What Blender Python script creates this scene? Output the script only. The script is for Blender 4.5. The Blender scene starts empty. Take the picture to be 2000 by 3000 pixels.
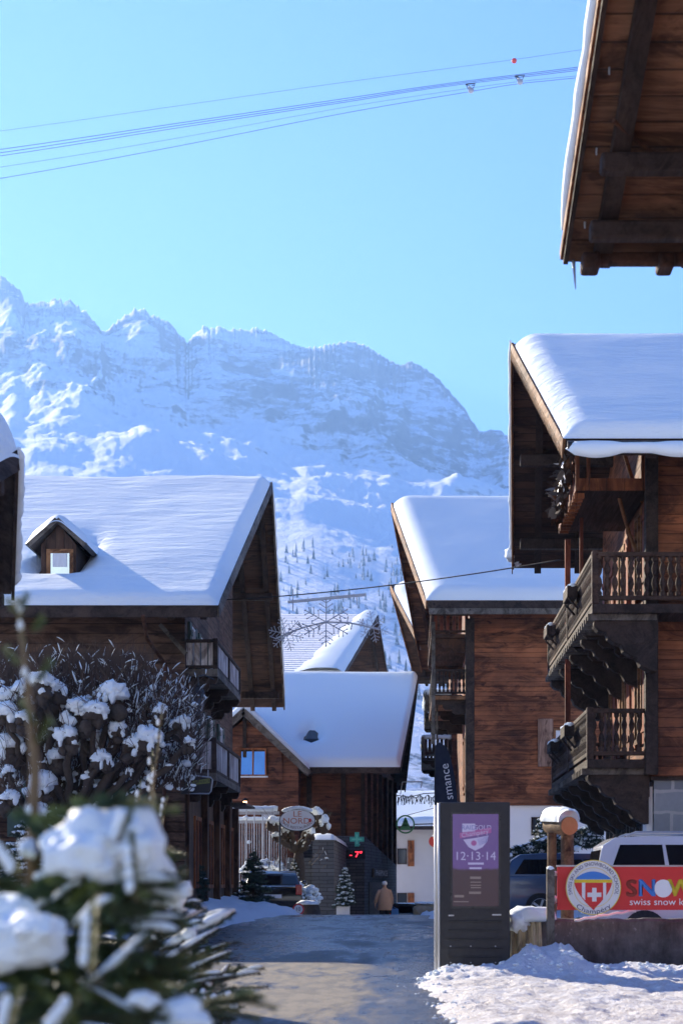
import bpy, bmesh, math, random
from mathutils import Vector, Matrix, noise

R = random.Random(11)
S = bpy.context.scene
COL = S.collection
F, VX, VY = 5500.0, 1190.0, 2590.0      # lens in photo pixels and the street's vanishing point


def P(px, py, d):
    return Vector(((px - VX) * d / F, d, (VY - py) * d / F))


def PX(px, d):
    return (px - VX) * d / F


def PZ(py, d):
    return (VY - py) * d / F


def sstep(a, b, x):
    t = max(0.0, min(1.0, (x - a) / (b - a)))
    return t * t * (3 - 2 * t)


def lerp(a, b, t):
    return a + (b - a) * t


def nz(x, y, z=0.0):
    return noise.noise(Vector((x, y, z)))


# ------------------------------------------------------------------ objects
WL = {}


def wloc(o):
    return WL.get(o.name, Vector((0, 0, 0))) if o else Vector((0, 0, 0))


def tag(o, label=None, cat=None, group=None, kind=None):
    if label:
        o['label'] = label
    if cat:
        o['category'] = cat
    if group:
        o['group'] = group
    if kind:
        o['kind'] = kind
    return o


def thing(name, label, cat, loc, group=None, rz=0.0):
    o = bpy.data.objects.new(name, None)
    COL.objects.link(o)
    o.empty_display_size = 0.2
    o.location = loc
    o.rotation_euler = (0, 0, rz)
    WL[o.name] = Vector(loc)
    return tag(o, label, cat, group)


_ico = {}


def ico(sub):
    if sub not in _ico:
        bm = bmesh.new()
        bmesh.ops.create_icosphere(bm, subdivisions=sub, radius=1.0)
        bm.verts.ensure_lookup_table()
        _ico[sub] = ([v.co.copy() for v in bm.verts], [tuple(v.index for v in f.verts) for f in bm.faces])
        bm.free()
    return _ico[sub]


class MB:
    def __init__(s):
        s.v, s.f, s.m, s.p = [], [], [], []

    def add(s, vs, fs, mi=0):
        o = len(s.v)
        s.p.append((o, o + len(vs), len(s.f), len(s.f) + len(fs)))
        s.v.extend([(p[0], p[1], p[2]) for p in vs])
        s.f.extend([tuple(i + o for i in f) for f in fs])
        s.m.extend([mi] * len(fs))
        return s

    def hexa(s, p, mi=0):
        # p: bottom 0-3 counter-clockwise, top 4-7
        return s.add(p, [(3, 2, 1, 0), (4, 5, 6, 7), (0, 1, 5, 4), (1, 2, 6, 5), (2, 3, 7, 6), (3, 0, 4, 7)], mi)

    def box(s, x0, x1, y0, y1, z0, z1, mi=0):
        return s.hexa([(x0, y0, z0), (x1, y0, z0), (x1, y1, z0), (x0, y1, z0),
                       (x0, y0, z1), (x1, y0, z1), (x1, y1, z1), (x0, y1, z1)], mi)

    def prism(s, pts, vec, mi=0):
        n = len(pts)
        v = Vector(vec)
        vs = [Vector(p) for p in pts] + [Vector(p) + v for p in pts]
        fs = [tuple(reversed(range(n))), tuple(range(n, 2 * n))]
        for i in range(n):
            j = (i + 1) % n
            fs.append((i, j, n + j, n + i))
        return s.add(vs, fs, mi)

    def bar(s, a, b, w, h, up=(0, 0, 1), mi=0):
        a, b = Vector(a), Vector(b)
        d = (b - a).normalized()
        u = Vector(up)
        side = d.cross(u)
        if side.length < 1e-5:
            side = d.cross(Vector((0, 1, 0)))
        side.normalize()
        u = side.cross(d).normalized()
        p = []
        for e in (-1, 1):
            q = []
            for c in (a, b):
                q.append(c)
            p.append(q)
        sw, uh = side * w * 0.5, u * h * 0.5
        return s.hexa([a - sw - uh, a + sw - uh, b + sw - uh, b - sw - uh,
                       a - sw + uh, a + sw + uh, b + sw + uh, b - sw + uh], mi)

    def tube(s, pts, rad, n=6, mi=0, flat=1.0):
        pts = [Vector(p) for p in pts]
        k = len(pts)
        if not isinstance(rad, (list, tuple)):
            rad = [rad] * k
        vs, fs = [], []
        prev = None
        for i, p in enumerate(pts):
            d = (pts[min(i + 1, k - 1)] - pts[max(i - 1, 0)])
            if d.length < 1e-9:
                d = Vector((0, 0, 1))
            d.normalize()
            if prev is None:
                a = Vector((0, 0, 1)) if abs(d.z) < 0.9 else Vector((1, 0, 0))
                x = d.cross(a).normalized()
            else:
                x = (prev - d * prev.dot(d))
                if x.length < 1e-6:
                    x = d.cross(Vector((0.3, 0.5, 0.8)))
                x.normalize()
            prev = x
            y = d.cross(x)
            for j in range(n):
                t = 2 * math.pi * j / n
                vs.append(p + (x * math.cos(t) + y * math.sin(t) * flat) * rad[i])
        for i in range(k - 1):
            for j in range(n):
                j2 = (j + 1) % n
                fs.append((i * n + j, i * n + j2, (i + 1) * n + j2, (i + 1) * n + j))
        if n > 3:
            fs.append(tuple(reversed(range(n))))
            fs.append(tuple(range((k - 1) * n, k * n)))
        return s.add(vs, fs, mi)

    def blob(s, c, r, sub=2, amp=0.15, fr=2.0, seed=0.0, mi=0, flatb=None):
        if not isinstance(r, (list, tuple)):
            r = (r, r, r)
        tv, tf = ico(sub)
        vs = []
        for q in tv:
            k = 1.0 + amp * nz(q.x * fr + seed, q.y * fr - seed * 1.7, q.z * fr + seed * 0.6)
            z = q.z
            if flatb is not None and z < flatb:
                z = flatb + (z - flatb) * 0.15
            vs.append((c[0] + q.x * r[0] * k, c[1] + q.y * r[1] * k, c[2] + z * r[2] * k))
        return s.add(vs, tf, mi)

    def lathe(s, c, prof, n=16, mi=0, axis='z'):
        # prof: list of (radius, height)
        vs, fs = [], []
        for r, h in prof:
            for j in range(n):
                t = 2 * math.pi * j / n
                a, b = r * math.cos(t), r * math.sin(t)
                if axis == 'z':
                    vs.append((c[0] + a, c[1] + b, c[2] + h))
                elif axis == 'y':
                    vs.append((c[0] + a, c[1] + h, c[2] - b))
                else:
                    vs.append((c[0] + h, c[1] + a, c[2] + b))
        k = len(prof)
        for i in range(k - 1):
            for j in range(n):
                j2 = (j + 1) % n
                fs.append((i * n + j, i * n + j2, (i + 1) * n + j2, (i + 1) * n + j))
        fs.append(tuple(reversed(range(n))))
        fs.append(tuple(range((k - 1) * n, k * n)))
        return s.add(vs, fs, mi)

    def build(s, name, mat, parent=None, smooth=False, bevel=0.0, local=False, origin=None, seg=2):
        me = bpy.data.meshes.new(name)
        if parent is not None:
            o0 = Vector((0, 0, 0)) if local else wloc(parent)
        elif origin is not None:
            o0 = Vector(origin)
        else:
            xs = [p[0] for p in s.v]
            ys = [p[1] for p in s.v]
            o0 = Vector(((min(xs) + max(xs)) / 2, (min(ys) + max(ys)) / 2, min(p[2] for p in s.v)))
        me.from_pydata([(p[0] - o0.x, p[1] - o0.y, p[2] - o0.z) for p in s.v], [], s.f)
        mats = mat if isinstance(mat, (list, tuple)) else [mat]
        for m in mats:
            me.materials.append(m)
        if len(mats) > 1:
            me.polygons.foreach_set('material_index', s.m)
        if smooth:
            me.polygons.foreach_set('use_smooth', [True] * len(me.polygons))
        me.update()
        o = bpy.data.objects.new(name, me)
        COL.objects.link(o)
        if parent is not None:
            o.parent = parent
            WL[o.name] = Vector((0, 0, 0)) if local else wloc(parent)
        else:
            o.location = o0
            WL[o.name] = o0
        if bevel > 0:
            b = o.modifiers.new('edge', 'BEVEL')
            b.width = bevel
            b.segments = seg
            b.limit_method = 'ANGLE'
            b.angle_limit = math.radians(40)
        return o


def each(mb, name, mat, parent=None, **kw):
    """one object for every piece added to the builder"""
    out = []
    for v0, v1, f0, f1 in mb.p:
        q = MB()
        q.add(mb.v[v0:v1], [tuple(i - v0 for i in f) for f in mb.f[f0:f1]])
        out.append(q.build(name, mat, parent, **kw))
    return out


def copy_tree(o, parent=None):
    c = o.copy()
    COL.objects.link(c)
    if parent is not None:
        c.parent = parent
    for ch in list(o.children):
        copy_tree(ch, c)
    return c


def text_faces(txt, size):
    cu = bpy.data.curves.new('letters', 'FONT')
    cu.body = txt
    cu.size = size
    cu.align_x = 'CENTER'
    cu.align_y = 'CENTER'
    cu.resolution_u = 3
    ob = bpy.data.objects.new('letters', cu)
    COL.objects.link(ob)
    dg = bpy.context.evaluated_depsgraph_get()
    me = bpy.data.meshes.new_from_object(ob.evaluated_get(dg))
    vs = [v.co.copy() for v in me.vertices]
    fs = [tuple(p.vertices) for p in me.polygons]
    bpy.data.objects.remove(ob)
    bpy.data.curves.remove(cu)
    bpy.data.meshes.remove(me)
    return vs, fs


def put_text(mb, txt, size, c, ux, uz, mi=0, arc=None, wide=1.0):
    """flat letters laid on a surface at c; arc=(radius) bends them round a circle centred at c"""
    vs, fs = text_faces(txt, size)
    ux, uz, c = Vector(ux), Vector(uz), Vector(c)
    out = []
    for v in vs:
        x, y = v.x * wide, v.y
        if arc:
            r = arc + y if arc > 0 else arc + y
            if arc > 0:
                t = x / arc
                x, y = (arc + y) * math.sin(t), (arc + y) * math.cos(t)
            else:
                a = -arc
                t = x / a
                x, y = (a - y) * math.sin(t), -(a - y) * math.cos(t)
        out.append(c + ux * x + uz * y)
    mb.add(out, fs, mi)


def disc(mb, c, r, ux, uz, n=48, mi=0, r2=None):
    c, ux, uz = Vector(c), Vector(ux), Vector(uz)
    pts = [c + ux * (r * math.cos(2 * math.pi * i / n)) + uz * (r * math.sin(2 * math.pi * i / n)) for i in range(n)]
    if r2 is None:
        mb.add(pts, [tuple(range(n))], mi)
    else:
        q = [c + ux * (r2 * math.cos(2 * math.pi * i / n)) + uz * (r2 * math.sin(2 * math.pi * i / n)) for i in range(n)]
        mb.add(pts + q, [(i, (i + 1) % n, n + (i + 1) % n, n + i) for i in range(n)], mi)


# ------------------------------------------------------------------ materials
class NT:
    def __init__(s, name):
        s.m = bpy.data.materials.new(name)
        s.m.use_nodes = True
        s.t = s.m.node_tree
        s.b = s.t.nodes['Principled BSDF']

    def n(s, typ, **kw):
        nd = s.t.nodes.new(typ)
        for k, v in kw.items():
            setattr(nd, k, v)
        return nd

    def l(s, a, b):
        s.t.links.new(a, b)

    def setv(s, sock, v):
        if hasattr(v, 'is_linked') or hasattr(v, 'links'):
            s.l(v, sock)
        else:
            sock.default_value = v

    def math(s, op, a, b=None, c=None, clamp=False):
        nd = s.n('ShaderNodeMath', operation=op, use_clamp=clamp)
        s.setv(nd.inputs[0], a)
        if b is not None:
            s.setv(nd.inputs[1], b)
        if c is not None:
            s.setv(nd.inputs[2], c)
        return nd.outputs[0]

    def mix(s, f, a, b):
        nd = s.n('ShaderNodeMix', data_type='RGBA')
        s.setv(nd.inputs[0], f)
        s.setv(nd.inputs[6], (*a, 1) if isinstance(a, tuple) else a)
        s.setv(nd.inputs[7], (*b, 1) if isinstance(b, tuple) else b)
        return nd.outputs[2]

    def mul(s, f, a, b):
        nd = s.n('ShaderNodeMix', data_type='RGBA', blend_type='MULTIPLY')
        s.setv(nd.inputs[0], f)
        s.setv(nd.inputs[6], (*a, 1) if isinstance(a, tuple) else a)
        s.setv(nd.inputs[7], (*b, 1) if isinstance(b, tuple) else b)
        return nd.outputs[2]

    def coord(s, kind='Object'):
        return s.n('ShaderNodeTexCoord').outputs[kind]

    def scale(s, vec, sc, rot=(0, 0, 0)):
        nd = s.n('ShaderNodeMapping')
        s.l(vec, nd.inputs[0])
        nd.inputs['Scale'].default_value = sc
        nd.inputs['Rotation'].default_value = rot
        return nd.outputs[0]

    def noise(s, vec, sc, det=4, rough=0.55, dist=0.0):
        nd = s.n('ShaderNodeTexNoise')
        s.l(vec, nd.inputs['Vector'])
        nd.inputs['Scale'].default_value = sc
        nd.inputs['Detail'].default_value = det
        nd.inputs['Roughness'].default_value = rough
        nd.inputs['Distortion'].default_value = dist
        return nd.outputs['Fac']

    def ramp(s, f, a, b, lo=0.0, hi=1.0):
        nd = s.n('ShaderNodeMapRange', interpolation_type='SMOOTHSTEP')
        s.setv(nd.inputs[0], f)
        for i, v in enumerate((a, b, lo, hi)):
            nd.inputs[1 + i].default_value = v
        return nd.outputs[0]

    def bump(s, h, strength=0.4, dist=0.02, prev=None):
        nd = s.n('ShaderNodeBump')
        s.l(h, nd.inputs['Height'])
        nd.inputs['Strength'].default_value = strength
        nd.inputs['Distance'].default_value = dist
        if prev is not None:
            s.l(prev, nd.inputs['Normal'])
        return nd.outputs[0]

    def sep(s, v):
        nd = s.n('ShaderNodeSeparateXYZ')
        s.l(v, nd.inputs[0])
        return nd.outputs

    def base(s, v):
        s.setv(s.b.inputs['Base Color'], (*v, 1) if isinstance(v, tuple) else v)

    def rough(s, v):
        s.setv(s.b.inputs['Roughness'], v)

    def normal(s, v):
        s.l(v, s.b.inputs['Normal'])


def plain(name, col, rough=0.6, metal=0.0, var=0.25, sc=6.0, bump=0.15):
    k = NT(name)
    co = k.coord()
    f = k.noise(co, sc, 5, 0.6)
    k.base(k.mix(f, tuple(c * (1 - var) for c in col), tuple(min(1, c * (1 + var)) for c in col)))
    k.rough(k.ramp(k.noise(co, sc * 2.3, 3), 0.3, 0.7, max(0.03, rough - 0.1), min(1, rough + 0.1)))
    k.b.inputs['Metallic'].default_value = metal
    if bump > 0:
        k.normal(k.bump(k.noise(co, sc * 6, 4), bump, 0.01))
    return k.m


def wood(name, dark, light, axis='z', bw=0.17, gap=0.08, rough=0.75, streak=0.0):
    k = NT(name)
    co = k.coord()
    x, y, z = k.sep(co)
    if axis == 'z':
        bc, sc = z, (1.1, 1.1, 26.0)
    elif axis == 'y':
        bc, sc = y, (1.1, 22.0, 22.0)
    elif axis == 'x':
        bc, sc = k.math('ADD', x, y), (24.0, 24.0, 1.1)
    else:
        bc, sc = x, (24.0, 1.1, 24.0)
    q = k.math('DIVIDE', bc, bw)
    fr = k.math('FRACT', q)
    wn = k.n('ShaderNodeTexWhiteNoise', noise_dimensions='1D')
    k.l(k.math('FLOOR', q), wn.inputs['W'])
    tone = wn.outputs['Value']
    grain = k.noise(k.scale(co, sc), 1.0, 6, 0.65, 0.6)
    patch = k.noise(co, 0.55, 5, 0.65)
    knots = k.noise(k.scale(co, tuple(2.2 if s < 2 else 5.5 for s in sc)), 1.0, 2, 0.5)
    f = k.math('ADD', k.math('MULTIPLY', grain, 0.55), k.math('MULTIPLY', tone, 0.3))
    f = k.math('ADD', f, k.math('MULTIPLY', k.ramp(patch, 0.35, 0.7), 0.45))
    f = k.math('SUBTRACT', f, 0.18, clamp=True)
    c = k.mix(f, dark, light)
    wthr = k.noise(k.scale(co, tuple(0.7 if s < 2 else 2.4 for s in sc)), 1.0, 7, 0.72, 1.0)
    c = k.mul(k.ramp(wthr, 0.42, 0.62), c, (0.34, 0.30, 0.29))
    c = k.mul(k.ramp(k.noise(co, 0.35, 4, 0.6), 0.42, 0.62), c, (0.72, 0.66, 0.62))
    c = k.mul(k.ramp(knots, 0.66, 0.74), c, (0.35, 0.3, 0.28))
    edge = k.math('ABSOLUTE', k.math('SUBTRACT', fr, 0.5))
    line = k.ramp(edge, 0.5 - gap, 0.5 - gap * 0.25)
    c = k.mul(k.math('MULTIPLY', line, k.ramp(tone, 0.0, 1.0, 0.55, 1.0)), c, (0.22, 0.2, 0.2))
    k.base(c)
    k.rough(k.ramp(grain, 0.3, 0.7, rough + 0.12, rough - 0.12))
    k.b.inputs['Specular IOR Level'].default_value = 0.3
    b1 = k.bump(k.math('SUBTRACT', 1.0, line), 0.8, 0.012)
    k.normal(k.bump(grain, 0.35, 0.006, b1))
    return k.m


def snow_mat(name, tint=(0.815, 0.885, 0.89), dirt=0.0, dirt_col=(0.42, 0.36, 0.29), b=0.5, streak=(1.0, 1.0, 1.0), fine=26.0, dist=0.03, rot=0.0):
    k = NT(name)
    co = k.coord()
    sv = k.scale(co, streak, (0, 0, rot))
    n1 = k.noise(sv, 2.2, 6, 0.6)
    n2 = k.noise(sv, fine, 4, 0.6)
    if dirt > 0:
        d1 = k.noise(co, 1.3, 6, 0.7)
        d2 = k.noise(co, 9.0, 5, 0.7)
        dm = k.math('MULTIPLY', k.ramp(k.math('ADD', k.math('MULTIPLY', d1, 0.6), k.math('MULTIPLY', d2, 0.4)), 0.45, 0.66), dirt)
        k.base(k.mix(dm, tint, dirt_col))
    else:
        k.base(k.mix(n1, tuple(c * 0.985 for c in tint), tint))
    k.rough(0.62)
    k.b.inputs['Specular IOR Level'].default_value = 0.25
    nb = k.bump(n1, b, dist * 2.0)
    k.normal(k.bump(n2, b, dist * 0.35, nb))
    return k.m


def glass(name, col=(0.05, 0.06, 0.07), rough=0.06, metal=0.0):
    k = NT(name)
    co = k.coord()
    k.base(k.mix(k.noise(co, 1.5, 3), tuple(c * 0.7 for c in col), col))
    k.rough(rough)
    k.b.inputs['Metallic'].default_value = metal
    k.normal(k.bump(k.noise(co, 1.2, 2), 0.03, 0.02))
    return k.m


def emis(name, col, strength, base=(0.02, 0.02, 0.02)):
    k = NT(name)
    k.base(base)
    k.b.inputs['Emission Color'].default_value = (*col, 1)
    k.b.inputs['Emission Strength'].default_value = strength
    k.rough(0.4)
    return k.m


def stone_mat(name, c1, c2, mortar, sc, bw=0.5, rh=0.25, mort=0.015, face='xz', b=0.6):
    k = NT(name)
    co = k.coord()
    x, y, z = k.sep(co)
    cb = k.n('ShaderNodeCombineXYZ')
    k.l(k.math('ADD', x, y), cb.inputs[0])
    k.l(z, cb.inputs[1])
    br = k.n('ShaderNodeTexBrick')
    wob = k.n('ShaderNodeVectorMath', operation='ADD')
    nn = k.n('ShaderNodeTexNoise')
    k.l(co, nn.inputs['Vector'])
    nn.inputs['Scale'].default_value = 3.0
    sc2 = k.n('ShaderNodeVectorMath', operation='SCALE')
    k.l(nn.outputs['Color'], sc2.inputs[0])
    sc2.inputs['Scale'].default_value = rh * 0.25
    k.l(cb.outputs[0], wob.inputs[0])
    k.l(sc2.outputs[0], wob.inputs[1])
    k.l(wob.outputs[0], br.inputs['Vector'])
    br.inputs['Color1'].default_value = (*c1, 1)
    br.inputs['Color2'].default_value = (*c2, 1)
    br.inputs['Mortar'].default_value = (*mortar, 1)
    br.inputs['Scale'].default_value = sc
    br.inputs['Brick Width'].default_value = bw
    br.inputs['Row Height'].default_value = rh
    br.inputs['Mortar Size'].default_value = mort
    br.inputs['Mortar Smooth'].default_value = 0.3
    n2 = k.noise(co, 5.0, 6, 0.7)
    k.base(k.mul(0.7, br.outputs['Color'], k.mix(n2, (0.45, 0.45, 0.45), (1.0, 1.0, 1.0))))
    k.rough(0.8)
    b1 = k.bump(br.outputs['Fac'], -b, 0.02)
    k.normal(k.bump(n2, 0.4, 0.02, b1))
    return k.m


M = {}
M['snow'] = snow_mat('fresh_snow', b=0.35)
M['roof_snow'] = snow_mat('roof_snow', streak=(0.35, 1.0, 1.0), b=0.8, fine=13.0, dist=0.055, rot=0.5)
M['roof_snow_calm'] = snow_mat('calm_roof_snow', streak=(0.2, 1.0, 1.0), b=0.3, fine=14.0, dist=0.03)
M['wood_log'] = wood('dark_log_wall', (0.06, 0.036, 0.025), (0.27, 0.155, 0.098), 'z', 0.22, 0.09)
M['wood_brown'] = wood('brown_board_wall', (0.115, 0.044, 0.021), (0.50, 0.18, 0.075), 'z', 0.16, 0.06)
M['wood_red'] = wood('red_brown_wall', (0.09, 0.036, 0.02), (0.38, 0.14, 0.07), 'z', 0.15, 0.06)
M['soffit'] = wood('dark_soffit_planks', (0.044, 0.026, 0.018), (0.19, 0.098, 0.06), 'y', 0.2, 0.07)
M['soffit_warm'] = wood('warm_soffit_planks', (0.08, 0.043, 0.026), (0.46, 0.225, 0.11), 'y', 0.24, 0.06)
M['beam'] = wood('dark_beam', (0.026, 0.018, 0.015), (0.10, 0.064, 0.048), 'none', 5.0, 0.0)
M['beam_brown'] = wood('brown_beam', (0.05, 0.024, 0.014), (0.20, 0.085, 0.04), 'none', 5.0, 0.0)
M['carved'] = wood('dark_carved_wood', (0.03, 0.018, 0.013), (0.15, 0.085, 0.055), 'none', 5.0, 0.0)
M['barge'] = wood('barge_board', (0.16, 0.075, 0.034), (0.48, 0.24, 0.10), 'none', 5.0, 0.0)
M['grey_board'] = wood('grey_weathered_board', (0.45, 0.42, 0.41), (0.80, 0.76, 0.75), 'x', 0.13, 0.05)
M['grey_beam'] = wood('grey_beam', (0.10, 0.09, 0.075), (0.26, 0.235, 0.20), 'none', 5.0, 0.0)
M['shop_board'] = wood('shop_front_boards', (0.06, 0.032, 0.02), (0.23, 0.12, 0.06), 'x', 0.22, 0.05)
M['dark_vert'] = wood('dark_vertical_boards', (0.03, 0.018, 0.014), (0.12, 0.064, 0.042), 'x', 0.2, 0.07)
M['shutter_brown'] = wood('faded_brown_shutter', (0.20, 0.115, 0.08), (0.46, 0.29, 0.21), 'x', 0.12, 0.04)
M['orange_wood'] = wood('orange_wood', (0.22, 0.07, 0.025), (0.5, 0.18, 0.06), 'x', 0.3, 0.03)
M['red_wood'] = wood('red_carved_wood', (0.16, 0.04, 0.02), (0.46, 0.13, 0.06), 'x', 0.4, 0.03)
M['plaster'] = plain('white_plaster', (0.80, 0.78, 0.77), 0.85, 0, 0.06, 2.0, 0.2)
M['white_paint'] = plain('white_paint', (0.74, 0.74, 0.73), 0.5, 0, 0.06, 4.0, 0.05)
M['green_paint'] = plain('green_shutter_paint', (0.045, 0.085, 0.07), 0.6, 0, 0.2)
M['iron'] = plain('dark_iron', (0.03, 0.032, 0.036), 0.45, 0.4, 0.3)
M['steel'] = plain('galvanised_steel', (0.42, 0.44, 0.47), 0.4, 0.7, 0.12)
M['cable'] = plain('steel_cable', (0.03, 0.03, 0.03), 0.8, 0.0, 0.1, 6, 0)
M['rubber'] = plain('black_rubber', (0.02, 0.02, 0.021), 0.8, 0, 0.2)
M['glass'] = glass('window_glass', (0.05, 0.06, 0.07), 0.05)
M['glass_sky'] = glass('mirror_window_glass', (0.66, 0.78, 0.80), 0.04, 1.0)
M['curtain'] = plain('white_curtain', (0.7, 0.72, 0.75), 0.9, 0, 0.08, 5)
M['needle'] = plain('spruce_needles', (0.055, 0.095, 0.04), 0.6, 0, 0.5, 9.0, 0)
M['needle_dark'] = plain('dark_spruce_needles', (0.022, 0.042, 0.026), 0.6, 0, 0.5, 3.0, 0)
M['needle_olive'] = plain('young_spruce_needles', (0.13, 0.17, 0.05), 0.6, 0, 0.45, 7.0, 0)  # yellower olive green for the leader, shoots and some twigs
M['bark'] = plain('tree_bark', (0.060, 0.044, 0.033), 0.9, 0, 0.5, 12.0, 0.6)
M['bark_young'] = plain('young_spruce_bark', (0.17, 0.115, 0.06), 0.85, 0, 0.4, 18.0, 0.5)
M['twig'] = plain('bare_twigs', (0.075, 0.048, 0.034), 0.85, 0, 0.4, 6.0, 0)
M['slate'] = stone_mat('slate_cladding', (0.085, 0.095, 0.11), (0.15, 0.16, 0.175), (0.03, 0.032, 0.036), 1.0, 0.55, 0.13, 0.012)
M['block'] = stone_mat('grey_stone_blocks', (0.20, 0.21, 0.225), (0.30, 0.31, 0.32), (0.42, 0.40, 0.38), 1.0, 0.62, 0.36, 0.03)
# ------------------------------------------------------------------ camera, sky, sun
cam = bpy.data.objects.new('camera', bpy.data.cameras.new('camera'))
COL.objects.link(cam)
cam.rotation_euler = (math.radians(90), 0, 0)
cd = cam.data
cd.sensor_fit = 'VERTICAL'
cd.sensor_height = 36.0
cd.sensor_width = 24.0
cd.lens = F / 3000.0 * 36.0
cd.shift_x = (1000.0 - VX) / 3000.0
cd.shift_y = (VY - 1500.0) / 3000.0
cd.clip_start = 0.1
cd.clip_end = 30000.0
cd.dof.use_dof = True
cd.dof.focus_distance = 44.0
cd.dof.aperture_fstop = 3.0
S.camera = cam

SUN_AZ, SUN_EL = math.radians(-35.0), math.atan(0.455)
SDIR = Vector((math.sin(SUN_AZ) * math.cos(SUN_EL), math.cos(SUN_AZ) * math.cos(SUN_EL), math.sin(SUN_EL)))
w = bpy.data.worlds.new('World')
S.world = w
w.use_nodes = True
nt = w.node_tree
bg = nt.nodes['Background']
sky = nt.nodes.new('ShaderNodeTexSky')
sky.sky_type = 'NISHITA'
sky.sun_disc = False
sky.sun_elevation = SUN_EL
sky.sun_rotation = SUN_AZ
sky.altitude = 1000.0
sky.air_density = 1.0
sky.dust_density = 0.0
sky.ozone_density = 4.0
wb = nt.nodes.new('ShaderNodeMix')          # the camera's daylight white balance
wb.data_type = 'RGBA'
wb.blend_type = 'MULTIPLY'
wb.inputs[0].default_value = 1.0
wb.inputs[7].default_value = (0.535, 0.765, 1.2, 1)
nt.links.new(sky.outputs[0], wb.inputs[6])
nt.links.new(wb.outputs[2], bg.inputs[0])
bg.inputs[1].default_value = 0.080
sl = bpy.data.lights.new('sun', 'SUN')
sl.energy = 5.0
sl.angle = math.radians(0.53)
sl.color = (1.0, 0.86, 0.66)
so = bpy.data.objects.new('sun', sl)
COL.objects.link(so)
so.rotation_euler = SDIR.to_track_quat('Z', 'Y').to_euler()
so.location = SDIR * 50

S.view_settings.view_transform = 'Standard'
S.view_settings.look = 'None'
S.view_settings.gamma = 1.0
S.view_settings.exposure = 1.47
S.render.engine = 'CYCLES'
S.cycles.use_denoising = True
S.cycles.max_bounces = 6
S.cycles.diffuse_bounces = 4
S.cycles.glossy_bounces = 3
S.cycles.transmission_bounces = 3
S.cycles.volume_bounces = 0
S.cycles.caustics_reflective = False
S.cycles.caustics_refractive = False
S.cycles.sample_clamp_indirect = 6.0

# ------------------------------------------------------------------ ground heights
ZK = [(-40, -2.0), (0, -1.75), (18, -1.34), (24.5, -1.18), (35, -.93), (45, -.74), (50, -.80), (58, -1.12), (66, -1.55),
      (80, -2.15), (110, -2.5), (200, -5.0), (600, -22.0), (1200, -30.0), (9000, -30.0)]


def lin(tab, x):
    if x <= tab[0][0]:
        return tab[0][1]
    for (a, za), (b, zb) in zip(tab, tab[1:]):
        if x <= b:
            return lerp(za, zb, (x - a) / (b - a))
    return tab[-1][1]


def base_z(y):
    s = 2.0 + abs(y) * 0.02
    return sum(lin(ZK, y + s * q) for q in (-1, -.5, 0, .5, 1)) / 5.0


RL = [(-20, -3.6), (18, -4.1), (28, -4.2), (36, -3.9), (45, -3.15), (55, -2.9), (66, -2.2), (80, -1.9), (120, -2.4)]
RR = [(-20, 1.2), (15, 0.75), (18.5, 0.50), (20.5, 0.40), (22.5, 0.15), (24.5, 0.12), (26, 0.55), (30, 0.95), (38, 0.8), (45, 0.55), (55, 0.45), (66, 0.5), (80, 0.6), (120, 0.8)]


def ground_z(x, y):
    b = base_z(y)
    if y > 135:
        return b + 6 * nz(x * .004, y * .004)
    l, r = lin(RL, y), lin(RR, y)
    e = max(l - x, x - r) + 0.22 * nz(x * .9, y * .55, 3) + 0.14 * nz(x * 2.7, y * 2.0, 8)
    if e < 0.0:
        return b - 0.05 + 0.04 * sstep(-0.25, 0, e)
    z = b + 0.012 + 0.055 * sstep(0, 0.35, e)
    lump = nz(x * 3.1, y * 2.4, 1) * .5 + nz(x * 7.3, y * 5.0, 2) * .35 + nz(x * 15, y * 11, 5) * .3
    if x > r:
        near = sstep(30, 24, y)
        z += lump * lerp(0.05, 0.085, near) * sstep(0, .5, e)
        # ploughed ridge of snow round the totem and before the concrete wall
        ridge = math.exp(-((y - 23.75) / 0.55) ** 2) * sstep(0.0, 0.5, x - 0.1) * (0.10 + 0.06 * nz(x * 1.9, 4.2))
        pile = 0.20 * math.exp(-((x - 2.0) / 0.36) ** 2 - ((y - 24.15) / 0.42) ** 2) + 0.22 * math.exp(-((x - 1.62) / 0.30) ** 2 - ((y - 24.2) / 0.5) ** 2)
        z += ridge + pile * (1 + .8 * lump)
        # pushed-up snow beside the road beyond the totem
        z += 0.20 * sstep(36, 44, y) * sstep(60, 48, y) * sstep(0, 0.8, e) * (1 + lump)
    else:
        k = sstep(30, 42, y) * sstep(64, 56, y)
        z += k * sstep(0.0, 2.2, e) * max(0.0, -0.36 - b) + lump * 0.06 * sstep(0, .5, e)
        z += 0.12 * k * math.exp(-((e - .5) / .5) ** 2) * (1 + 1.2 * lump)
    return z


def frange(a, b, st):
    o = []
    while a < b:
        o.append(a)
        a += st
    return o


def sheet(xs, ys, fz):
    vs = [(x, y, fz(x, y)) for y in ys for x in xs]
    nx = len(xs)
    fs = [(j * nx + i, j * nx + i + 1, (j + 1) * nx + i + 1, (j + 1) * nx + i) for j in range(len(ys) - 1) for i in range(nx - 1)]
    return vs, fs


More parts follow.
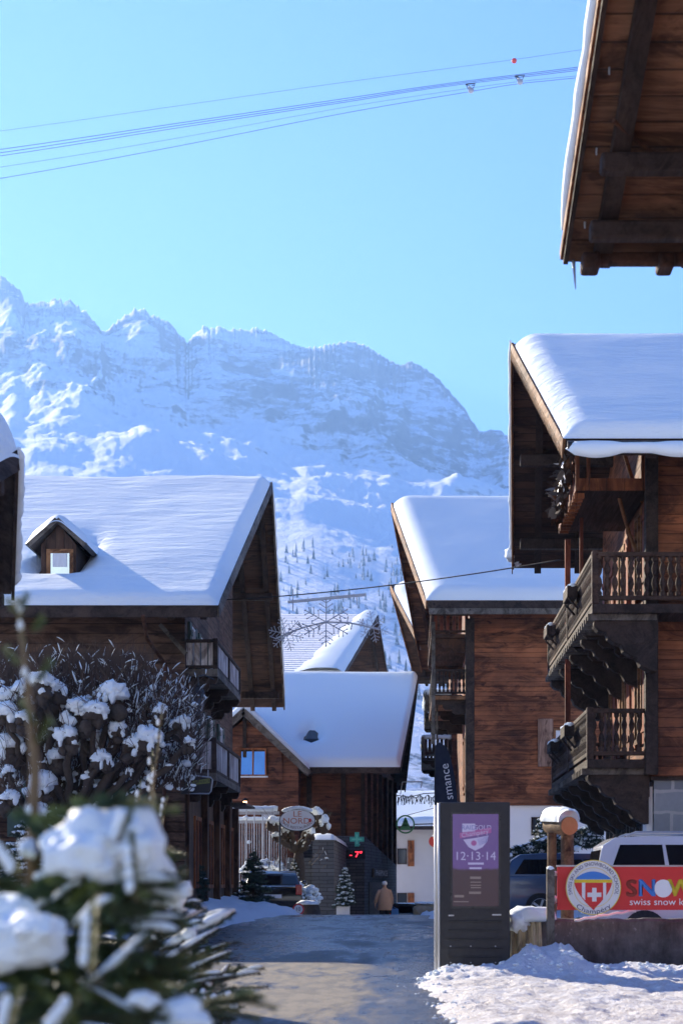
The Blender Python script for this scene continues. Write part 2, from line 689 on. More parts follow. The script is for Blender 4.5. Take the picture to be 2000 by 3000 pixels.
def ground_mat():
    k = NT('trodden_snow_ground')
    co = k.coord()
    x, y, z = k.sep(co)
    near = k.math('MULTIPLY', k.ramp(y, 23.9, 22.6), k.ramp(x, -1.0, 0.3))
    edge = k.ramp(y, 40.0, 20.0)
    d1 = k.noise(co, 1.7, 6, 0.7)
    d2 = k.noise(co, 11.0, 6, 0.75)
    dd = k.math('ADD', k.math('MULTIPLY', d1, 0.5), k.math('MULTIPLY', d2, 0.5))
    dirt = k.math('MULTIPLY', k.ramp(dd, 0.38, 0.60), k.math('MULTIPLY', near, 0.60))
    c = k.mix(dirt, (0.86, 0.875, 0.9), (0.56, 0.49, 0.41))
    spots = k.math('MULTIPLY', k.ramp(k.noise(co, 24.0, 4, 0.7), 0.60, 0.68), k.math('MULTIPLY', near, 0.55))
    c = k.mix(spots, c, (0.25, 0.2, 0.155))
    far = k.ramp(y, 140.0, 420.0)
    c = k.mix(k.math('MULTIPLY', far, k.ramp(k.noise(co, 0.01, 5), .45, .55)), c, (0.08, 0.10, 0.10))
    k.base(c)
    k.rough(0.65)
    k.b.inputs['Specular IOR Level'].default_value = 0.25
    b1 = k.bump(k.noise(co, 8.0, 7, 0.7), 0.9, 0.09)
    k.normal(k.bump(k.noise(co, 40.0, 4, 0.6), 0.4, 0.012, b1))
    return k.m


def road_mat():
    k = NT('wet_asphalt')
    co = k.coord()
    x, y, z = k.sep(co)
    n1 = k.noise(k.scale(co, (0.8, 0.22, 1)), 1.0, 7, 0.62, 0.5)     # tracks drawn out along the road
    n2 = k.noise(k.scale(co, (1.0, 0.5, 1)), 0.55, 6, 0.62)
    n3 = k.noise(co, 60.0, 3, 0.7)
    n4 = k.noise(k.scale(co, (1.0, 0.30, 1)), 5.0, 6, 0.7)
    mixn = k.math('ADD', k.math('MULTIPLY', n1, .45), k.math('ADD', k.math('MULTIPLY', n2, .3), k.math('MULTIPLY', n4, .25)))
    # sunlit patch of the lane painted paler, as dried asphalt; the rest is wet
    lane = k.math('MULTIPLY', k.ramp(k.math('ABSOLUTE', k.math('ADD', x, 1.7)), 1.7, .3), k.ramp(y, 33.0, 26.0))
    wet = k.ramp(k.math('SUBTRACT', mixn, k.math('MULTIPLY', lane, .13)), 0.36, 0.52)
    deep = k.ramp(k.math('ADD', k.math('MULTIPLY', n2, .5), k.math('MULTIPLY', n4, .5)), 0.50, 0.60)
    for cx_ in (-3.0, -0.35):       # wheel tracks
        dx_ = k.math('ABSOLUTE', k.math('ADD', k.math('SUBTRACT', x, cx_), k.math('MULTIPLY', k.math('SUBTRACT', n2, .5), 1.4)))
        wet = k.math('MAXIMUM', wet, k.math('MULTIPLY', k.ramp(dx_, 0.40, 0.05), 0.7))
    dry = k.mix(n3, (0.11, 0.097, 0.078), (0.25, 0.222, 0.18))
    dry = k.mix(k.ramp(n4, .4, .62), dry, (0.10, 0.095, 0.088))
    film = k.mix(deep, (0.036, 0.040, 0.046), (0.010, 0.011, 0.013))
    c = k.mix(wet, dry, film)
    # thin smears of packed snow and grit
    ice = k.ramp(k.noise(k.scale(co, (1.6, 0.5, 1)), 1.3, 8, 0.74, 0.6), 0.58, 0.74)
    c = k.mix(k.math('MULTIPLY', ice, 0.24), c, (0.60, 0.62, 0.66))
    crack = k.n('ShaderNodeTexVoronoi', feature='DISTANCE_TO_EDGE')
    k.l(k.scale(co, (0.32, 0.16, 1)), crack.inputs['Vector'])
    crack.inputs['Scale'].default_value = 1.0
    cr = k.ramp(crack.outputs['Distance'], 0.004, 0.0)
    c = k.mix(k.math('MULTIPLY', cr, 0.5), c, (0.02, 0.02, 0.02))
    k.base(c)
    k.rough(k.math('ADD', k.math('ADD', k.math('MULTIPLY', wet, -0.46), 0.74), k.math('MULTIPLY', deep, -0.16)))
    k.b.inputs['Specular IOR Level'].default_value = 0.5
    k.normal(k.bump(n3, 0.35, 0.006, k.bump(n2, 0.15, 0.05)))
    return k.m


XS = [-2600, -1500, -800, -400, -200, -110, -70, -45, -30, -22, -17, -14, -12, -10.5] + frange(-9.5, -5.2, .4) + frange(-5.2, -3.0, .12) + \
     frange(-3.0, -.6, .6) + frange(-.6, 4.3, .055) + frange(4.3, 7, .3) + [7.5, 8.5, 10, 12, 15, 20, 28, 40, 70, 120, 220, 420, 800, 1500, 2600]
YS = [-500, -300, -150, -100, -60, -40, -25, -15, -8, -4, 0, 3, 6, 9, 11, 13, 14.5, 16] + frange(17, 26, .06) + frange(26, 50, .3) + frange(50, 80, 1.0) + \
     [82, 85, 88, 92, 96, 100, 106, 112, 120, 130, 150, 180, 220, 280, 360, 460, 600, 800, 1100, 1500, 2000, 3000, 5000, 9000]
g = MB()
g.add(*sheet(XS, YS, ground_z))
tag(g.build('ground', ground_mat(), smooth=True, origin=(0, 0, 0)), kind='structure')
g = MB()
ry = [y for y in YS if -60 <= y <= 120]
vs, fs = [], []
NX = 9
for y in ry:
    l, r = lin(RL, y) - .6, lin(RR, y) + .7
    for i in range(NX):
        vs.append((lerp(l, r, i / (NX - 1)), y, base_z(y)))
for j in range(len(ry) - 1):
    for i in range(NX - 1):
        fs.append((j * NX + i, j * NX + i + 1, (j + 1) * NX + i + 1, (j + 1) * NX + i))
g.add(vs, fs)
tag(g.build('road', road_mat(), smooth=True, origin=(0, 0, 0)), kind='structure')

# clods of ploughed snow lying about the right-hand edge of the road
R.seed(99)
cl = MB()
for i in range(210):
    y = 23.75 + R.gauss(0, .38)
    x = lin(RR, y) + (R.random() ** 1.3) * 3.4 - .06
    if x > 4.2 or y > 24.4:
        continue
    s_ = .012 + .034 * R.random() ** 2.2
    cl.blob((x, y, ground_z(x, y) + s_ * .1), (s_ * R.uniform(.9, 1.6), s_ * R.uniform(.8, 1.3), s_ * R.uniform(.5, .9)), 2, .8, 2.6, i)
for i in range(90):
    y = R.uniform(18.0, 23.2)
    x = lin(RR, y) + R.uniform(-.25, .35)
    s_ = .006 + .022 * R.random() ** 2.5
    cl.blob((x, y, max(ground_z(x, y), base_z(y)) + s_ * .1), (s_ * 1.4, s_ * 1.2, s_ * .7), 1, .8, 2.6, i)
tag(cl.build('snow_clods', M['snow'], origin=(0, 0, 0)), kind='stuff')

# ------------------------------------------------------------------ mountains
SKY = [(-900, 1180), (-600, 1000), (-350, 930), (-200, 870), (-80, 800), (0, 632), (20, 650), (45, 672), (58, 702), (75, 703), (100, 695), (130, 692), (165, 700), (190, 715), (215, 740),
       (240, 765), (250, 755), (275, 735), (310, 715), (330, 716), (355, 735), (385, 745), (415, 770), (430, 788), (445, 770),
       (470, 755), (500, 748), (530, 752), (560, 748), (590, 742), (615, 752), (650, 770), (690, 790), (712, 797), (740, 790), (780, 785), (815, 788),
       (850, 805), (885, 825), (915, 843), (945, 840), (975, 855), (1010, 885), (1045, 925), (1075, 955), (1100, 990), (1130, 985),
       (1150, 988), (1172, 1005), (1230, 1060), (1300, 1090), (1400, 1150), (1568, 1210), (1900, 1330), (2400, 1420)]
SKY = [(a * 1.2755, b * 1.2755) for a, b in SKY]
Y0, Y1 = 950.0, 4700.0


def ridge_y(px):
    return Y1 + 260 * nz(px * .0021, 7.7) + 120 * nz(px * .006, 2.2)


SMO = [(o_, math.exp(-(o_ / 420.0) ** 2)) for o_ in range(-900, 901, 100)]
_sw = sum(w_ for _, w_ in SMO)
SMO = [(o_, w_ / _sw) for o_, w_ in SMO]


def mount(px, t):
    """point on the mountain face in the direction of photo column px; t=0 foot, t=1 ridge"""
    yr = ridge_y(px)
    y = lerp(Y0, yr, t)
    x = (px - VX) * y / F
    jag = abs(nz(px * .021, 3)) * 22 - 6 + 9 * abs(nz(px * .07, 8)) + 9 * noise.fractal(Vector((px * .11, 2.2, 0)), .7, 2.1, 4)
    jag = jag * (1 - .5 * sstep(850, 1200, px))
    elc = (VY - lin(SKY, px) + jag) / F
    els = sum((VY - lin(SKY, px + o_)) * w_ for o_, w_ in SMO) / F
    tt = t + .13 * nz(px * .006, t * 3, 2) + .05 * nz(px * .02, t * 7, 5)
    elm = sum(VY - lin(SKY, px + o_) for o_ in (-45, -30, -15, 0, 15, 30, 45)) / 7 / F
    el = lerp(els * .96, elm, sstep(.56, .96, tt) if t < 1 else 1.0)
    el = lerp(min(el, elc), elc, sstep(.93, 1.0, t))
    zr = el * yr
    g = .88 * t + .12 * t ** 3.0
    z = lerp(-32, zr, g)
    # spurs and gullies running down the face, broken by dipping ledges (drawn out along y: the face is seen at a glancing angle)
    u, v = x * .001, 1.7 * math.log(y / 1000.0)
    q = Vector((u + .42 * v + .10 * nz(u * 3, v * 3, 4), v - .25 * u, 3.3))
    r1 = 1 - 2 * abs(noise.noise(q * 1.7 + Vector((.3, .1, 0))))
    r2 = 1 - 2 * abs(noise.noise(q * 4.1 + Vector((4, 1, 2))))
    f3 = noise.fractal(q * 9.0, .8, 2.1, 4)
    f4 = noise.fractal(q * 30.0, .8, 2.2, 4)
    led = noise.noise(Vector((u * 1.1 + v * .6, v * 5.0 + u * 3.2, 7.7)))
    up = sstep(.35, .8, t)
    a = sstep(0, .15, t) * (1 - .8 * sstep(.93, 1, t))
    w_ = .10 + .90 * up
    z2 = z + a * (95 * (r1 - .3) * (.06 + .94 * sstep(.2, .8, t)) + 44 * (r2 - .3) * w_ + 24 * f3 * w_ + 6 * f4 * w_ + 11 * led * w_)
    if t < 1:
        z2 = min(z2, elc * y * .999)
    return Vector((x, y, max(z2, -40)))


def mountain_mat():
    k = NT('snowy_rock')
    co = k.coord()
    geo = k.n('ShaderNodeNewGeometry')
    nx_, ny_, nzz = k.sep(geo.outputs['Normal'])
    x, y, z = k.sep(co)
    n0 = k.noise(k.scale(co, (1, 1, 1.3)), .0013, 4, 0.55)
    n1 = k.noise(k.scale(co, (.6, .22, 1.9), (0, -.45, 0)), .0042, 9, 0.68, .5)
    n2 = k.noise(k.scale(co, (.6, .18, 2.2), (0, -.6, 0)), .010, 8, 0.72, .9)
    n3 = k.noise(k.scale(co, (.9, .2, 1.5), (0, -.35, 0)), .045, 6, 0.72)
    s = k.math('ADD', nzz, k.math('MULTIPLY', k.math('SUBTRACT', n1, .5), 1.1))
    s = k.math('ADD', s, k.math('MULTIPLY', k.math('SUBTRACT', n0, .47), 1.3))
    s = k.math('ADD', s, k.math('MULTIPLY', k.math('SUBTRACT', n2, .5), 1.0))
    s = k.math('ADD', s, k.math('MULTIPLY', k.math('SUBTRACT', n3, .5), 0.9))
    hi = k.ramp(z, 650.0, 1200.0, 0.0, 0.40)
    rock = k.ramp(k.math('SUBTRACT', s, hi), 0.70, 0.38)
    rc = k.mix(n3, (0.10, 0.105, 0.12), (0.27, 0.265, 0.27))
    c = k.mix(k.math('MULTIPLY', rock, .93), (0.84, 0.86, 0.9), rc)
    # dwarf forest in patches low down
    low = k.math('MULTIPLY', k.ramp(z, 420.0, 120.0), k.ramp(k.noise(co, .006, 6, .7), .50, .60))
    c = k.mix(k.math('MULTIPLY', low, k.ramp(k.noise(co, .11, 3, .6), .38, .55, 0.2, .9)), c, (0.055, 0.075, 0.085))
    k.base(c)
    k.rough(0.85)
    k.b.inputs['Specular IOR Level'].default_value = 0.1
    b1 = k.bump(n2, 0.35, 12.0)
    k.normal(k.bump(k.noise(co, .16, 5, .7), .5, 2.5, k.bump(n3, 0.6, 7.0, b1)))
    return k.m


cols = frange(-1150, 0, 14.0) + frange(0, 1560, 3.2) + frange(1560, 3000, 16.0)
NT_ = 300
vs = []
for px in cols:
    for j in range(NT_ + 1):
        t = j / NT_
        vs.append(mount(px, t))
    top = vs[-1]
    for q in (1, 2, 3):
        vs.append(Vector((top.x * (1 + .05 * q), top.y + 260 * q, top.z - 120 * q * q)))
n_ = NT_ + 4
fs = []
for i in range(len(cols) - 1):
    for j in range(n_ - 1):
        fs.append((i * n_ + j, (i + 1) * n_ + j, (i + 1) * n_ + j + 1, i * n_ + j + 1))
g = MB()
g.add(vs, fs)
tag(g.build('mountain', mountain_mat(), smooth=True, origin=(0, 0, 0)), kind='structure')

# sunlit slope of the valley behind the photographer (seen only in reflections and as bounced light)
hs_, ws_ = [], []
for j in range(40):
    t = j / 39
    for i in range(60):
        x = lerp(-4000, 4000, i / 59)
        y = -260 - 3200 * t
        z = -6 + 1150 * t ** 1.15 * (1 + .25 * nz(x * .0009, 3.3)) + 70 * t * noise.fractal(Vector((x * .0016, y * .0016, 1)), .9, 2.1, 4)
        hs_.append((x, y, z))
g = MB()
g.add(hs_, [(j * 60 + i + 1, j * 60 + i, (j + 1) * 60 + i, (j + 1) * 60 + i + 1) for j in range(39) for i in range(59)])
tag(g.build('hills', M['snow'], origin=(0, 0, 0)), kind='structure')

# forest on the lower slope
fm = MB()
for i in range(5200):
    px = R.uniform(480, 1330)
    t = R.uniform(0.02, .62)
    if px < 760 and R.random() < .75:
        continue
    p = mount(px, t)
    py = VY - p.z * F / p.y
    if py < 1600 or py > 2080:
        continue
    dens = sstep(1480, 1680, py) * (.35 + .65 * sstep(700, 820, px)) + .10
    if nz(p.x * .006, p.y * .003, 5) > -0.25 + dens * .75 or R.random() > .04 + dens * .2:
        continue
    h = R.uniform(6, 15)
    r = h * R.uniform(.14, .2)
    a0 = R.uniform(0, 6)
    for lv, (zz, rr, hh) in enumerate(((.0, 1.0, .62), (.34, .7, .66))):
        ring = [(p.x + r * rr * math.cos(a0 + 2 * math.pi * q / 6), p.y + r * rr * math.sin(a0 + 2 * math.pi * q / 6), p.z + h * zz) for q in range(6)]
        fm.add(ring + [(p.x, p.y, p.z + h * (zz + hh))], [(q, (q + 1) % 6, 6) for q in range(6)])
k = NT('frosted_conifers')
co = k.coord()
k.base(k.mix(k.ramp(k.noise(co, .12, 4, .7), .4, .65), (0.075, 0.10, 0.10), (0.50, 0.54, 0.58)))
k.rough(.8)
tag(fm.build('forest', k.m, origin=(0, 0, 0)), kind='stuff')

# ------------------------------------------------------------------ the air between the village and the peaks
hz = MB()
hz.box(-4200, 4200, -4200, 6000, -62, 1720)
hm = bpy.data.materials.new('valley_haze')
hm.use_nodes = True
t_ = hm.node_tree
t_.nodes.remove(t_.nodes['Principled BSDF'])
pv = t_.nodes.new('ShaderNodeVolumePrincipled')
pv.inputs['Color'].default_value = (0.27, 0.505, 1.0, 1)
pv.inputs['Density'].default_value = 0.000118
pv.inputs['Anisotropy'].default_value = 0.4
t_.links.new(pv.outputs[0], t_.nodes['Material Output'].inputs['Volume'])
ho = hz.build('haze', hm, origin=(0, 0, 0))
tag(ho, kind='stuff')
# ------------------------------------------------------------------ chalet kit
class Gable:
    """roof with its ridge along X; the gable verge faces the street at s=+1 (right) or s=-1 (left)"""

    def __init__(q, s, xe, xr, xb, far, yf, ym, yb, ze, zr):
        q.s, q.xe, q.xr, q.xb, q.far = s, xe, xr, xb, far
        q.yf, q.ym, q.yb, q.ze, q.zr = yf, ym, yb, ze, zr

    def verge(q, y):
        if y <= q.ym:
            return lerp(q.xe, q.xr, (y - q.yf) / (q.ym - q.yf))
        return lerp(q.xr, q.xb, (y - q.ym) / (q.yb - q.ym))

    def z(q, y):
        if y <= q.ym:
            return lerp(q.ze, q.zr, (y - q.yf) / (q.ym - q.yf))
        return lerp(q.zr, q.ze, (y - q.ym) / (q.yb - q.ym))


def roof(parent, q, mats, thick=0.13, barge_h=0.26, rafters=(0.45, 1.15), rafter_w=.14, purlins=(.06, .5, .94), wall_x=None, name='roof', pw=.11, rafter_h=.17):
    """deck with planked underside, barge boards, rafters and purlin ends, all parts of the roof"""
    d = MB()
    top, bot = [], []
    for y in (q.yf, q.ym, q.yb):
        for x in (q.verge(y), q.far):
            top.append((x, y, q.z(y)))
            bot.append((x, y, q.z(y) - thick))
    vs = top + bot
    fs = [(0, 1, 3, 2), (2, 3, 5, 4), (6, 8, 9, 7), (8, 10, 11, 9), (0, 2, 8, 6), (2, 4, 10, 8), (1, 7, 9, 3), (3, 9, 11, 5), (0, 6, 7, 1), (4, 5, 11, 10)]
    d.add(vs, fs)
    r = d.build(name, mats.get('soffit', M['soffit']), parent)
    bb = MB()
    ox = q.s * .025
    for ya, yb_ in ((q.yf, q.ym), (q.ym, q.yb)):
        a = Vector((q.verge(ya) + ox, ya, q.z(ya) - barge_h / 2 + .02))
        b = Vector((q.verge(yb_) + ox, yb_, q.z(yb_) - barge_h / 2 + .02))
        bb.bar(a, b, .045, barge_h)
    bb.build('barge_board', mats.get('barge', M['barge']), r)
    rf = MB()
    for off in rafters:
        for ya, yb_ in ((q.yf + .06, q.ym - .03), (q.ym + .03, q.yb - .06)):
            a = Vector((q.verge(ya) - q.s * off, ya, q.z(ya) - thick - rafter_h / 2 - .005))
            b = Vector((q.verge(yb_) - q.s * off, yb_, q.z(yb_) - thick - rafter_h / 2 - .005))
            rf.bar(a, b, rafter_w, rafter_h)
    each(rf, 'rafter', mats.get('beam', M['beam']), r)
    pm = MB()
    L = q.yb - q.yf
    for f in purlins:
        y = q.yf + L * f
        zz = q.z(y) - thick - rafter_h - .02 - pw
        x0 = q.verge(y) - q.s * .12
        x1 = (wall_x if wall_x is not None else q.verge(y) - q.s * 2.4) - q.s * .4
        pm.box(min(x0, x1), max(x0, x1), y - pw, y + pw, zz - pw, zz + pw)
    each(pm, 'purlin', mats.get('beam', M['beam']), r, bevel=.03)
    # fascia and gutter at the front eave
    fa = MB()
    xa, xb2 = q.verge(q.yf), q.far
    fa.box(min(xa, xb2) + (.02 if q.s < 0 else 0), max(xa, xb2) - (.02 if q.s > 0 else 0), q.yf - .05, q.yf - .003, q.z(q.yf) - .24, q.z(q.yf) - .01)
    fa.build('fascia', mats.get('fascia', M['beam']), r)
    return r


def snow_on(parent, q, t=.3, re=.35, rv=.5, rr=.5, seed=0.0, mat='roof_snow', over=.03, wave=.03, hole=None, lip=.06, both=False, nx=60, name='snow'):
    ys = []
    for a, b in ((q.yf, q.ym), (q.ym, q.yb)):
        L = b - a
        for u in (0, .004, .012, .025, .045, .07, .10, .14, .19, .25, .31, .38, .45, .52, .59, .66, .72, .78, .83, .88, .92, .95, .975, .99):
            ys.append(a + L * (u if a == q.yf else 1 - u))
    ys.append(q.ym)
    ys = sorted(set(round(v, 5) for v in ys))
    W = abs(q.far - q.xr)
    ss = [0, .012, .03, .06, .1, .15, .2, .26, .33, .4, .48, .57, .68, .8]
    k = ss[-1]
    st = .14
    while k < W - .2:
        k += st
        st = min(st * 1.08, W / nx + .05)
        ss.append(min(k, W))
    if ss[-1] < W:
        ss.append(W)
    pitch = (q.zr - q.ze) / (q.ym - q.yf)
    vs = []
    for y in ys:
        x0 = q.verge(y) + q.s * over
        e = min(y - q.yf, q.yb - y)
        yy = y - lip * (1 - min(1, (y - q.yf) / .4)) if y - q.yf < .4 else y
        d = abs(y - q.ym)
        dd = d if d > rr else (d * d + rr * rr) / (2 * rr)
        zb = q.zr - pitch * dd
        full = abs(q.far - q.verge(y))
        for s_ in ss:
            f = s_ / W * full
            x = x0 - q.s * f
            a = min(1.0, f / rv)
            if both:
                a = min(a, max(0, (full - f)) / rv)
            b = min(1.0, e / re)
            h = t * (1 - (1 - a) ** 2.0) * math.sqrt(max(0, 1 - (1 - b) ** 2))
            n_ = nz(x * .35, y * .45, seed) * wave + nz(x * 1.1, y * 1.6, seed + 4) * wave * .45 + nz(x * .8, y * 4.2, seed + 9) * wave * .22
            h = h * (1 + 1.5 * n_) + n_ * .6 * min(1, a * 1.3) * min(1, b * 1.2)
            if hole:
                h *= hole(x, y)
            vs.append((x, yy, zb + .012 + max(0, h) - (.3 * (1 - hole(x, y)) if hole else 0)))
    n = len(ss)
    fs = []
    for j in range(len(ys) - 1):
        for i in range(n - 1):
            f = (j * n + i, j * n + i + 1, (j + 1) * n + i + 1, (j + 1) * n + i)
            fs.append(f if q.s < 0 else tuple(reversed(f)))
    g = MB()
    g.add(vs, fs)
    return g.build(name, M[mat], parent, smooth=True)


def verge_snow(r_, q, ya, yb2, rad, out, n=60, dz=.05):
    g = MB()
    pts = []
    for i in range(n + 1):
        y = lerp(ya, yb2, i / n)
        pts.append((q.verge(y) + q.s * (out + .02 * nz(y * 2.2, 7)), y, q.z(y) + dz + .015 * nz(y * 3, 1)))
    g.tube(pts, [rad * (.85 + .35 * nz(y * 2.6, 3) + .25 * nz(y * 7, 2)) * min(1, .35 + min(i, n - i) * .25) for i, (x, y, z) in enumerate(pts)], 10)
    return g.build('verge_snow', M['snow'], r_, smooth=True)


def body(parent, x0, x1, y0, y1, zb, q, mat, inset=.16, name='wall'):
    """house body whose top follows the roof q"""
    g = MB()
    ym = min(max(q.ym, y0), y1)
    p = [(x0, y0, zb), (x0, y1, zb), (x0, y1, q.z(y1) - inset)]
    if y0 < q.ym < y1:
        p.append((x0, q.ym, q.z(q.ym) - inset))
    p.append((x0, y0, q.z(y0) - inset))
    g.prism(p, (x1 - x0, 0, 0))
    return g.build(name, mat, parent)


def baluster_prof(h, r):
    return [(r * .9, 0), (r * .9, h * .08), (r * .45, h * .14), (r, h * .3), (r * .8, h * .42), (r * .35, h * .5), (r * .8, h * .6), (r, h * .7),
            (r * .45, h * .86), (r * .9, h * .92), (r * .9, h)]


def balcony(parent, wall_x, out_x, y0, y1, zf, zr, style, mats, corbels=3, ends=True, snow=False, wrap=None, thick=.12, lowgap=.1):
    """floor slab (the part) with railing, rails and corbels as its sub-parts"""
    lo, hi = min(wall_x, out_x), max(wall_x, out_x)
    s = 1 if out_x > wall_x else -1
    f = MB()
    f.box(lo, hi, y0, y1, zf - thick, zf)
    if wrap:
        f.box(wall_x, wrap, y0, y0 + abs(out_x - wall_x), zf - thick, zf - .002)
    b = f.build('balcony', mats['floor'], parent)
    rail, bal, post = MB(), MB(), MB()
    runs = [((out_x - s * .05, y0 + .05), (out_x - s * .05, y1 - .05))]
    if wrap:
        runs.append(((out_x - s * .05, y0 + .05), (wrap, y0 + .05)))
    elif ends:
        runs.append(((out_x - s * .05, y0 + .05), (wall_x, y0 + .05)))
    if ends:
        runs.append(((out_x - s * .05, y1 - .05), (wall_x, y1 - .05)))
    for (ax, ay), (bx, by) in runs:
        a, c = Vector((ax, ay, 0)), Vector((bx, by, 0))
        L = (c - a).length
        d = (c - a).normalized()
        nrm = Vector((-d.y, d.x, 0))
        rail.bar(a + Vector((0, 0, zr - .035)), c + Vector((0, 0, zr - .035)), .11, .07)
        rail.bar(a + Vector((0, 0, zf + lowgap)), c + Vector((0, 0, zf + lowgap)), .07, .07)
        h0, h1 = zf + lowgap + .035, zr - .07
        if style == 'turned':
            n = max(2, int(L / .125))
            for i in range(n):
                p = a + d * (L * (i + .5) / n)
                bal.lathe((p.x, p.y, h0), baluster_prof(h1 - h0, .052), 7)
        elif style == 'boards':
            n = max(2, int(L / .155))
            for i in range(n):
                p = a + d * (L * (i + .5) / n)
                bal.bar(p + Vector((0, 0, h0)), p + Vector((0, 0, h1)), .138, .022, up=nrm)
        elif style == 'slats':
            n = max(2, int(L / .20))
            for i in range(n):
                p = a + d * (L * (i + .5) / n)
                bal.bar(p + Vector((0, 0, h0)), p + Vector((0, 0, h1)), .105, .024, up=nrm)
        elif style == 'plain':
            bal.bar((a + c) / 2 - d * L / 2 + Vector((0, 0, (h0 + h1) / 2)), (a + c) / 2 + d * L / 2 + Vector((0, 0, (h0 + h1) / 2)), .03, h1 - h0)
    for x, y in ((out_x - s * .05, y0 + .05), (out_x - s * .05, (y0 + y1) / 2), (out_x - s * .05, y1 - .05)):
        post.box(x - .055, x + .055, y - .055, y + .055, zf + .002, zr + .02)
    rail.build('handrail', mats['rail'], b, bevel=.01)
    bal.build('railing', mats['bal'], b)
    each(post, 'railing_post', mats['rail'], b, bevel=.01)
    cb = MB()
    for i in range(corbels):
        y = lerp(y0 + .25, y1 - .25, i / max(1, corbels - 1))
        w_ = abs(out_x - wall_x)
        z0_ = zf - thick - .003
        pr = [(0, 0), (.98, 0), (.98, -.07), (.90, -.15), (.72, -.15), (.72, -.23), (.64, -.31), (.46, -.31), (.46, -.39), (.38, -.47), (0, -.47)]
        cb.prism([(wall_x + s * w_ * a_, y - .09, z0_ + b_) for a_, b_ in pr], (0, .18, 0))
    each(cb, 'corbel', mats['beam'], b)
    if snow:
        sn = MB()
        for (ax, ay), (bx, by) in runs:
            n = int(max(3, abs(bx - ax) + abs(by - ay)) / .25)
            pts = [(lerp(ax, bx, i / n), lerp(ay, by, i / n), zr + .02 + .015 * nz(i * .7, ay)) for i in range(n + 1)]
            sn.tube(pts, [snow * (.8 + .5 * abs(nz(i * .5, bx))) for i in range(n + 1)], 8)
        sn.build('snow', M['snow'], b, smooth=True)
    return b


def window_y(parent, x0, x1, y, z0, z1, frame, pane, fw=.06, dep=.05, sill=None, mull=1, curtain=None, tilt=0.0):
    """window in a wall that faces the camera (its plane at y)"""
    f = MB()
    f.box(x0, x0 + fw, y - dep, y, z0, z1)
    f.box(x1 - fw, x1, y - dep, y, z0, z1)
    f.box(x0 + fw, x1 - fw, y - dep, y, z1 - fw, z1)
    f.box(x0 + fw, x1 - fw, y - dep, y, z0, z0 + fw)
    for i in range(mull):
        xm = lerp(x0, x1, (i + 1) / (mull + 1))
        f.box(xm - fw / 2, xm + fw / 2, y - dep + .006, y, z0 + fw, z1 - fw)
    o = f.build('window', frame, parent)
    p = MB()
    if tilt:        # panes leant back at the top, a tilt added so they mirror the sky
        xs_ = [lerp(x0, x1, i / (mull + 1)) for i in range(mull + 2)]
        for xa, xb in zip(xs_, xs_[1:]):
            xa, xb = xa + fw * .55, xb - fw * .55
            p.prism([(xa, y - .02 - tilt, z0 + fw * .7), (xb, y - .02 - tilt, z0 + fw * .7), (xb, y - .02, z1 - fw * .7), (xa, y - .02, z1 - fw * .7)], (0, .012, 0))
    else:
        p.box(x0 + fw * .8, x1 - fw * .8, y - .02, y - .004, z0 + fw * .8, z1 - fw * .8)
    p.build('pane', pane, o)
    if curtain:
        c = MB()
        n = 14
        xa, xb = x0 + fw * 1.6, x1 - fw * 1.6
        vs = []
        for i in range(n + 1):
            x = lerp(xa, xb, i / n)
            yy = y - .026 - .004 * math.sin(i * 2.1)
            vs += [(x, yy, z0 + (z1 - z0) * curtain), (x, yy, z1 - fw * 1.1)]
        c.add(vs, [(2 * i, 2 * i + 2, 2 * i + 3, 2 * i + 1) for i in range(n)])
        c.build('curtain', M['curtain'], o)
    if sill:
        sm = MB()
        sm.box(x0 - .06, x1 + .06, y - dep - .05, y + .01, z0 - .06, z0 - .004)
        sm.build('sill', sill, o)
    return o


def window_x(parent, x, y0, y1, z0, z1, s, frame, pane, fw=.06, dep=.05, shutter=None):
    """window in the street wall (plane at x, facing s)"""
    f = MB()
    a, b = (x, x + s * dep) if s > 0 else (x + s * dep, x)
    for ya, yb in ((y0, y0 + fw), (y1 - fw, y1), ((y0 + y1) / 2 - fw / 2, (y0 + y1) / 2 + fw / 2)):
        f.box(a, b, ya, yb, z0, z1)
    f.box(a, b, y0 + fw, y1 - fw, z1 - fw, z1 - .002)
    f.box(a, b, y0 + fw, y1 - fw, z0 + .002, z0 + fw)
    o = f.build('window', frame, parent)
    p = MB()
    a2, b2 = (x + .004, x + .02) if s > 0 else (x - .02, x - .004)
    p.box(a2, b2, y0 + fw * .8, y1 - fw * .8, z0 + fw * .8, z1 - fw * .8)
    p.build('pane', pane, o)
    if shutter:
        w_ = (y1 - y0) * .5
        for ya, yb in ((y0 - w_ - .02, y0 - .02), (y1 + .02, y1 + w_ + .02)):
            m = MB()
            a3, b3 = (x + .004, x + .06) if s > 0 else (x - .06, x - .004)
            m.box(a3, b3, ya, yb, z0 - .04, z1 + .04)
            for zc in (z0 + .2, z1 - .2):
                xx = x + s * .072
                m.box(xx - .012, xx + .012, ya + .03, yb - .03, zc - .05, zc + .05)
            m.build('shutter', shutter, parent)
    return o


GB = dict(floor=M['grey_beam'], rail=M['beam'], bal=M['grey_board'], beam=M['beam'])
DB = dict(floor=M['beam'], rail=M['carved'], bal=M['carved'], beam=M['beam'])

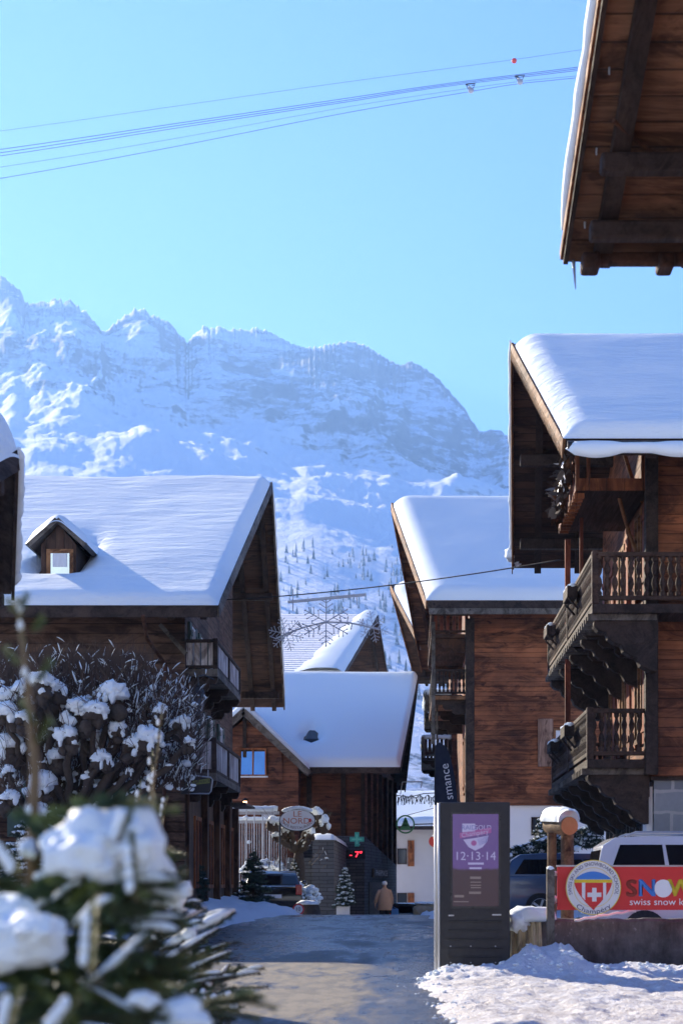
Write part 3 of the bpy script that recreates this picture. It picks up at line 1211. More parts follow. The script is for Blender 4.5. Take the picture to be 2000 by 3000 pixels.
# ================================================================== chalet with the dormer (left side of the street)
LQ = Gable(1, -4.03, -3.75, -4.02, -17.0, 40.0, 52.0, 61.5, 5.92, 11.12)
L = thing('dormer_chalet', 'old dark timber chalet with a dormer in its snowy roof and grey board balconies', 'chalet', (-10, 50, base_z(50)))
body(L, -15.5, -4.9, 41.6, 53.0, -1.4, LQ, M['wood_log'])
body(L, -15.5, -6.6, 53.01, 58.6, -1.4, LQ, M['wood_log'])
rL = roof(L, LQ, dict(barge=M['grey_beam']), rafters=(.3, 1.0), wall_x=-4.9, purlins=(.05, .27, .5, .74, .95))
DY = 42.3
dx0, dx1, dxm = -8.22, -7.43, -7.83


def lhole(x, y):
    # the dormer stands in the snow; the wind has scoured the snow just before its window
    kx = sstep(dx0 - .25, dx0 - .02, x) * sstep(dx1 + .3, dx1 + .02, x)
    ky = sstep(DY - .75, DY - .12, y) * sstep(46, 44, y)
    return 1 - .62 * kx * ky


snow_on(rL, LQ, t=.25, re=.3, rv=.32, rr=.5, seed=3.1, hole=lhole, wave=.075)
# dormer
dz0, dze, dzr = LQ.z(DY) + .1, 7.62, 8.16
g = MB()
yb = DY + 3.2
g.prism([(dx0, DY, dz0 - .5), (dx1, DY, dz0 - .5), (dx1, DY, dze + .03), (dxm, DY, dzr - .05), (dx0, DY, dze + .03)], (0, 3.2, 0))
dm = g.build('dormer', M['dark_vert'], L)
g = MB()
for sg in (-1, 1):
    a = [(dxm, DY - .22, dzr + .02), (dxm + sg * .64, DY - .22, dze - .02)]
    n_ = Vector((sg * (dzr - dze + .04), 0, .64)).normalized() * .055
    p0, p1 = Vector(a[0]), Vector(a[1])
    g.hexa([p0 - n_, p0 + Vector((0, 3.6, 0)) - n_, p1 + Vector((0, 3.6, 0)) - n_, p1 - n_, p0 + n_, p0 + Vector((0, 3.6, 0)) + n_, p1 + Vector((0, 3.6, 0)) + n_, p1 + n_])
g.build('dormer_roof', M['grey_beam'], dm)
g = MB()
vs, fs = [], []
ny, nx_ = 16, 24
for j in range(ny + 1):
    y = DY - .26 + 3.7 * j / ny
    for i in range(nx_ + 1):
        u = -1 + 2 * i / nx_
        x = dxm + u * .70
        d = abs(u) * .70
        dd = d if d > .18 else (d * d + .0324) / .36
        z = dzr + .06 - .86 * dd
        e = min(1, (1 - abs(u)) / .28)
        fr = min(1, (y - DY + .26) / .16)
        h = .20 * math.sqrt(1 - (1 - e) ** 2) * math.sqrt(max(0, 1 - (1 - fr) ** 2)) * (1 + .2 * nz(x * 2, y * 2))
        vs.append((x, y, z + h - .015))
for j in range(ny):
    for i in range(nx_):
        fs.append((j * (nx_ + 1) + i, j * (nx_ + 1) + i + 1, (j + 1) * (nx_ + 1) + i + 1, (j + 1) * (nx_ + 1) + i))
g.add(vs, fs)
g.build('dormer_snow', M['snow'], dm, smooth=True)
window_y(dm, -8.09, -7.49, DY - .004, 6.90, 7.54, M['barge'], M['glass_sky'], fw=.085, mull=0, curtain=.38)
# balconies towards the street
balcony(L, -4.9, -4.19, 41.7, 47.5, 4.78, 5.44, 'boards', GB, corbels=3, thick=.16, lowgap=.05)
balcony(L, -4.9, -4.22, 41.7, 47.8, 2.47, 3.24, 'boards', GB, corbels=3, thick=.16, lowgap=.05)
for zz in (3.35, 5.3):
    for y in (42.5, 44.4, 46.4, 48.9):
        if zz > 5 and y > 48:
            continue
        window_x(L, -4.9, y, y + .75, zz - .5, zz + (.75 if zz < 5 else .55), 1, M['white_paint'], M['glass'], shutter=M['green_paint'])
# shop front under the balconies
g = MB()
g.box(-4.9, -4.82, 41.7, 52.9, -1.35, 2.0)
g.build('shop_front', M['shop_board'], L)
for y in (42.6, 45.3, 48.2, 50.6):
    window_x(L, -4.82, y, y + 1.3, -.1, 1.55, 1, M['orange_wood'], M['glass'], fw=.09)
g = MB()
for y in (43.9 + .35, 47.1, 49.8, 52.2):
    g.box(-4.82, -4.66, y - .12, y + .12, -1.3, 2.1)
each(g, 'shop_post', M['shop_board'], L, bevel=.02)
g = MB()
g.bar((-4.88, 42.0, 2.12), (-4.25, 42.0, 2.28), .1, .1)
g.bar((-4.35, 47.9, 2.06), (-4.35, 50.9, 2.06), .5, .05)
g.bar((-4.88, 41.58, 5.1), (-5.45, 41.58, 5.75), .09, .09)
each(g, 'brace', M['grey_beam'], L)
# windows of the front wall, half hidden by the tree
for xa in (-8.4, -6.9):
    window_y(L, xa, xa + .75, 41.6, 1.1, 2.2, M['white_paint'], M['glass'])
    for xs in (xa - .42, xa + .77):
        g = MB()
        g.box(xs, xs + .4, 41.54, 41.597, 1.05, 2.25)
        g.build('shutter', M['green_paint'], L)
g = MB()
g.tube([(-5.6, 39.94, 5.72), (-5.6, 40.6, 5.3), (-5.35, 41.55, 4.9), (-5.35, 41.55, -.6)], .045, 8)
g.build('downpipe', M['beam_brown'], L)

# ================================================================== house cut by the left edge
NQ = Gable(1, -5.5, -5.08, -5.72, -13.5, 21.4, 24.4, 27.2, 4.33, 5.62)
N = thing('edge_house', 'dark house cut by the picture edge beside the dormer chalet, only its snowy verge showing', 'house', (-10, 26, base_z(26)))
body(N, -13.0, -6.8, 22.4, 26.4, -1.7, NQ, M['wood_log'])
rN = roof(N, NQ, dict(barge=M['beam'], soffit=M['beam']), rafters=(.3, .9), wall_x=-6.8)
snow_on(rN, NQ, t=.62, re=.3, rv=.34, rr=.5, seed=8.2, over=.06, wave=.06)

# ================================================================== chalet with carved balconies (right side)
RQ = Gable(-1, 2.45, 1.96, 2.29, 13.0, 29.0, 34.5, 40.0, 6.86, 9.93)
B = thing('balcony_chalet', 'tall brown timber chalet with carved wrap-round balconies, snowy roof and stone ground floor', 'chalet', (8, 35, base_z(35)))
WB = dict(soffit=M['soffit'], barge=M['barge'])
body(B, 4.03, 12.5, 31.0, 38.6, 1.78, RQ, M['wood_brown'])
rB = roof(B, RQ, WB, rafters=(.5, 1.35), wall_x=4.03, purlins=(.12, .3, .5, .7, .9), barge_h=.2)
snow_on(rB, RQ, t=.25, re=.18, rv=.42, rr=.4, seed=5.5, wave=.035, lip=.05)
verge_snow(rB, RQ, 34.5, 39.9, .055, .05)
g = MB()
g.blob((RQ.verge(39.8) - .06, 39.8, RQ.z(39.8) + .02), (.13, .2, .14), 3, .4, 2, 5)
g.blob((RQ.verge(39.8) + .06, 39.95, RQ.z(39.95) - .05), (.12, .12, .08), 3, .4, 2, 8)
g.build('corner_snow', M['snow'], rB, smooth=True)
# scalloped trim along the verge
g = MB()
for ya, ybb in ((RQ.yf, RQ.ym), (RQ.ym, RQ.yb)):
    n = 46
    for i in range(n):
        y = lerp(ya, ybb, (i + .5) / n)
        x = RQ.verge(y) - .05
        z = RQ.z(y) - .20
        hw = (ybb - ya) / n * .42
        g.prism([(x, y - hw, z + .05), (x, y + hw, z + .05), (x, y + hw, z - .03), (x, y, z - .10), (x, y - hw, z - .03)], (.02, 0, 0))
g.build('verge_trim', M['barge'], rB)
# snow hanging over the gutter
g = MB()
g.tube([(2.47, 28.86, 6.74), (13, 28.86, 6.74)], .075, 8)
g.build('gutter', M['iron'], rB)
vs, fs = [], []
n = 150
prof = [(.0, .06), (-.10, .075), (-.17, .03), (-.18, -.04), (-.13, -.10), (-.05, -.08)]
for i in range(n + 1):
    x = 2.44 + 10 * i / n
    k_ = 1 + .9 * max(0, nz(x * 1.15, 3.4)) + .15 * nz(x * 4, 1)
    dr = .12 * max(0, nz(x * 1.15, 3.4)) * 1.6
    e = min(1, i / 2.0)
    for dy, dz in prof:
        vs.append((x, 28.88 + dy * k_ * e, 6.70 + dz * k_ * e - (dr if dz < .05 else 0)))
m_ = len(prof)
for i in range(n):
    for j in range(m_):
        fs.append((i * m_ + j, (i + 1) * m_ + j, (i + 1) * m_ + (j + 1) % m_, i * m_ + (j + 1) % m_))
fs.append(tuple(range(m_)))
g = MB()
g.add(vs, fs)
g.build('gutter_snow', M['snow'], rB, smooth=True)
# corner posts and corner joint
g = MB()
g.box(3.93, 4.14, 30.9, 31.02, 1.8, 7.5)
g.box(3.93, 4.05, 31.02, 31.15, 1.8, 7.5)
g.build('corner_post', M['beam'], B, bevel=.02)
# upper balcony wraps round to the front
up = balcony(B, 4.03, 2.96, 29.95, 39.4, 4.47, 5.30, 'turned', DB, corbels=6, wrap=12.0, thick=.14)
lo = balcony(B, 4.03, 2.98, 31.0, 38.6, 2.06, 2.90, 'turned', DB, corbels=7, thick=.14)
for b_, zf, ya, ybb in ((up, 4.47, 30.0, 39.3), (lo, 2.06, 31.05, 38.5)):
    g = MB()
    n = 26
    for i in range(n):      # ends of the floor joists
        y = lerp(ya + .1, ybb - .1, i / (n - 1))
        g.box(2.90, 4.0, y - .05, y + .05, zf - .245, zf - .143)
    each(g, 'joist', M['grey_beam'], b_)
    g = MB()
    # carved brackets carrying the balcony, swept back to the wall in scallops
    pr = [(0, 0), (1, 0), (1, -.10), (.93, -.2), (.80, -.24), (.77, -.36), (.68, -.45), (.57, -.48), (.53, -.62), (.42, -.72), (.32, -.76), (.26, -.92), (.12, -1.02), (0, -1.05)]
    for i in range(5):
        yb2 = lerp(ya + .12, ybb - .3, i / 4)
        g.prism([(4.02 - 1.02 * a_, yb2, zf - .25 + b_ * .78) for a_, b_ in pr], (0, .34 if i in (0, 4) else .22, 0))
    each(g, 'bracket', M['beam'], b_, bevel=.02)
# flower boxes hung outside the balcony rails
for (y, zt, zz) in ((32.6, .34, 5.0), (37.3, .34, 4.98), (33.2, .3, 2.66), (36.4, .3, 2.62)):
    g = MB()
    g.box(2.75, 2.93, y - .42, y + .42, zz - .08, zz + .12)
    for q_ in (-.36, .36):
        g.bar((2.78, y + q_, zz - .09), (2.95, y + q_, zz - .28), .03, .04)
    fb = g.build('flower_box', M['beam'], B, bevel=.015)
    g = MB()
    for i in range(9):
        g.blob((2.84 + R.uniform(-.03, .03), y - .36 + i * .09, zz + .125), (.08, .09, .05), 1, .3, 2, i)
    g.build('snow', M['snow'], fb, smooth=True)
# attic balcony under the gable, with a carved red front
g = MB()
g.box(2.86, 4.0, 31.05, 34.6, 6.50, 6.6)
at = g.build('attic_balcony', M['beam'], B)
g = MB()
pts = [(2.80, 31.05, 6.52)]
n = 24
for i in range(n + 1):
    y = lerp(31.05, 34.6, i / n)
    pts.append((2.80, y, 7.10 + (.06 if i % 2 else -.02) + (.26 if i in (0, 1) else 0)))
pts.append((2.80, 34.6, 6.52))
g.prism(pts, (.035, 0, 0))
g.build('carved_front', M['red_wood'], at)
g = MB()
g.box(2.80, 4.0, 31.0, 31.05, 6.5, 6.7)
for x in (2.82, 3.0, 3.9):
    g.box(x - .03, x + .03, 30.99, 31.05, 6.5, 7.3)
for i in range(12):
    y = 31.2 + i * .28
    g.box(2.78, 2.95, y - .03, y + .03, 6.4, 6.495)
each(g, 'trim', M['orange_wood'], at)
R.seed(404)
db = thing('dried_plant_bundle', 'grey bundle of dried plants and ribbons hanging on the red attic balcony', 'decoration', (2.72, 32.6, 6.9))
lv, rb = MB(), MB()
for i in range(260):
    t = R.random()
    y = 31.15 + 2.9 * t ** 1.2
    c_ = Vector((2.74 + R.uniform(-.12, .04), y, 7.18 - .55 * R.random() - .12 * t + .2 * (t < .25)))
    d_ = Vector((R.uniform(-.6, .3), R.uniform(-.6, .6), R.uniform(-1, .25))).normalized()
    l_ = R.uniform(.08, .26)
    s_ = d_.orthogonal().normalized() * R.uniform(.015, .05)
    lv.add([c_ - s_, c_ + d_ * l_ * .5 - s_ * 1.6, c_ + d_ * l_, c_ + d_ * l_ * .5 + s_ * 1.6, c_ + s_], [(0, 1, 2, 3, 4)], R.choice((0, 0, 0, 1, 2)))
lv.build('leaves', [plain('dried_leaves', (.07, .05, .035), .9), plain('grey_leaves', (.20, .19, .18), .9), plain('brown_leaves', (.22, .11, .05), .9)], db)
for (y, z, w_, h_, mi) in ((31.5, 7.25, .05, .5, 0), (31.75, 7.1, .06, .45, 0), (31.35, 7.4, .05, .22, 1), (32.4, 6.95, .04, .4, 0)):
    rb.add([(2.66, y, z), (2.64, y + w_ * 2, z), (2.60, y + w_ * 2.6, z - h_ * .5), (2.66, y + w_ * 2.2, z - h_), (2.67, y + .02, z - h_ * .95), (2.62, y - .02, z - h_ * .5)], [(0, 1, 2, 5), (5, 2, 3, 4)], mi)
rb.build('ribbon', [M['white_paint'], plain('pink_ribbon', (.5, .10, .22), .7)], db)
# posts down to the lower balconies
g = MB()
g.box(2.99, 3.09, 35.4, 35.5, 2.9, 6.5)
g.box(3.07, 3.13, 33.3, 33.36, 5.3, 6.5)
each(g, 'balcony_post', M['red_wood'], B)
# curved braces under the eave
for (ya, za, yb2, zb2) in ((31.1, 7.35, 31.9, 6.5), (31.6, 6.6, 32.3, 5.6)):
    g = MB()
    pts = []
    for i in range(9):
        t = i / 8
        pts.append((lerp(3.55, 4.0, t), lerp(ya, yb2, t), lerp(za, zb2, t) - .1 * math.sin(t * math.pi)))
    g.tube(pts, .035, 6)
    g.build('curved_brace', M['barge'], B)
for (y0, z0, z1) in ((31.7, 4.9, 6.35), (34.2, 4.9, 6.2), (36.6, 4.9, 6.2), (31.7, 2.4, 3.95), (34.0, 2.4, 3.9), (36.3, 2.4, 3.9)):
    window_x(B, 4.03, y0, y0 + .95, z0, z1, -1, M['barge'], M['glass'], fw=.09, dep=.08, shutter=M['red_wood'])
# stone ground floor with its shop windows
g = MB()
g.box(4.10, 12.4, 31.12, 38.5, -1.2, 1.72)
g.build('ground_floor', M['block'], B)
g = MB()
g.box(4.04, 12.45, 31.05, 38.55, 1.72, 1.82)
g.build('lintel', M['beam'], B)
for y0, y1 in ((32.3, 34.2), (34.6, 36.4), (36.8, 38.2)):
    window_x(B, 4.10, y0, y1, -.4, 1.4, -1, M['iron'], M['glass'], fw=.07)
g = MB()
g.box(3.99, 4.09, 31.25, 31.75, .75, 1.62)
g.build('white_panel', M['white_paint'], B)
blue = plain('blue_poster', (0.06, 0.20, 0.62), 0.5, 0, .15, 8, 0)
g = MB()
g.box(3.985, 4.09, 31.25, 31.75, -.5, .745)
g.box(4.04, 4.09, 36.45, 36.75, -.4, .9)
each(g, 'blue_panel', blue, B)
g = MB()
g.box(3.95, 4.09, 32.3, 34.6, 1.30, 1.66)
sb = g.build('shop_board', M['iron'], B)
g = MB()
for i in range(6):          # white brush-script letters of the shop board, too small to read
    y = 32.6 + i * .26
    g.tube([(3.945, y, 1.36), (3.945, y + .06, 1.55 - .05 * (i % 2)), (3.945, y + .13, 1.38), (3.945, y + .2, 1.50)], .022, 5)
g.build('lettering', M['white_paint'], sb)

# ================================================================== brown board chalet behind it
TQ = Gable(-1, .66, -.52, .66, 14.0, 60.0, 69.0, 78.0, 9.05, 14.0)
T = thing('board_chalet', 'brown board chalet with corner balconies and white ground floor behind the carved balconies', 'chalet', (7, 69, base_z(69)))
body(T, 2.07, 13.5, 61.6, 76.6, 2.58, TQ, M['wood_brown'])
rT = roof(T, TQ, dict(soffit=M['soffit_warm'], beam=M['beam_brown']), rafters=(.5, 1.3), wall_x=2.07, purlins=(.1, .3, .5, .7, .9), barge_h=.3)
snow_on(rT, TQ, t=.38, re=.26, rv=.62, rr=.5, seed=2.2, mat='roof_snow_calm', wave=.03)
g = MB()
g.box(.72, 14, 59.9, 60.0, 8.62, 8.80)
g.build('gutter', M['grey_beam'], rT)
body(T, 2.15, 13.3, 61.75, 76.4, -1.6, Gable(-1, 0, 0, 0, 0, 60, 69, 78, 2.60, 2.601), M['plaster'], 0.02, 'ground_floor')
g = MB()
g.box(1.93, 2.22, 61.45, 61.6, 1.5, 8.7)
g.box(1.93, 2.07, 61.6, 61.8, 1.5, 8.7)
g.build('corner_post', M['beam'], T, bevel=.02)
balcony(T, 2.07, .80, 61.6, 70, 8.20, 8.88, 'slats', dict(floor=M['beam_brown'], rail=M['beam_brown'], bal=M['red_wood'], beam=M['beam_brown']), corbels=2)
balcony(T, 2.07, .84, 61.6, 70, 6.18, 7.05, 'turned', dict(floor=M['barge'], rail=M['beam'], bal=M['beam'], beam=M['beam']), corbels=3)
g = MB()
g.box(.82, .94, 61.55, 61.67, 4.6, 8.6)
g.box(1.0, 1.06, 63.3, 63.36, 3.0, 6.1)
each(g, 'balcony_post', M['grey_beam'], T)
for (y0, z0, z1) in ((62.3, 6.2, 7.9), (65, 6.3, 7.8), (62.4, 3.2, 5.3), (65.4, 3.2, 5.2)):
    window_x(T, 2.07, y0, y0 + 1.1, z0, z1, -1, M['barge'], M['glass'], shutter=M['orange_wood'])
window_y(T, 4.83, 5.5, 61.6, 3.95, 5.1, M['barge'], M['curtain'], mull=0)
g = MB()
g.box(4.30, 4.80, 61.50, 61.597, 3.85, 5.42)
g.build('shutter', M['shutter_brown'], T, bevel=.01)
window_y(T, 4.1, 4.75, 61.75, 1.6, 2.2, M['beam'], M['glass'], mull=0)

# ================================================================== next roof up the street
UQ = Gable(-1, .82, -.72, .54, 12.0, 82.0, 88.0, 94.0, 10.15, 14.0)
U = thing('upper_house', 'narrow roof edge and balcony with snow peeping out behind the board chalet', 'house', (6, 88, base_z(88)))
body(U, 2.0, 11.5, 83.0, 93.0, -2.3, UQ, M['wood_red'])
rU = roof(U, UQ, dict(soffit=M['soffit'], beam=M['beam']), rafters=(.5, 1.2), wall_x=2.0)
snow_on(rU, UQ, t=.5, re=.4, rv=.8, rr=.8, seed=12.2, mat='roof_snow_calm', wave=.05)
balcony(U, 2.0, .72, 83.2, 91, 5.6, 6.5, 'boards', dict(floor=M['beam'], rail=M['grey_beam'], bal=M['dark_vert'], beam=M['beam']), corbels=2, snow=.12)
balcony(U, 2.0, .85, 83.4, 91, 7.6, 8.5, 'boards', dict(floor=M['beam'], rail=M['grey_beam'], bal=M['dark_vert'], beam=M['beam']), corbels=2, snow=.16)

# ================================================================== pharmacy chalet closing the street
CQ = Gable(1, -.28, .50, -.1, -14.0, 76.0, 84.0, 92.0, 4.72, 9.32)
Cc = thing('pharmacy_chalet', 'red-brown chalet across the street end with a cross gable and slate base', 'chalet', (-5, 84, base_z(80)))
rC = roof(Cc, CQ, dict(barge=M['beam'], soffit=M['soffit']), rafters=(.4, 1.0), wall_x=-1.8, purlins=(.12, .5, .88))


def chole(x, y):
    d = ((x + 3.95) / .46) ** 2 + ((y - 78.3) / .75) ** 2
    k_ = sstep(.25, 1.1, d + .5 * nz(x * 3, y * 2))
    if y > 78.3 and y < 80.6:
        ww = .35 * (1 - (y - 78.3) / 2.3)
        k_ = min(k_, 1 - .75 * sstep(1.0, .4, abs(x + 3.95) / max(.05, ww)) * sstep(-.3, .3, nz(x * 2, y * 9)))
    return k_


snow_on(rC, CQ, t=.32, re=.25, rv=.2, rr=.5, seed=6.6, hole=chole, mat='roof_snow_calm', wave=.025)
g = MB()
g.hexa([(-4.33, 77.9, CQ.z(77.9) + .01), (-3.55, 77.9, CQ.z(77.9) + .01), (-3.7, 78.9, CQ.z(78.9) + .01), (-4.15, 78.9, CQ.z(78.9) + .01),
        (-4.2, 78.0, CQ.z(77.9) + .22), (-3.7, 78.0, CQ.z(77.9) + .22), (-3.85, 78.9, CQ.z(78.9) + .1), (-4.05, 78.9, CQ.z(78.9) + .1)])
g.build('roof_vent', M['iron'], rC, bevel=.03)
g = MB()
wq = [(-12, 77.4), (-1.85, 77.4), (-.62, 91.0), (-12, 91.0)]


def slab(g, pts, z0, z1):
    if not hasattr(z1, '__len__'):
        z1 = [z1] * len(pts)
    g.hexa([(x, y, z0) for x, y in pts] + [(x, y, z) for (x, y), z in zip(pts, z1)])


slab(g, wq, .9, [CQ.z(77.4) - .15] * 2 + [CQ.z(91) - .15] * 2)
g.prism([(-1.85, 77.42, 4.5), (-.66, 90.9, 4.5), (-1.25, 84, CQ.zr - .3)], (-6, 0, 0))
g.build('wall', M['wood_red'], Cc)
g = MB()
for i in range(7):
    t = i / 6
    x, y = lerp(-1.85, -.62, t), lerp(77.4, 91, t)
    g.box(x - .02, x + .14, y - .1, y + .1, .9, 4.9)
for x in (-2.6, -4.0 + .0, -5.05):
    g.box(x - .1, x + .1, 77.26, 77.4, .9, 4.7)
each(g, 'wall_post', M['beam'], Cc)
# cross gable
ga, ge_l, ge_r, gy = -6.50, -9.2, -3.86, 75.0
gzr, gze = 7.02, 4.52
g = MB()
g.prism([(-9.0, gy + .6, -.5), (-4.35, gy + .6, -.5), (-4.35, gy + .6, gze + .3), (ga, gy + .6, gzr - .35), (-9.0, gy + .6, gze - .0)], (0, 3, 0))
cg = g.build('cross_gable', M['wood_red'], Cc)
g = MB()
for ex in (ge_l, ge_r):
    sg = 1 if ex > ga else -1
    p0, p1 = Vector((ga, gy, gzr)), Vector((ex, gy, gze))
    nn = Vector((sg * (gzr - gze), 0, abs(ex - ga))).normalized()
    dp = Vector((0, 6, 0))
    g.hexa([p0 - nn * .18, p1 - nn * .18, p1 + dp - nn * .18, p0 + dp - nn * .18, p0, p1, p1 + dp, p0 + dp])
gr = g.build('gable_roof', M['beam'], cg)
g = MB()
for ex in (ge_l, ge_r):
    sg = 1 if ex > ga else -1
    p0, p1 = Vector((ga, gy - .03, gzr - .13)), Vector((ex, gy - .03, gze - .13))
    g.bar(p0, p1, .05, .26)
g.build('barge_board', M['grey_beam'], gr)
g = MB()
for ex in (ge_l, ge_r):
    sg = 1 if ex > ga else -1
    p0, p1 = Vector((ga, gy + .05, gzr)), Vector((ex, gy + .05, gze))
    nn = Vector((sg * (gzr - gze), 0, abs(ex - ga))).normalized()
    dp = Vector((0, 5.9, 0))
    q0, q1 = p0 + (p1 - p0) * 0, p0 + (p1 - p0) * .99
    g.hexa([q0 + nn * .003, q1 + nn * .003, q1 + dp + nn * .003, q0 + dp + nn * .003, q0 + Vector((0, .1, .36)), q1 + Vector((-sg * .1, .1, .34)), q1 + dp + Vector((0, 0, .34)), q0 + dp + Vector((0, 0, .36))])
g.build('snow', M['snow'], gr, smooth=False, bevel=.12, seg=3)
g = MB()
g.box(ga - .07, ga + .07, gy + .45, gy + .59, gzr - 1.9, gzr - .35)
g.build('king_post', M['beam'], cg)
window_y(cg, PX(703, 75.6), PX(781, 75.6), 75.596, PZ(2274, 75.6), PZ(2193, 75.6), M['orange_wood'], M['glass_sky'], fw=.055, mull=1, sill=M['white_paint'], dep=.2, tilt=.165)
g = MB()
g.box(PX(785, 75.5), PX(826, 75.5), 75.5, 75.597, PZ(2284, 75.6), PZ(2190, 75.6))
g.build('shutter', M['wood_red'], cg)
window_y(cg, PX(764, 75.6), PX(806, 75.6), 75.596, PZ(2412, 75.6), PZ(2370, 75.6), M['beam'], M['curtain'], mull=0, fw=.04)
# slate base and shop entrance on the street side
g = MB()
base_q = [(-9.0, 77.2), (-1.72, 77.2), (-.48, 91.2), (-9.0, 91.2)]
slab(g, base_q, -3.0, [1.98, 1.98, .9 - .1 + .1, .9])
g.build('slate_base', M['slate'], Cc)


def cwall(t, out, z):
    x, y = lerp(-1.72, -.48, t), lerp(77.2, 91.2, t)
    n_ = Vector((14.0, -1.24, 0)).normalized()
    return Vector((x, y, z)) + n_ * out


g = MB()
g.hexa([cwall(.10, .004, -2.4), cwall(.52, .004, -2.4), cwall(.52, .05, -2.4), cwall(.10, .05, -2.4), cwall(.10, .004, .08), cwall(.52, .004, .08), cwall(.52, .05, .08), cwall(.10, .05, .08)])
g.build('door', M['iron'], Cc)
g = MB()
g.hexa([cwall(.18, .06, .28), cwall(.62, .06, .28), cwall(.62, .14, .28), cwall(.18, .14, .28), cwall(.18, .06, .66), cwall(.62, .06, .66), cwall(.62, .14, .66), cwall(.18, .14, .66)])
sg_ = g.build('shop_sign', M['grey_beam'], Cc)
g = MB()
ux = (cwall(.62, 0, 0) - cwall(.18, 0, 0)).normalized()
put_text(g, 'PHARMACIE', .36, cwall(.40, .146, .47), ux, (0, 0, 1), wide=2.6)
g.build('lettering', M['white_paint'], sg_)

# ================================================================== tiled roof behind
DQ = Gable(1, -3.3, -1.7, -.8, -16.0, 98.0, 110.0, 122.0, 11.0, 15.75)
Dd = thing('tiled_house', 'sunlit house behind the pharmacy whose tiles show through thin snow', 'house', (-8, 110, base_z(110)))
body(Dd, -15, -3.9, 99.5, 120, -2.7, DQ, M['wood_log'])
k = NT('snow_dusted_tiles')
co = k.coord()
x, y, z = k.sep(co)
tile = k.n('ShaderNodeTexWave', wave_type='BANDS', bands_direction='Y')
k.l(co, tile.inputs['Vector'])
tile.inputs['Scale'].default_value = .85
tile.inputs['Distortion'].default_value = 1.2
nn_ = k.noise(k.scale(co, (3.2, 1.0, 1)), 1.3, 6, .75)
wh = k.ramp(k.math('ADD', k.math('MULTIPLY', tile.outputs['Fac'], .10), nn_), .28, .46)
k.base(k.mix(wh, (.16, .18, .22), (.85, .87, .9)))
k.rough(.7)
k.normal(k.bump(tile.outputs['Fac'], .9, .12, k.bump(nn_, .6, .1)))
rD = roof(Dd, DQ, dict(soffit=M['soffit'], barge=M['beam']), rafters=(.5,), wall_x=-3.9)
M['tile_snow'] = k.m
g = MB()
g.hexa([(-4.6, 97.9, 11.02), (-3.0 - .1, 97.9, 11.02), (-1.72, 110, 15.77), (-16, 110, 15.77), (-16, 97.9, 11.15), (-3.2, 97.9, 11.15), (-1.72, 110, 15.87), (-16, 110, 15.87)])
g = MB()
g.add([(-16, 97.95, 11.06), (-3.3, 97.95, 11.06), (-1.7, 110, 15.81), (-16, 110, 15.81), (-.8, 122, 11.06), (-16, 122, 11.06)], [(0, 1, 2, 3), (3, 2, 4, 5)])
g.build('tile', M['tile_snow'], rD)
vs, fs = [], []
for j in range(25):
    t = j / 24
    y = lerp(97.9, 110, t)
    x1 = DQ.verge(y) + .05
    for i in range(9):
        u = i / 8
        x = x1 - (2.9 - 1.7 * t + .4 * nz(y * .8, 2)) * u
        h = .26 * (1 - (1 - min(1, u / .2)) ** 2) * (1 - sstep(.5, 1, u)) - .06 * sstep(.85, 1, u) + .03 * nz(x * 1.5, y)
        vs.append((x, y, DQ.z(y) + .07 + h))
for j in range(24):
    for i in range(8):
        fs.append((j * 9 + i + 1, j * 9 + i, (j + 1) * 9 + i, (j + 1) * 9 + i + 1))
g = MB()
g.add(vs, fs)
g.build('snow', M['roof_snow_calm'], rD, smooth=True)

# ================================================================== white house at the end of the street
WK = 1.32
WQ = Gable(-1, -1.35 * WK, -1.35 * WK, -1.35 * WK, 15.0, 99.0 * WK, 106.0 * WK, 113.0 * WK, 3.05 * WK, 5.0 * WK)
Wh = thing('plaster_house', 'pale plaster house with orange shutters and snowy roof at the far end of the street', 'house', (5, 106 * WK, base_z(104 * WK)))
body(Wh, -1.05 * WK, 14.5, 100.2 * WK, 112 * WK, -4.5, WQ, plain('grey_plaster', (.56, .54, .52), .85, 0, .06, 2.0, .2))
rW = roof(Wh, WQ, dict(barge=M['beam'], soffit=M['beam']), rafters=(.4,), wall_x=-1.05 * WK)
snow_on(rW, WQ, t=.5, re=.5, rv=.6, rr=1.2, seed=9.9, mat='roof_snow_calm', wave=.08)
for za, zb_ in ((2532, 2486), (2668, 2616)):
    window_y(Wh, PX(1163, 100.2 * WK), PX(1191, 100.2 * WK), 100.2 * WK - .004, PZ(za, 100.2 * WK), PZ(zb_, 100.2 * WK), M['beam'], M['glass'], mull=0)
    for xa, xb in ((1194, 1213), (1147, 1160)):
        g = MB()
        g.box(PX(xa, 100.2 * WK), PX(xb, 100.2 * WK), 100.2 * WK - .1, 100.2 * WK - .005, PZ(za + 6, 100.2 * WK), PZ(zb_ - 24 if za < 2600 else zb_, 100.2 * WK))
        g.build('shutter', M['orange_wood'], Wh)

# ================================================================== roof overhang close to the camera (top right)
EQ = Gable(-1, 1.9, 1.74, 1.5, 9.0, 5.5, 11.5, 17.5, 5.93, 8.93)
E = thing('overhang_house', 'near timber house whose plank-lined roof overhang with one icicle juts high into the sky', 'house', (6, 11.5, base_z(11)))
body(E, 3.25, 8.6, 7.0, 16.3, -1.7, EQ, M['wood_brown'])
rE = roof(E, EQ, dict(soffit=M['soffit_warm'], barge=M['beam']), rafters=(.30, 1.12), rafter_w=.16, wall_x=3.25, purlins=(.12, .5, .893, .95), barge_h=.20, pw=.085, rafter_h=.12)
g = MB()
for ya, ybb in ((EQ.yf, EQ.ym), (EQ.ym, EQ.yb)):
    a = Vector((EQ.verge(ya) - .058, ya, EQ.z(ya) - .075))
    b = Vector((EQ.verge(ybb) - .058, ybb, EQ.z(ybb) - .075))
    g.bar(a, b, .03, .10)
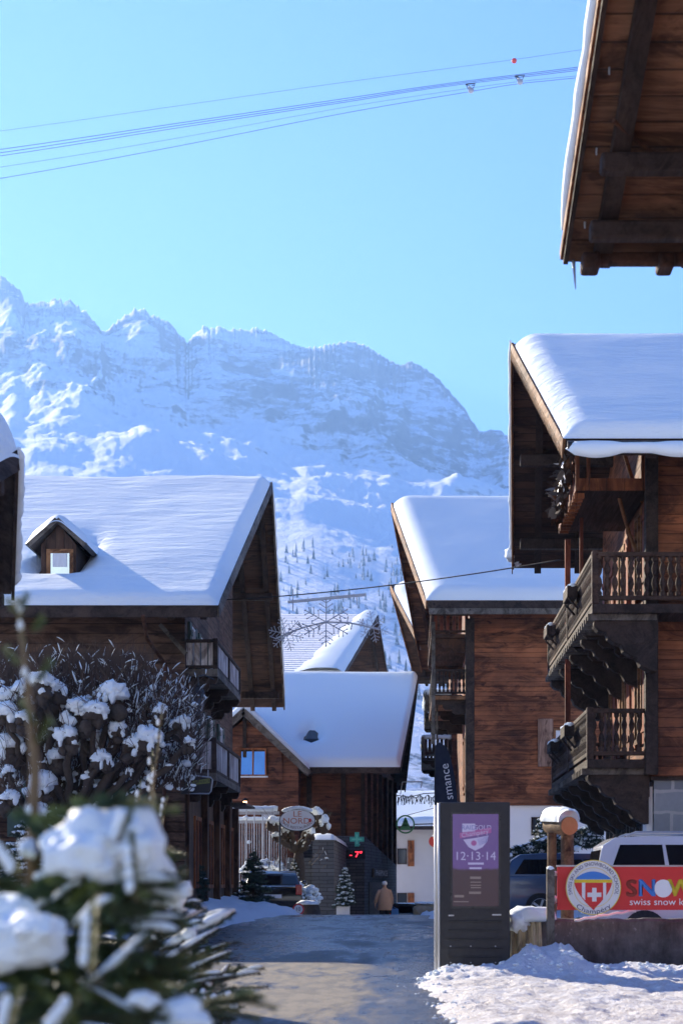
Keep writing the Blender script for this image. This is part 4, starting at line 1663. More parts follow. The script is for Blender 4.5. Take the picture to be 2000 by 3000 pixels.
g.build('verge_board', M['orange_wood'], rE)
snow_on(rE, EQ, t=.2, re=.2, rv=.16, rr=.4, seed=4.4, over=.02, wave=.05, mat='snow')


verge_snow(rE, EQ, 5.6, 17.35, .078, .06)
verge_snow(rN, NQ, 24.4, 27.25, .10, .05)
verge_snow(rL, LQ, 52.2, 61.3, .07, .02)
g = MB()
for i in range(16):
    y = 5.8 + i * .75
    g.tube([(EQ.verge(y) + .10, y, EQ.z(y) - .14), (EQ.verge(y) + .10, y, EQ.z(y) - .20)], [.010, .008], 6)
each(g, 'nail', M['steel'], rE)
ic = glass('icicle_ice', (.25, .3, .38), .1)
g = MB()
ex, ey, ez = EQ.verge(17.5) + .05, 17.46, EQ.z(17.5) - .13
g.tube([(ex, ey, ez), (ex + .008, ey, ez - .1), (ex + .015, ey, ez - .2), (ex + .02, ey, ez - .27)], [.02, .014, .009, .003], 8)
g.build('icicle', ic, rE, smooth=True)
g = MB()
g.box(EQ.verge(17.2) + .1, 4, 17.25, 17.37, 5.70, 5.82)
g.box(EQ.verge(17.2) + .80, EQ.verge(17.2) + .95, 17.2, 17.5, 5.66, 5.80)
g.box(EQ.verge(17.2) + .10, EQ.verge(17.2) + .27, 17.2, 17.5, 5.66, 5.80)
each(g, 'eave_beam', M['beam_brown'], rE, bevel=.03)
g = MB()
pts = []
for i in range(13):
    t = i / 12
    pts.append((lerp(1.75, 3.2, t), 15.9 + .5 * math.sin(t * 3.1) , 6.22 + .30 * (1 - t) ** 2 - .05))
g.tube(pts, .02, 6)
g.build('cable', M['beam_brown'], rE)
XA, ZA = Vector((1, 0, 0)), Vector((0, 0, 1))
# ================================================================== information totem
KY = 24.5
kz0, kz1 = -1.24, PZ(2350, KY)
kx0, kx1 = PX(1281, KY), PX(1494, KY)
K = thing('information_totem', 'anthracite information totem with a purple poster screen standing in ploughed snow', 'display', ((kx0 + kx1) / 2, KY + .18, kz0))
m_dark = plain('anthracite_powder_coat', (0.020, 0.021, 0.024), .5, .1, .1, 8, .05)
g = MB()
g.box(kx0 + .03, kx1 - .005, KY, KY + .34, kz0, kz1)
g.build('cabinet', m_dark, K, bevel=.012)
g = MB()
g.tube([(kx0 + .022, KY + .05, kz0), (kx0 + .022, KY + .05, kz1 - .01)], .024, 12)
g.tube([(kx0 - .022, KY + .20, kz0), (kx0 - .022, KY + .20, kz1 - .03)], .022, 12)
g.build('edge_tube', plain('brushed_aluminium', (.72, .72, .72), .45, .2, .06), K, smooth=True)
sx0, sx1, sz0, sz1 = PX(1325, KY), PX(1459, KY), PZ(2655, KY), PZ(2385, KY)
g = MB()
for a in ((sx0 - .03, sx1 + .03, sz1, sz1 + .03), (sx0 - .03, sx1 + .03, sz0 - .03, sz0), (sx0 - .03, sx0, sz0, sz1), (sx1, sx1 + .03, sz0, sz1)):
    g.box(a[0], a[1], KY - .008, KY - .002, a[2], a[3])
g.build('screen_frame', plain('screen_frame_black', (.02, .021, .024), .35, 0, .1), K)
k = NT('screen_picture')
co = k.coord()
x, y, z = k.sep(co)
zc = (sz0 + sz1) / 2 - kz0
lo_z, hi_z = sz0 - kz0, sz1 - kz0
wav = k.math('ADD', z, k.math('MULTIPLY', k.noise(co, 3.5, 3), .10))
f = k.ramp(wav, lerp(lo_z, hi_z, .43), lerp(lo_z, hi_z, .47))
c = k.mix(f, (.030, .008, .013), k.mix(k.noise(co, 2.5, 4), (.075, .04, .22), (.125, .055, .25)))
k.b.inputs['Base Color'].default_value = (.02, .02, .025, 1)
k.l(c, k.b.inputs['Emission Color'])
k.b.inputs['Emission Strength'].default_value = .27
k.rough(.22)
g = MB()
g.box(sx0, sx1, KY - .006, KY - .001, sz0, sz1)
scr = g.build('screen', k.m, K)
e_w = emis('screen_print_pale', (.30, .29, .55), .32)
e_r = emis('screen_print_pink', (.22, .06, .24), .32)
e_b = emis('screen_print_blue', (.07, .08, .30), .32)
e_t = emis('screen_print_grey', (.16, .13, .15), .28)
g = MB()
yy = KY - .0085
cx = (sx0 + sx1) / 2


def rq(x0, x1, z0, z1, mi, y=yy):
    g.add([(x0, y, z0), (x1, y, z0), (x1, y, z1), (x0, y, z1)], [(0, 1, 2, 3)], mi)


def sp(u, v):   # photo pixels on the screen
    return (PX(u, KY), yy, PZ(v, KY))


rq(PX(1353, KY), PX(1391, KY), PZ(2438, KY), PZ(2413, KY), 0)
put_text(g, 'RAID', .085, (PX(1372, KY), yy - .001, PZ(2425, KY)), XA, ZA, 2)
put_text(g, 'GOLD', .085, (PX(1412, KY), yy, PZ(2425, KY)), XA, ZA, 0)
g.add([sp(1346, 2440), sp(1346, 2456), sp(1438, 2440), sp(1438, 2424)], [(0, 1, 2, 3)], 1)
put_text(g, 'Champéry', .085, (PX(1390, KY), yy - .001, PZ(2442, KY)), (.985, 0, .16), (-.16, 0, .985), 0)
g.add([sp(1356, 2460), sp(1392, 2455), sp(1430, 2448), sp(1426, 2466), sp(1412, 2482), sp(1391, 2492), sp(1372, 2482)], [(0, 6, 5, 4, 3, 2, 1)], 0)
disc(g, (PX(1387, KY), yy - .001, PZ(2470, KY)), .036, XA, ZA, 20, 1)
g.add([sp(1396, 2457), sp(1430, 2449), sp(1424, 2468), sp(1404, 2478)], [(0, 3, 2, 1)], 2)
for v_ in g.v[-4:]:
    pass
put_text(g, '12·13·14', .155, (PX(1391, KY), yy, PZ(2509, KY)), XA, ZA, 0)
for (u0, u1, v0, v1) in ((1370, 1416, 2527, 2533), (1374, 1410, 2541, 2546)):
    rq(PX(u0, KY), PX(u1, KY), PZ(v1, KY), PZ(v0, KY), 0)
for (u0, u1, v0, v1) in ((1376, 1408, 2568, 2575), (1377, 1408, 2583, 2586), (1377, 1408, 2592, 2595), (1378, 1408, 2599, 2602), (1373, 1408, 2612, 2619), (1330, 1358, 2622, 2629), (1328, 1372, 2640, 2643)):
    rq(PX(u0, KY), PX(u1, KY), PZ(v1, KY), PZ(v0, KY), 3)
g.build('screen_print', [e_w, e_r, e_b, e_t], scr)
g = MB()
for i in range(6):
    z = PZ(2694 + i * 26, KY)
    g.box(PX(1313, KY), PX(1468, KY), KY - .012, KY - .001, z - .034, z - .012)
g.build('louvre', plain('louvre_black', (.016, .017, .019), .5, .1, .1), K, bevel=.004)
g = MB()
g.box(PX(1313, KY), PX(1329, KY), KY - .004, KY - .001, PZ(2684, KY), PZ(2680, KY))
g.box(PX(1441, KY), PX(1467, KY), KY - .004, KY - .001, PZ(2682, KY), PZ(2678, KY))
for u in (1319, 1378, 1450):
    for v in (2772, 2820):
        disc(g, (PX(u, KY), KY - .014, PZ(v, KY)), .008, XA, ZA, 8)
g.build('label_plate', M['steel'], K)

# ================================================================== concrete wall, banner, badge
k = NT('stained_concrete')
co = k.coord()
x, y, z = k.sep(co)
n1 = k.noise(co, 1.1, 7, .7)
n2 = k.noise(k.scale(co, (3, 3, .6)), 1.6, 6, .7)
n3 = k.noise(co, 14, 5, .7)
c = k.mix(k.ramp(n1, .35, .65), (.042, .043, .042), (.155, .155, .15))
c = k.mul(.7, c, k.mix(k.ramp(n2, .35, .65), (.4, .4, .4), (1, 1, 1)))
c = k.mix(k.math('MULTIPLY', k.ramp(n3, .60, .66), k.math('MULTIPLY', k.ramp(n1, .5, .7), .5)), c, (.7, .72, .76))
k.base(c)
k.rough(.9)
k.normal(k.bump(n3, .6, .02, k.bump(n1, .5, .06)))
WY = 25.0
g = MB()
nx_ = 70
vs, fs = [], []
x0, x1 = PX(1560, WY), 7.5
for i in range(nx_ + 1):
    x = lerp(x0, x1, i / nx_)
    ztop = -.46 + .035 * nz(x * 2, 1.1) + .02 * nz(x * 7, 2)
    for (yo, zz) in ((-.04 + .03 * nz(x * 1.4, 5), -1.5), (-.02 + .05 * nz(x * 1.7, 9), -.95), (.0, ztop - .04), (.05, ztop), (.35, ztop), (.4, -1.5)):
        vs.append((x, WY + yo, zz))
for i in range(nx_):
    for j in range(5):
        fs.append((i * 6 + j, (i + 1) * 6 + j, (i + 1) * 6 + j + 1, i * 6 + j + 1))
fs += [(5, 4, 3, 2, 1, 0), tuple(nx_ * 6 + j for j in range(6))]
g.add(vs, fs)
tag(g.build('retaining_wall', k.m, origin=(4, 25.2, -1.5)), 'rough dark concrete retaining wall below the red ski school banner', 'wall')
g = MB()
pts = []
for i in range(14):
    t = i / 13
    pts.append(P(lerp(1682, 1862, t), lerp(2697, 2667, t) + 2 * math.sin(i * 2), 24.9))
g.tube(pts, [.018 + .014 * abs(nz(i * .9, 3)) for i in range(14)], 7)
tag(g.build('snow_plank', M['snow'], smooth=True), 'thin snow-covered plank leaning along the wall under the round badge', 'plank')

BY = 24.68
red = plain('banner_red', (.66, .030, .028), .5, 0, .06, 3, .05)
NB = thing('ski_school_banner', 'red ski school banner with bright SNOW letters fixed above the concrete wall', 'banner', (3.3, BY, -.4))
bx0, bx1, bz0, bz1 = PX(1631, BY), 4.75, PZ(2666, BY), PZ(2538, BY)
g = MB()
g.box(bx0, bx1, BY, BY + .03, bz0, bz1)
g.build('panel', red, NB, bevel=.004)
g = MB()
g.box(bx0 - .01, bx1, BY - .006, BY + .04, bz1 - .006, bz1 + .016)
g.build('top_rail', M['steel'], NB)
cols_ = [plain('print_maroon', (.28, .03, .02), .5, 0, .05, 3, 0), plain('print_blue', (.05, .22, .62), .5, 0, .05, 3, 0), plain('print_white', (.8, .8, .8), .5, 0, .05, 3, 0), plain('print_yellow', (.75, .56, .03), .5, 0, .05, 3, 0), plain('print_green', (.06, .4, .08), .5, 0, .05, 3, 0)]
g = MB()
fz = .30
for ch, u, v, mi in (('S', 1848, 2605, 0), ('N', 1894, 2604, 1), ('W', 1992, 2604, 3)):
    put_text(g, ch, fz, (PX(u, BY), BY - .004, PZ(v, BY)), XA, ZA, mi, wide=1.05)
    for ox_, oz_ in ((.012, -.006), (-.012, .006), (.012, .008), (-.010, -.008), (0, .012)):
        put_text(g, ch, fz, (PX(u, BY) + ox_, BY - .0035, PZ(v, BY) + oz_), XA, ZA, mi, wide=1.05)
disc(g, (PX(1941, BY), BY - .004, PZ(2603, BY)), .118, XA, ZA, 30, 2)
for i, ch in enumerate('KIDS'):
    put_text(g, ch, fz, (PX(2050 + i * 48, BY), BY - .004, PZ(2604, BY)), XA, ZA, (4, 1, 3, 2)[i])
put_text(g, 'swiss snow kids', .125, (PX(1938, BY), BY - .004, PZ(2643, BY)), XA, ZA, 2, wide=1.08)
g.build('lettering', cols_, NB)
# round badge
DYB = BY - .045
cxb, czb = PX(1737, DYB), PZ(2600, DYB)
BD = thing('round_badge', 'round white Swiss ski school badge with red shield and white cross', 'sign', (cxb, DYB, czb - .36))
g = MB()
g.lathe((cxb, DYB, czb), [(.362, 0), (.362, .03)], 64, axis='y')
g.build('plate', M['white_paint'], BD)
yel = cols_[3]
g = MB()
yb_ = DYB - .004
disc(g, (cxb, yb_, czb), .362, XA, ZA, 64, 1, r2=.352)
disc(g, (cxb, yb_, czb), .262, XA, ZA, 64, 1, r2=.256)
dk = plain('print_dark_blue', (.02, .03, .10), .5, 0, .05, 3, 0)


def bp(u, v, o=0.0):
    return (PX(u, DYB), yb_ - o, PZ(v, DYB))


# shield: blue arched top, yellow band, red field with white bars and cross
arc_ = [bp(1682 + 108 * i / 16, 2576 - 23 * math.sin(math.pi * i / 16) ** .8) for i in range(17)]
g.add(arc_, [tuple(reversed(range(17)))], 2)
g.add([bp(1680, 2577), bp(1792, 2577), bp(1791, 2586), bp(1681, 2586)], [(0, 3, 2, 1)], 1)
sh = []
for i in range(11):
    t = i / 10
    sh.append((1681 + 57 * t ** 1.6, 2586 + 81 * t))
shR = [(1737 + (1737 - u) - 2, v) for u, v in sh]
ol = [bp(u, v) for u, v in sh] + [bp(u, v) for u, v in reversed(shR[:-1])]
g.add(ol, [tuple(range(len(ol)))], 3)
g.add([bp(1703, 2586, .001), bp(1713, 2586, .001), bp(1713, 2638, .001), bp(1703, 2627, .001)], [(0, 3, 2, 1)], 4)
g.add([bp(1765, 2586, .001), bp(1774, 2586, .001), bp(1774, 2624, .001), bp(1765, 2637, .001)], [(0, 3, 2, 1)], 4)
g.add([bp(1733, 2601, .001), bp(1746, 2601, .001), bp(1746, 2641, .001), bp(1733, 2641, .001)], [(0, 3, 2, 1)], 4)
g.add([bp(1719, 2615, .0012), bp(1760, 2615, .0012), bp(1760, 2628, .0012), bp(1719, 2628, .0012)], [(0, 3, 2, 1)], 4)
put_text(g, 'SWISS SKI AND SNOWBOARD SCHOOL', .066, (cxb, yb_, czb), XA, ZA, 0, arc=.307, wide=.98)
put_text(g, 'Champéry', .088, (cxb, yb_, czb), XA, ZA, 0, arc=-.318, wide=1.3)
g.build('print', [dk, yel, cols_[1], red, M['white_paint']], BD)

# thin post left of the banner
g = MB()
pz0 = ground_z(PX(1611, 24.6), 24.6) - .1
g.box(PX(1600, 24.6), PX(1623, 24.6), 24.55, 24.66, pz0, PZ(2546, 24.6))
ps = tag(g.build('sign_post', M['grey_beam'], bevel=.012), 'thin grey wooden post with a snow cap at the end of the red banner', 'post')
g = MB()
g.blob((PX(1611, 24.6), 24.6, PZ(2545, 24.6)), (.055, .06, .035), 2, .2, 2, 4)
g.build('snow', M['snow'], ps, smooth=True)
g = MB()
g.box(PX(1612, 24.75), PX(1640, 24.75), 24.72, 24.78, PZ(2566, 24.75), PZ(2556, 24.75))
g.blob((PX(1624, 24.75), 24.75, PZ(2558, 24.75)), (.06, .05, .03), 1, .2, 2, 2)
g.blob((PX(1622, 24.75), 24.75, PZ(2635, 24.75)), (.055, .05, .055), 2, .25, 2, 7)
g.build('rail_snow', M['snow'], ps, smooth=True)

# log gate: two posts with a thick log laid across
lw = wood('fresh_log', (.16, .10, .055), (.42, .29, .16), 'none', 5, 0)
le = plain('sawn_log_end', (.48, .20, .075), .8, 0, .18, 14, .2)
LY = 26.0
LP = thing('log_trestle', 'pair of round posts carrying a thick snow-capped log behind the red banner', 'trestle', (PX(1645, LY), LY, -1.1))
for (u0, u1, yo) in ((1604, 1632, .16), (1641, 1680, 0)):
    g = MB()
    r_ = (u1 - u0) / 2 * LY / F
    xc = PX((u0 + u1) / 2, LY)
    g.tube([(xc, LY + yo, -1.2), (xc, LY + yo, PZ(2440, LY))], r_, 14)
    g.build('post', lw, LP, smooth=False)
a, b = P(1667, 2420, LY - .22), P(1612, 2418, LY + .55)
g = MB()
n_ = (b - a).normalized()
g.tube([a, a + n_ * .02, b - n_ * .02, b], [.122, .13, .13, .12], 22)
lg = g.build('log', lw, LP, smooth=True)
g = MB()
q = a - n_ * .004
xx = n_.cross(ZA).normalized()
zz_ = xx.cross(n_)
disc(g, q, .122, xx, zz_, 28)
disc(g, q - n_ * .002, .06, xx, zz_, 28, 0, r2=.055)
g.build('log_end', le, LP)
g = MB()
vs, fs = [], []
for i in range(17):
    t = i / 16
    c = a.lerp(b, t * .98 + .035) + Vector((0, 0, .035))
    e = min(1, min(t, 1 - t) / .12)
    for j in range(13):
        th = .12 + (math.pi - .24) * j / 12
        rr_ = .135 + (.085 * math.sqrt(max(0, math.sin(th))) if math.sin(th) > 0 else 0) * (.55 + .45 * math.sqrt(max(0, 1 - (1 - e) ** 2))) * (1 + .35 * nz(t * 5, j * .4))
        vs.append(c + xx * math.cos(th) * rr_ + zz_ * math.sin(th) * rr_)
for i in range(16):
    for j in range(12):
        fs.append((i * 13 + j, (i + 1) * 13 + j, (i + 1) * 13 + j + 1, i * 13 + j + 1))
fs.append(tuple(range(12, -1, -1)))
fs.append(tuple(16 * 13 + j for j in range(13)))
g.add(vs, fs)
g.build('snow', M['snow'], LP, smooth=True)

# old stump with draped snow beside the totem
SX, SY = PX(1545, 24.95), 24.95
st = thing('tree_stump', 'split sunlit tree stump with thick snow cap between totem and wooden post', 'stump', (SX, SY, -1.15))
g = MB()
vs, fs = [], []
n = 40
for k_, zz in enumerate((-1.25, -1.0, -.75, -.55, -.45)):
    for j in range(n):
        t = 2 * math.pi * j / n
        rr_ = (.25 - .05 * k_ / 4 + .035 * math.sin(j * 2.1) + .03 * nz(j * .9, k_ * .2)) * (1.12 if k_ == 0 else 1)
        vs.append((SX - .04 + rr_ * math.cos(t), SY + .1 + rr_ * .9 * math.sin(t), zz + .05 * nz(j * .6, 3) * (k_ == 4)))
for k_ in range(4):
    for j in range(n):
        fs.append((k_ * n + j, k_ * n + (j + 1) % n, (k_ + 1) * n + (j + 1) % n, (k_ + 1) * n + j))
fs.append(tuple(4 * n + j for j in range(n)))
g.add(vs, fs)
k = NT('weathered_stump')
co = k.coord()
gr_ = k.noise(k.scale(co, (14, 14, 1.2)), 1, 5, .7)
k.base(k.mix(k.ramp(gr_, .35, .65), (.10, .075, .045), (.62, .52, .32)))
k.rough(.85)
k.normal(k.bump(gr_, .9, .05))
g.build('trunk', k.m, st)
g = MB()
g.blob((SX + .02, SY + .1, -.44), (.30, .3, .15), 3, .3, 2.2, 3, flatb=-.35)
g.blob((SX + .17, SY + .08, -.43), (.2, .2, .13), 3, .3, 2.2, 5, flatb=-.35)
g.blob((SX - .13, SY - .02, -.50), (.17, .2, .14), 3, .45, 3.0, 8)
g.build('snow', M['snow'], st, smooth=True)

# ================================================================== vehicles
def paint(name, col, r=.25, metal=.0):
    k = NT(name)
    co = k.coord()
    k.base(k.mix(k.noise(co, 3, 4), tuple(c * .9 for c in col), col))
    k.rough(r)
    k.b.inputs['Metallic'].default_value = metal
    k.b.inputs['Coat Weight'].default_value = .6
    k.b.inputs['Coat Roughness'].default_value = .08
    return k.m


def car(name, label, loc, rz, body_mat, L=4.6, W=1.8, H=1.72, kind='suv', roof_rail=False):
    """built along +Y (nose), tail at y=0"""
    o = thing(name, label, 'car', loc, rz=rz)
    if kind == 'suv':
        low = [(0.02, .32), (0, .62), (.04, .98), (.12, 1.04), (L * .72, 1.02), (L * .95, .92), (L, .72), (L - .02, .34), (L - .12, .26), (.12, .26)]
        cab = [(.10, 1.03), (.22, H - .16), (.42, H - .03), (.9, H), (L * .45, H - .01), (L * .55, H - .08), (L * .74, 1.02)]
    else:
        low = [(0.02, .30), (0, .60), (.05, .92), (.2, .98), (L * .72, .92), (L * .95, .80), (L, .62), (L - .02, .3), (L - .12, .22), (.12, .22)]
        cab = [(.28, .96), (.75, H - .14), (1.0, H - .03), (1.5, H), (L * .45, H - .02), (L * .52, H - .07), (L * .73, .92)]
    arches = (.85, L - .92)

    def shell(prof, hw0, hw1, nx=1):
        g = MB()
        n = len(prof)
        zmin, zmax = min(p[1] for p in prof), max(p[1] for p in prof)
        secs = ((-1.0, 1), (-.965, 1), (.965, 1), (1.0, 1))
        vs = []
        for sx, _ in secs:
            for (y, z) in prof:
                hw = lerp(hw0, hw1, (z - zmin) / (zmax - zmin))
                vs.append((sx * hw, y, z))
        fs = []
        for i in range(3):
            for j in range(n):
                fs.append((i * n + j, i * n + (j + 1) % n, (i + 1) * n + (j + 1) % n, (i + 1) * n + j))
        fs.append(tuple(reversed(range(n))))
        fs.append(tuple(range(3 * n, 4 * n)))
        g.add(vs, fs)
        return g
    hw = W / 2
    g = shell(low, hw, hw * .97)
    b = g.build('body', body_mat, o, local=True, bevel=.05, seg=3)
    b.data.polygons.foreach_set('use_smooth', [True] * len(b.data.polygons))
    g = shell(cab, hw * .95, hw * .78)
    c = g.build('cabin', body_mat, b, local=True, bevel=.05, seg=3)
    c.data.polygons.foreach_set('use_smooth', [True] * len(c.data.polygons))
    # glazing, 6 mm proud of the cabin skin
    zmin, zmax = min(p[1] for p in cab), max(p[1] for p in cab)

    def hwz(z):
        return lerp(hw * .95, hw * .78, (z - zmin) / (zmax - zmin))
    zb, zt = zmin + .06, H - .14
    y_r0, y_r1 = lerp(cab[0][0], cab[1][0], .2) + .12, cab[2][0] + .05
    y_f0, y_f1 = cab[-1][0] - .22, cab[-2][0] - .02
    splits = [0, .33, .66, 1] if kind == 'suv' else [0, .5, 1]
    for sg in (-1, 1):
        g = MB()
        for i in range(len(splits) - 1):
            a0, a1 = splits[i] + .012, splits[i + 1] - .012
            pb = [lerp(y_r0, y_f0, a0), lerp(y_r0, y_f0, a1)]
            pt = [lerp(y_r1, y_f1, a0), lerp(y_r1, y_f1, a1)]
            q = [(sg * (hwz(zb) + .008), pb[0], zb), (sg * (hwz(zb) + .008), pb[1], zb), (sg * (hwz(zt) + .008), pt[1], zt), (sg * (hwz(zt) + .008), pt[0], zt)]
            g.prism(q if sg > 0 else list(reversed(q)), (-sg * .006, 0, 0))
        g.build('side_window', M['car_glass'], o, local=True)
    for nm, (p0, p1), sgn in (('rear_window', (cab[0], cab[1]), -1), ('windscreen', (cab[-1], cab[-2]), 1)):
        g = MB()
        a, b2 = Vector((0, p0[0], p0[1])), Vector((0, p1[0], p1[1]))
        d = (b2 - a)
        nn = Vector((0, d.z, -d.y)).normalized() * (1 if sgn > 0 else -1)
        if nn.y * sgn < 0:
            nn = -nn
        qa, qb = a + d * .12 + nn * .012, a + d * .9 + nn * .012
        wa, wb = hwz(qa.z) * .88, hwz(qb.z) * .9
        q = [qa + Vector((-wa, 0, 0)), qa + Vector((wa, 0, 0)), qb + Vector((wb, 0, 0)), qb + Vector((-wb, 0, 0))]
        g.prism(q, -nn * .5)
        g.build(nm, M['car_glass'], o, local=True)
    for sg in (-1, 1):
        for ya in arches:
            g = MB()
            x0 = sg * (hw - .20)
            g.lathe((x0, ya, .33), [(.20, 0), (.335, .0), (.335, sg * .21), (.20, sg * .21)], 26, axis='x')
            wh_ = g.build('wheel', M['rubber'], o, local=True)
            g = MB()
            g.lathe((x0, ya, .33), [(.02, sg * .05), (.20, sg * .16), (.215, sg * .215), (.19, sg * .205), (.10, sg * .17), (.04, sg * .2), (.01, sg * .2)], 20, axis='x')
            for i in range(5):
                t = 2 * math.pi * i / 5
                g.bar((x0 + sg * .205, ya, .33), (x0 + sg * .205, ya + .19 * math.cos(t), .33 + .19 * math.sin(t)), .05, .02, up=(1, 0, 0))
            g.build('rim', M['steel'], wh_, local=True)
        g = MB()
        g.box(min(sg * (hw - .20), sg * (hw - .012)), max(sg * (hw - .20), sg * (hw - .012)), -.015, .05, .70, 1.0)
        g.build('tail_light', M['tail_red'], o, local=True, bevel=.02)
        g = MB()
        g.box(min(sg * (hw - .45), sg * (hw - .08)), max(sg * (hw - .45), sg * (hw - .08)), L - .12, L - .005, .62, .78)
        g.build('headlight', M['lamp_glass'], o, local=True, bevel=.02)
        g = MB()
        g.blob((sg * (hw + .08), L * .66, 1.06), (.10, .06, .08), 2, .05)
        g.build('wing_mirror', body_mat, o, local=True, smooth=True)
        if roof_rail:
            g = MB()
            g.tube([(sg * hw * .72, .6, H - .01), (sg * hw * .72, .75, H + .05), (sg * hw * .72, L * .42, H + .05), (sg * hw * .72, L * .46, H - .02)], .022, 8)
            g.build('roof_rail', M['steel'], o, local=True)
    g = MB()
    g.box(-.26, .26, -.012, .02, .60, .71)
    g.build('number_plate', M['white_paint'], o, local=True)
    g = MB()
    g.box(-hw * .93, hw * .93, -.05, .12, .34, .52)
    g.build('bumper', M['rubber'], o, local=True, bevel=.03)
    return o


M['car_glass'] = glass('car_glass', (.010, .012, .016), .05)
M['tail_red'] = plain('tail_light_red', (.42, .012, .012), .2, 0, .1, 8, 0)
M['lamp_glass'] = glass('lamp_glass', (.5, .52, .55), .1)
vx = 2.76
van = car('white_suv', 'white family car with roof rails parked behind the red banner', (vx, 29.4, .74 - 1.80), math.radians(-90), paint('white_car_paint', (.62, .63, .64)), L=4.7, W=1.85, H=1.80, roof_rail=True)
g = MB()
g.tube([(0, .55, 1.78), (0, .42, 1.90), (0, .2, 2.02)], [.02, .008, .004], 6)
g.build('antenna', M['rubber'], van, local=True)
car('dark_blue_car', 'dark blue car parked behind the log trestle and stump', (2.12, 42.6, -.86), math.radians(-90), paint('navy_car_paint', (.045, .08, .15)), L=4.5, W=1.8, H=1.55)
car('black_car', 'black car with a red tail light beside the dark spruce', (-3.95, 55.6, -1.02), math.radians(4), paint('black_car_paint', (.012, .012, .014)), L=4.4, W=1.75, H=1.43, kind='hatch')
car('distant_car', 'small dark car below the white house beyond the street crest', (-.02, 79.0, -2.22), math.radians(-8), paint('dusk_car_paint', (.02, .025, .035)), L=4.2, W=1.7, H=1.42, kind='hatch')

# ================================================================== signs along the street
# oval café sign
SYc = 59.0
c = P(871, 2403, SYc)
sg = thing('cafe_sign', 'oval white café sign lettered LE NORD on a thin pole', 'sign', (c.x - .1, SYc, -1.1))
g = MB()
pts = [c + Vector((.555 * math.cos(t), 0, .335 * math.sin(t))) for t in [2 * math.pi * i / 48 for i in range(48)]]
g.prism(pts, (0, .06, 0))
g.build('plate', plain('sign_cream', (.86, .85, .82), .5, 0, .05), sg)
g = MB()
n = 48
po = [c + Vector((.575 * math.cos(2 * math.pi * i / n), -.012, .355 * math.sin(2 * math.pi * i / n))) for i in range(n)]
pi_ = [c + Vector((.545 * math.cos(2 * math.pi * i / n), -.012, .325 * math.sin(2 * math.pi * i / n))) for i in range(n)]
g.add(po + pi_, [(i, (i + 1) % n, n + (i + 1) % n, n + i) for i in range(n)])
g.build('rim', M['iron'], sg)
g = MB()
orange = plain('sign_orange', (.62, .22, .10), .5, 0, .05)
put_text(g, 'LE', .25, c + Vector((0, -.008, .185)), XA, ZA, 0, wide=1.15)
put_text(g, 'NORD', .26, c + Vector((-.03, -.008, -.03)), XA, ZA, 0, wide=1.12)
g.blob(c + Vector((.40, -.012, -.01)), (.045, .006, .07), 1, .2, 2, 1, 1)
cc = c + Vector((0, -.008, .42))
put_text(g, 'CAFE RESTAURANT', .115, cc, XA, ZA, 2, arc=-.665, wide=1.12)
g.build('lettering', [orange, plain('sign_red', (.6, .06, .05), .5, 0, .05), plain('sign_brown', (.22, .13, .10), .5, 0, .05)], sg)
g = MB()
g.tube([(c.x - .55, SYc + .03, -1.25), (c.x - .55, SYc + .03, c.z)], .03, 8)
g.tube([(c.x - .55, SYc + .03, c.z - .02), (c.x + .1, SYc + .05, c.z - .02)], .022, 6)
g.build('pole', M['iron'], sg)
g = MB()
for i in range(10):
    t = math.radians(50 + 80 * i / 9)
    g.blob(c + Vector((.58 * math.cos(t), .03, .36 * math.sin(t) + .03)), (.12, .09, .065), 2, .25, 2, i)
g.build('snow', M['snow'], sg, smooth=True)

# pharmacy cross and temperature
CY = 76.3
cx_ = P(1045, 2459, CY)
ph = thing('pharmacy_cross', 'green pharmacy cross on the brown chalet above the street', 'sign', (cx_.x, CY, cx_.z - .3))
g = MB()
for a in ((-.09, .09, -.29, .29), (-.29, -.09, -.09, .09), (.09, .29, -.09, .09)):
    g.box(cx_.x + a[0], cx_.x + a[1], CY, CY + .16, cx_.z + a[2], cx_.z + a[3])
g.build('cross', plain('pharmacy_green', (.06, .52, .36), .4, 0, .06), ph)
g = MB()
for a in ((-.035, .035, -.2, .2), (-.2, -.037, -.035, .035), (.037, .2, -.035, .035)):
    g.box(cx_.x + a[0], cx_.x + a[1], CY - .012, CY - .002, cx_.z + a[2], cx_.z + a[3])
g.bar((cx_.x, CY + .1, cx_.z - .2), (cx_.x + .1, 77.35, cx_.z - .2), .05, .05)
g.build('core', plain('pharmacy_pale_green', (.16, .72, .52), .4, 0, .06), ph)
tc = P(1042, 2504, CY)
td = thing('temperature_display', 'small dark display with red digits below the green cross', 'display', (tc.x, CY, tc.z - .2))
g = MB()
g.box(tc.x - .40, tc.x + .38, CY, CY + .12, tc.z - .17, tc.z + .17)
g.bar((tc.x, CY + .1, tc.z), (tc.x + .05, 77.35, tc.z), .05, .05)
g.build('case', M['rubber'], td)
g = MB()
put_text(g, '- 7°', .34, (tc.x, CY - .006, tc.z), XA, ZA, 0, wide=1.05)
put_text(g, '- 7°', .34, (tc.x + .012, CY - .007, tc.z), XA, ZA, 0, wide=1.05)
g.build('digits', emis('led_red', (1.0, .03, .06), 1.2), td)

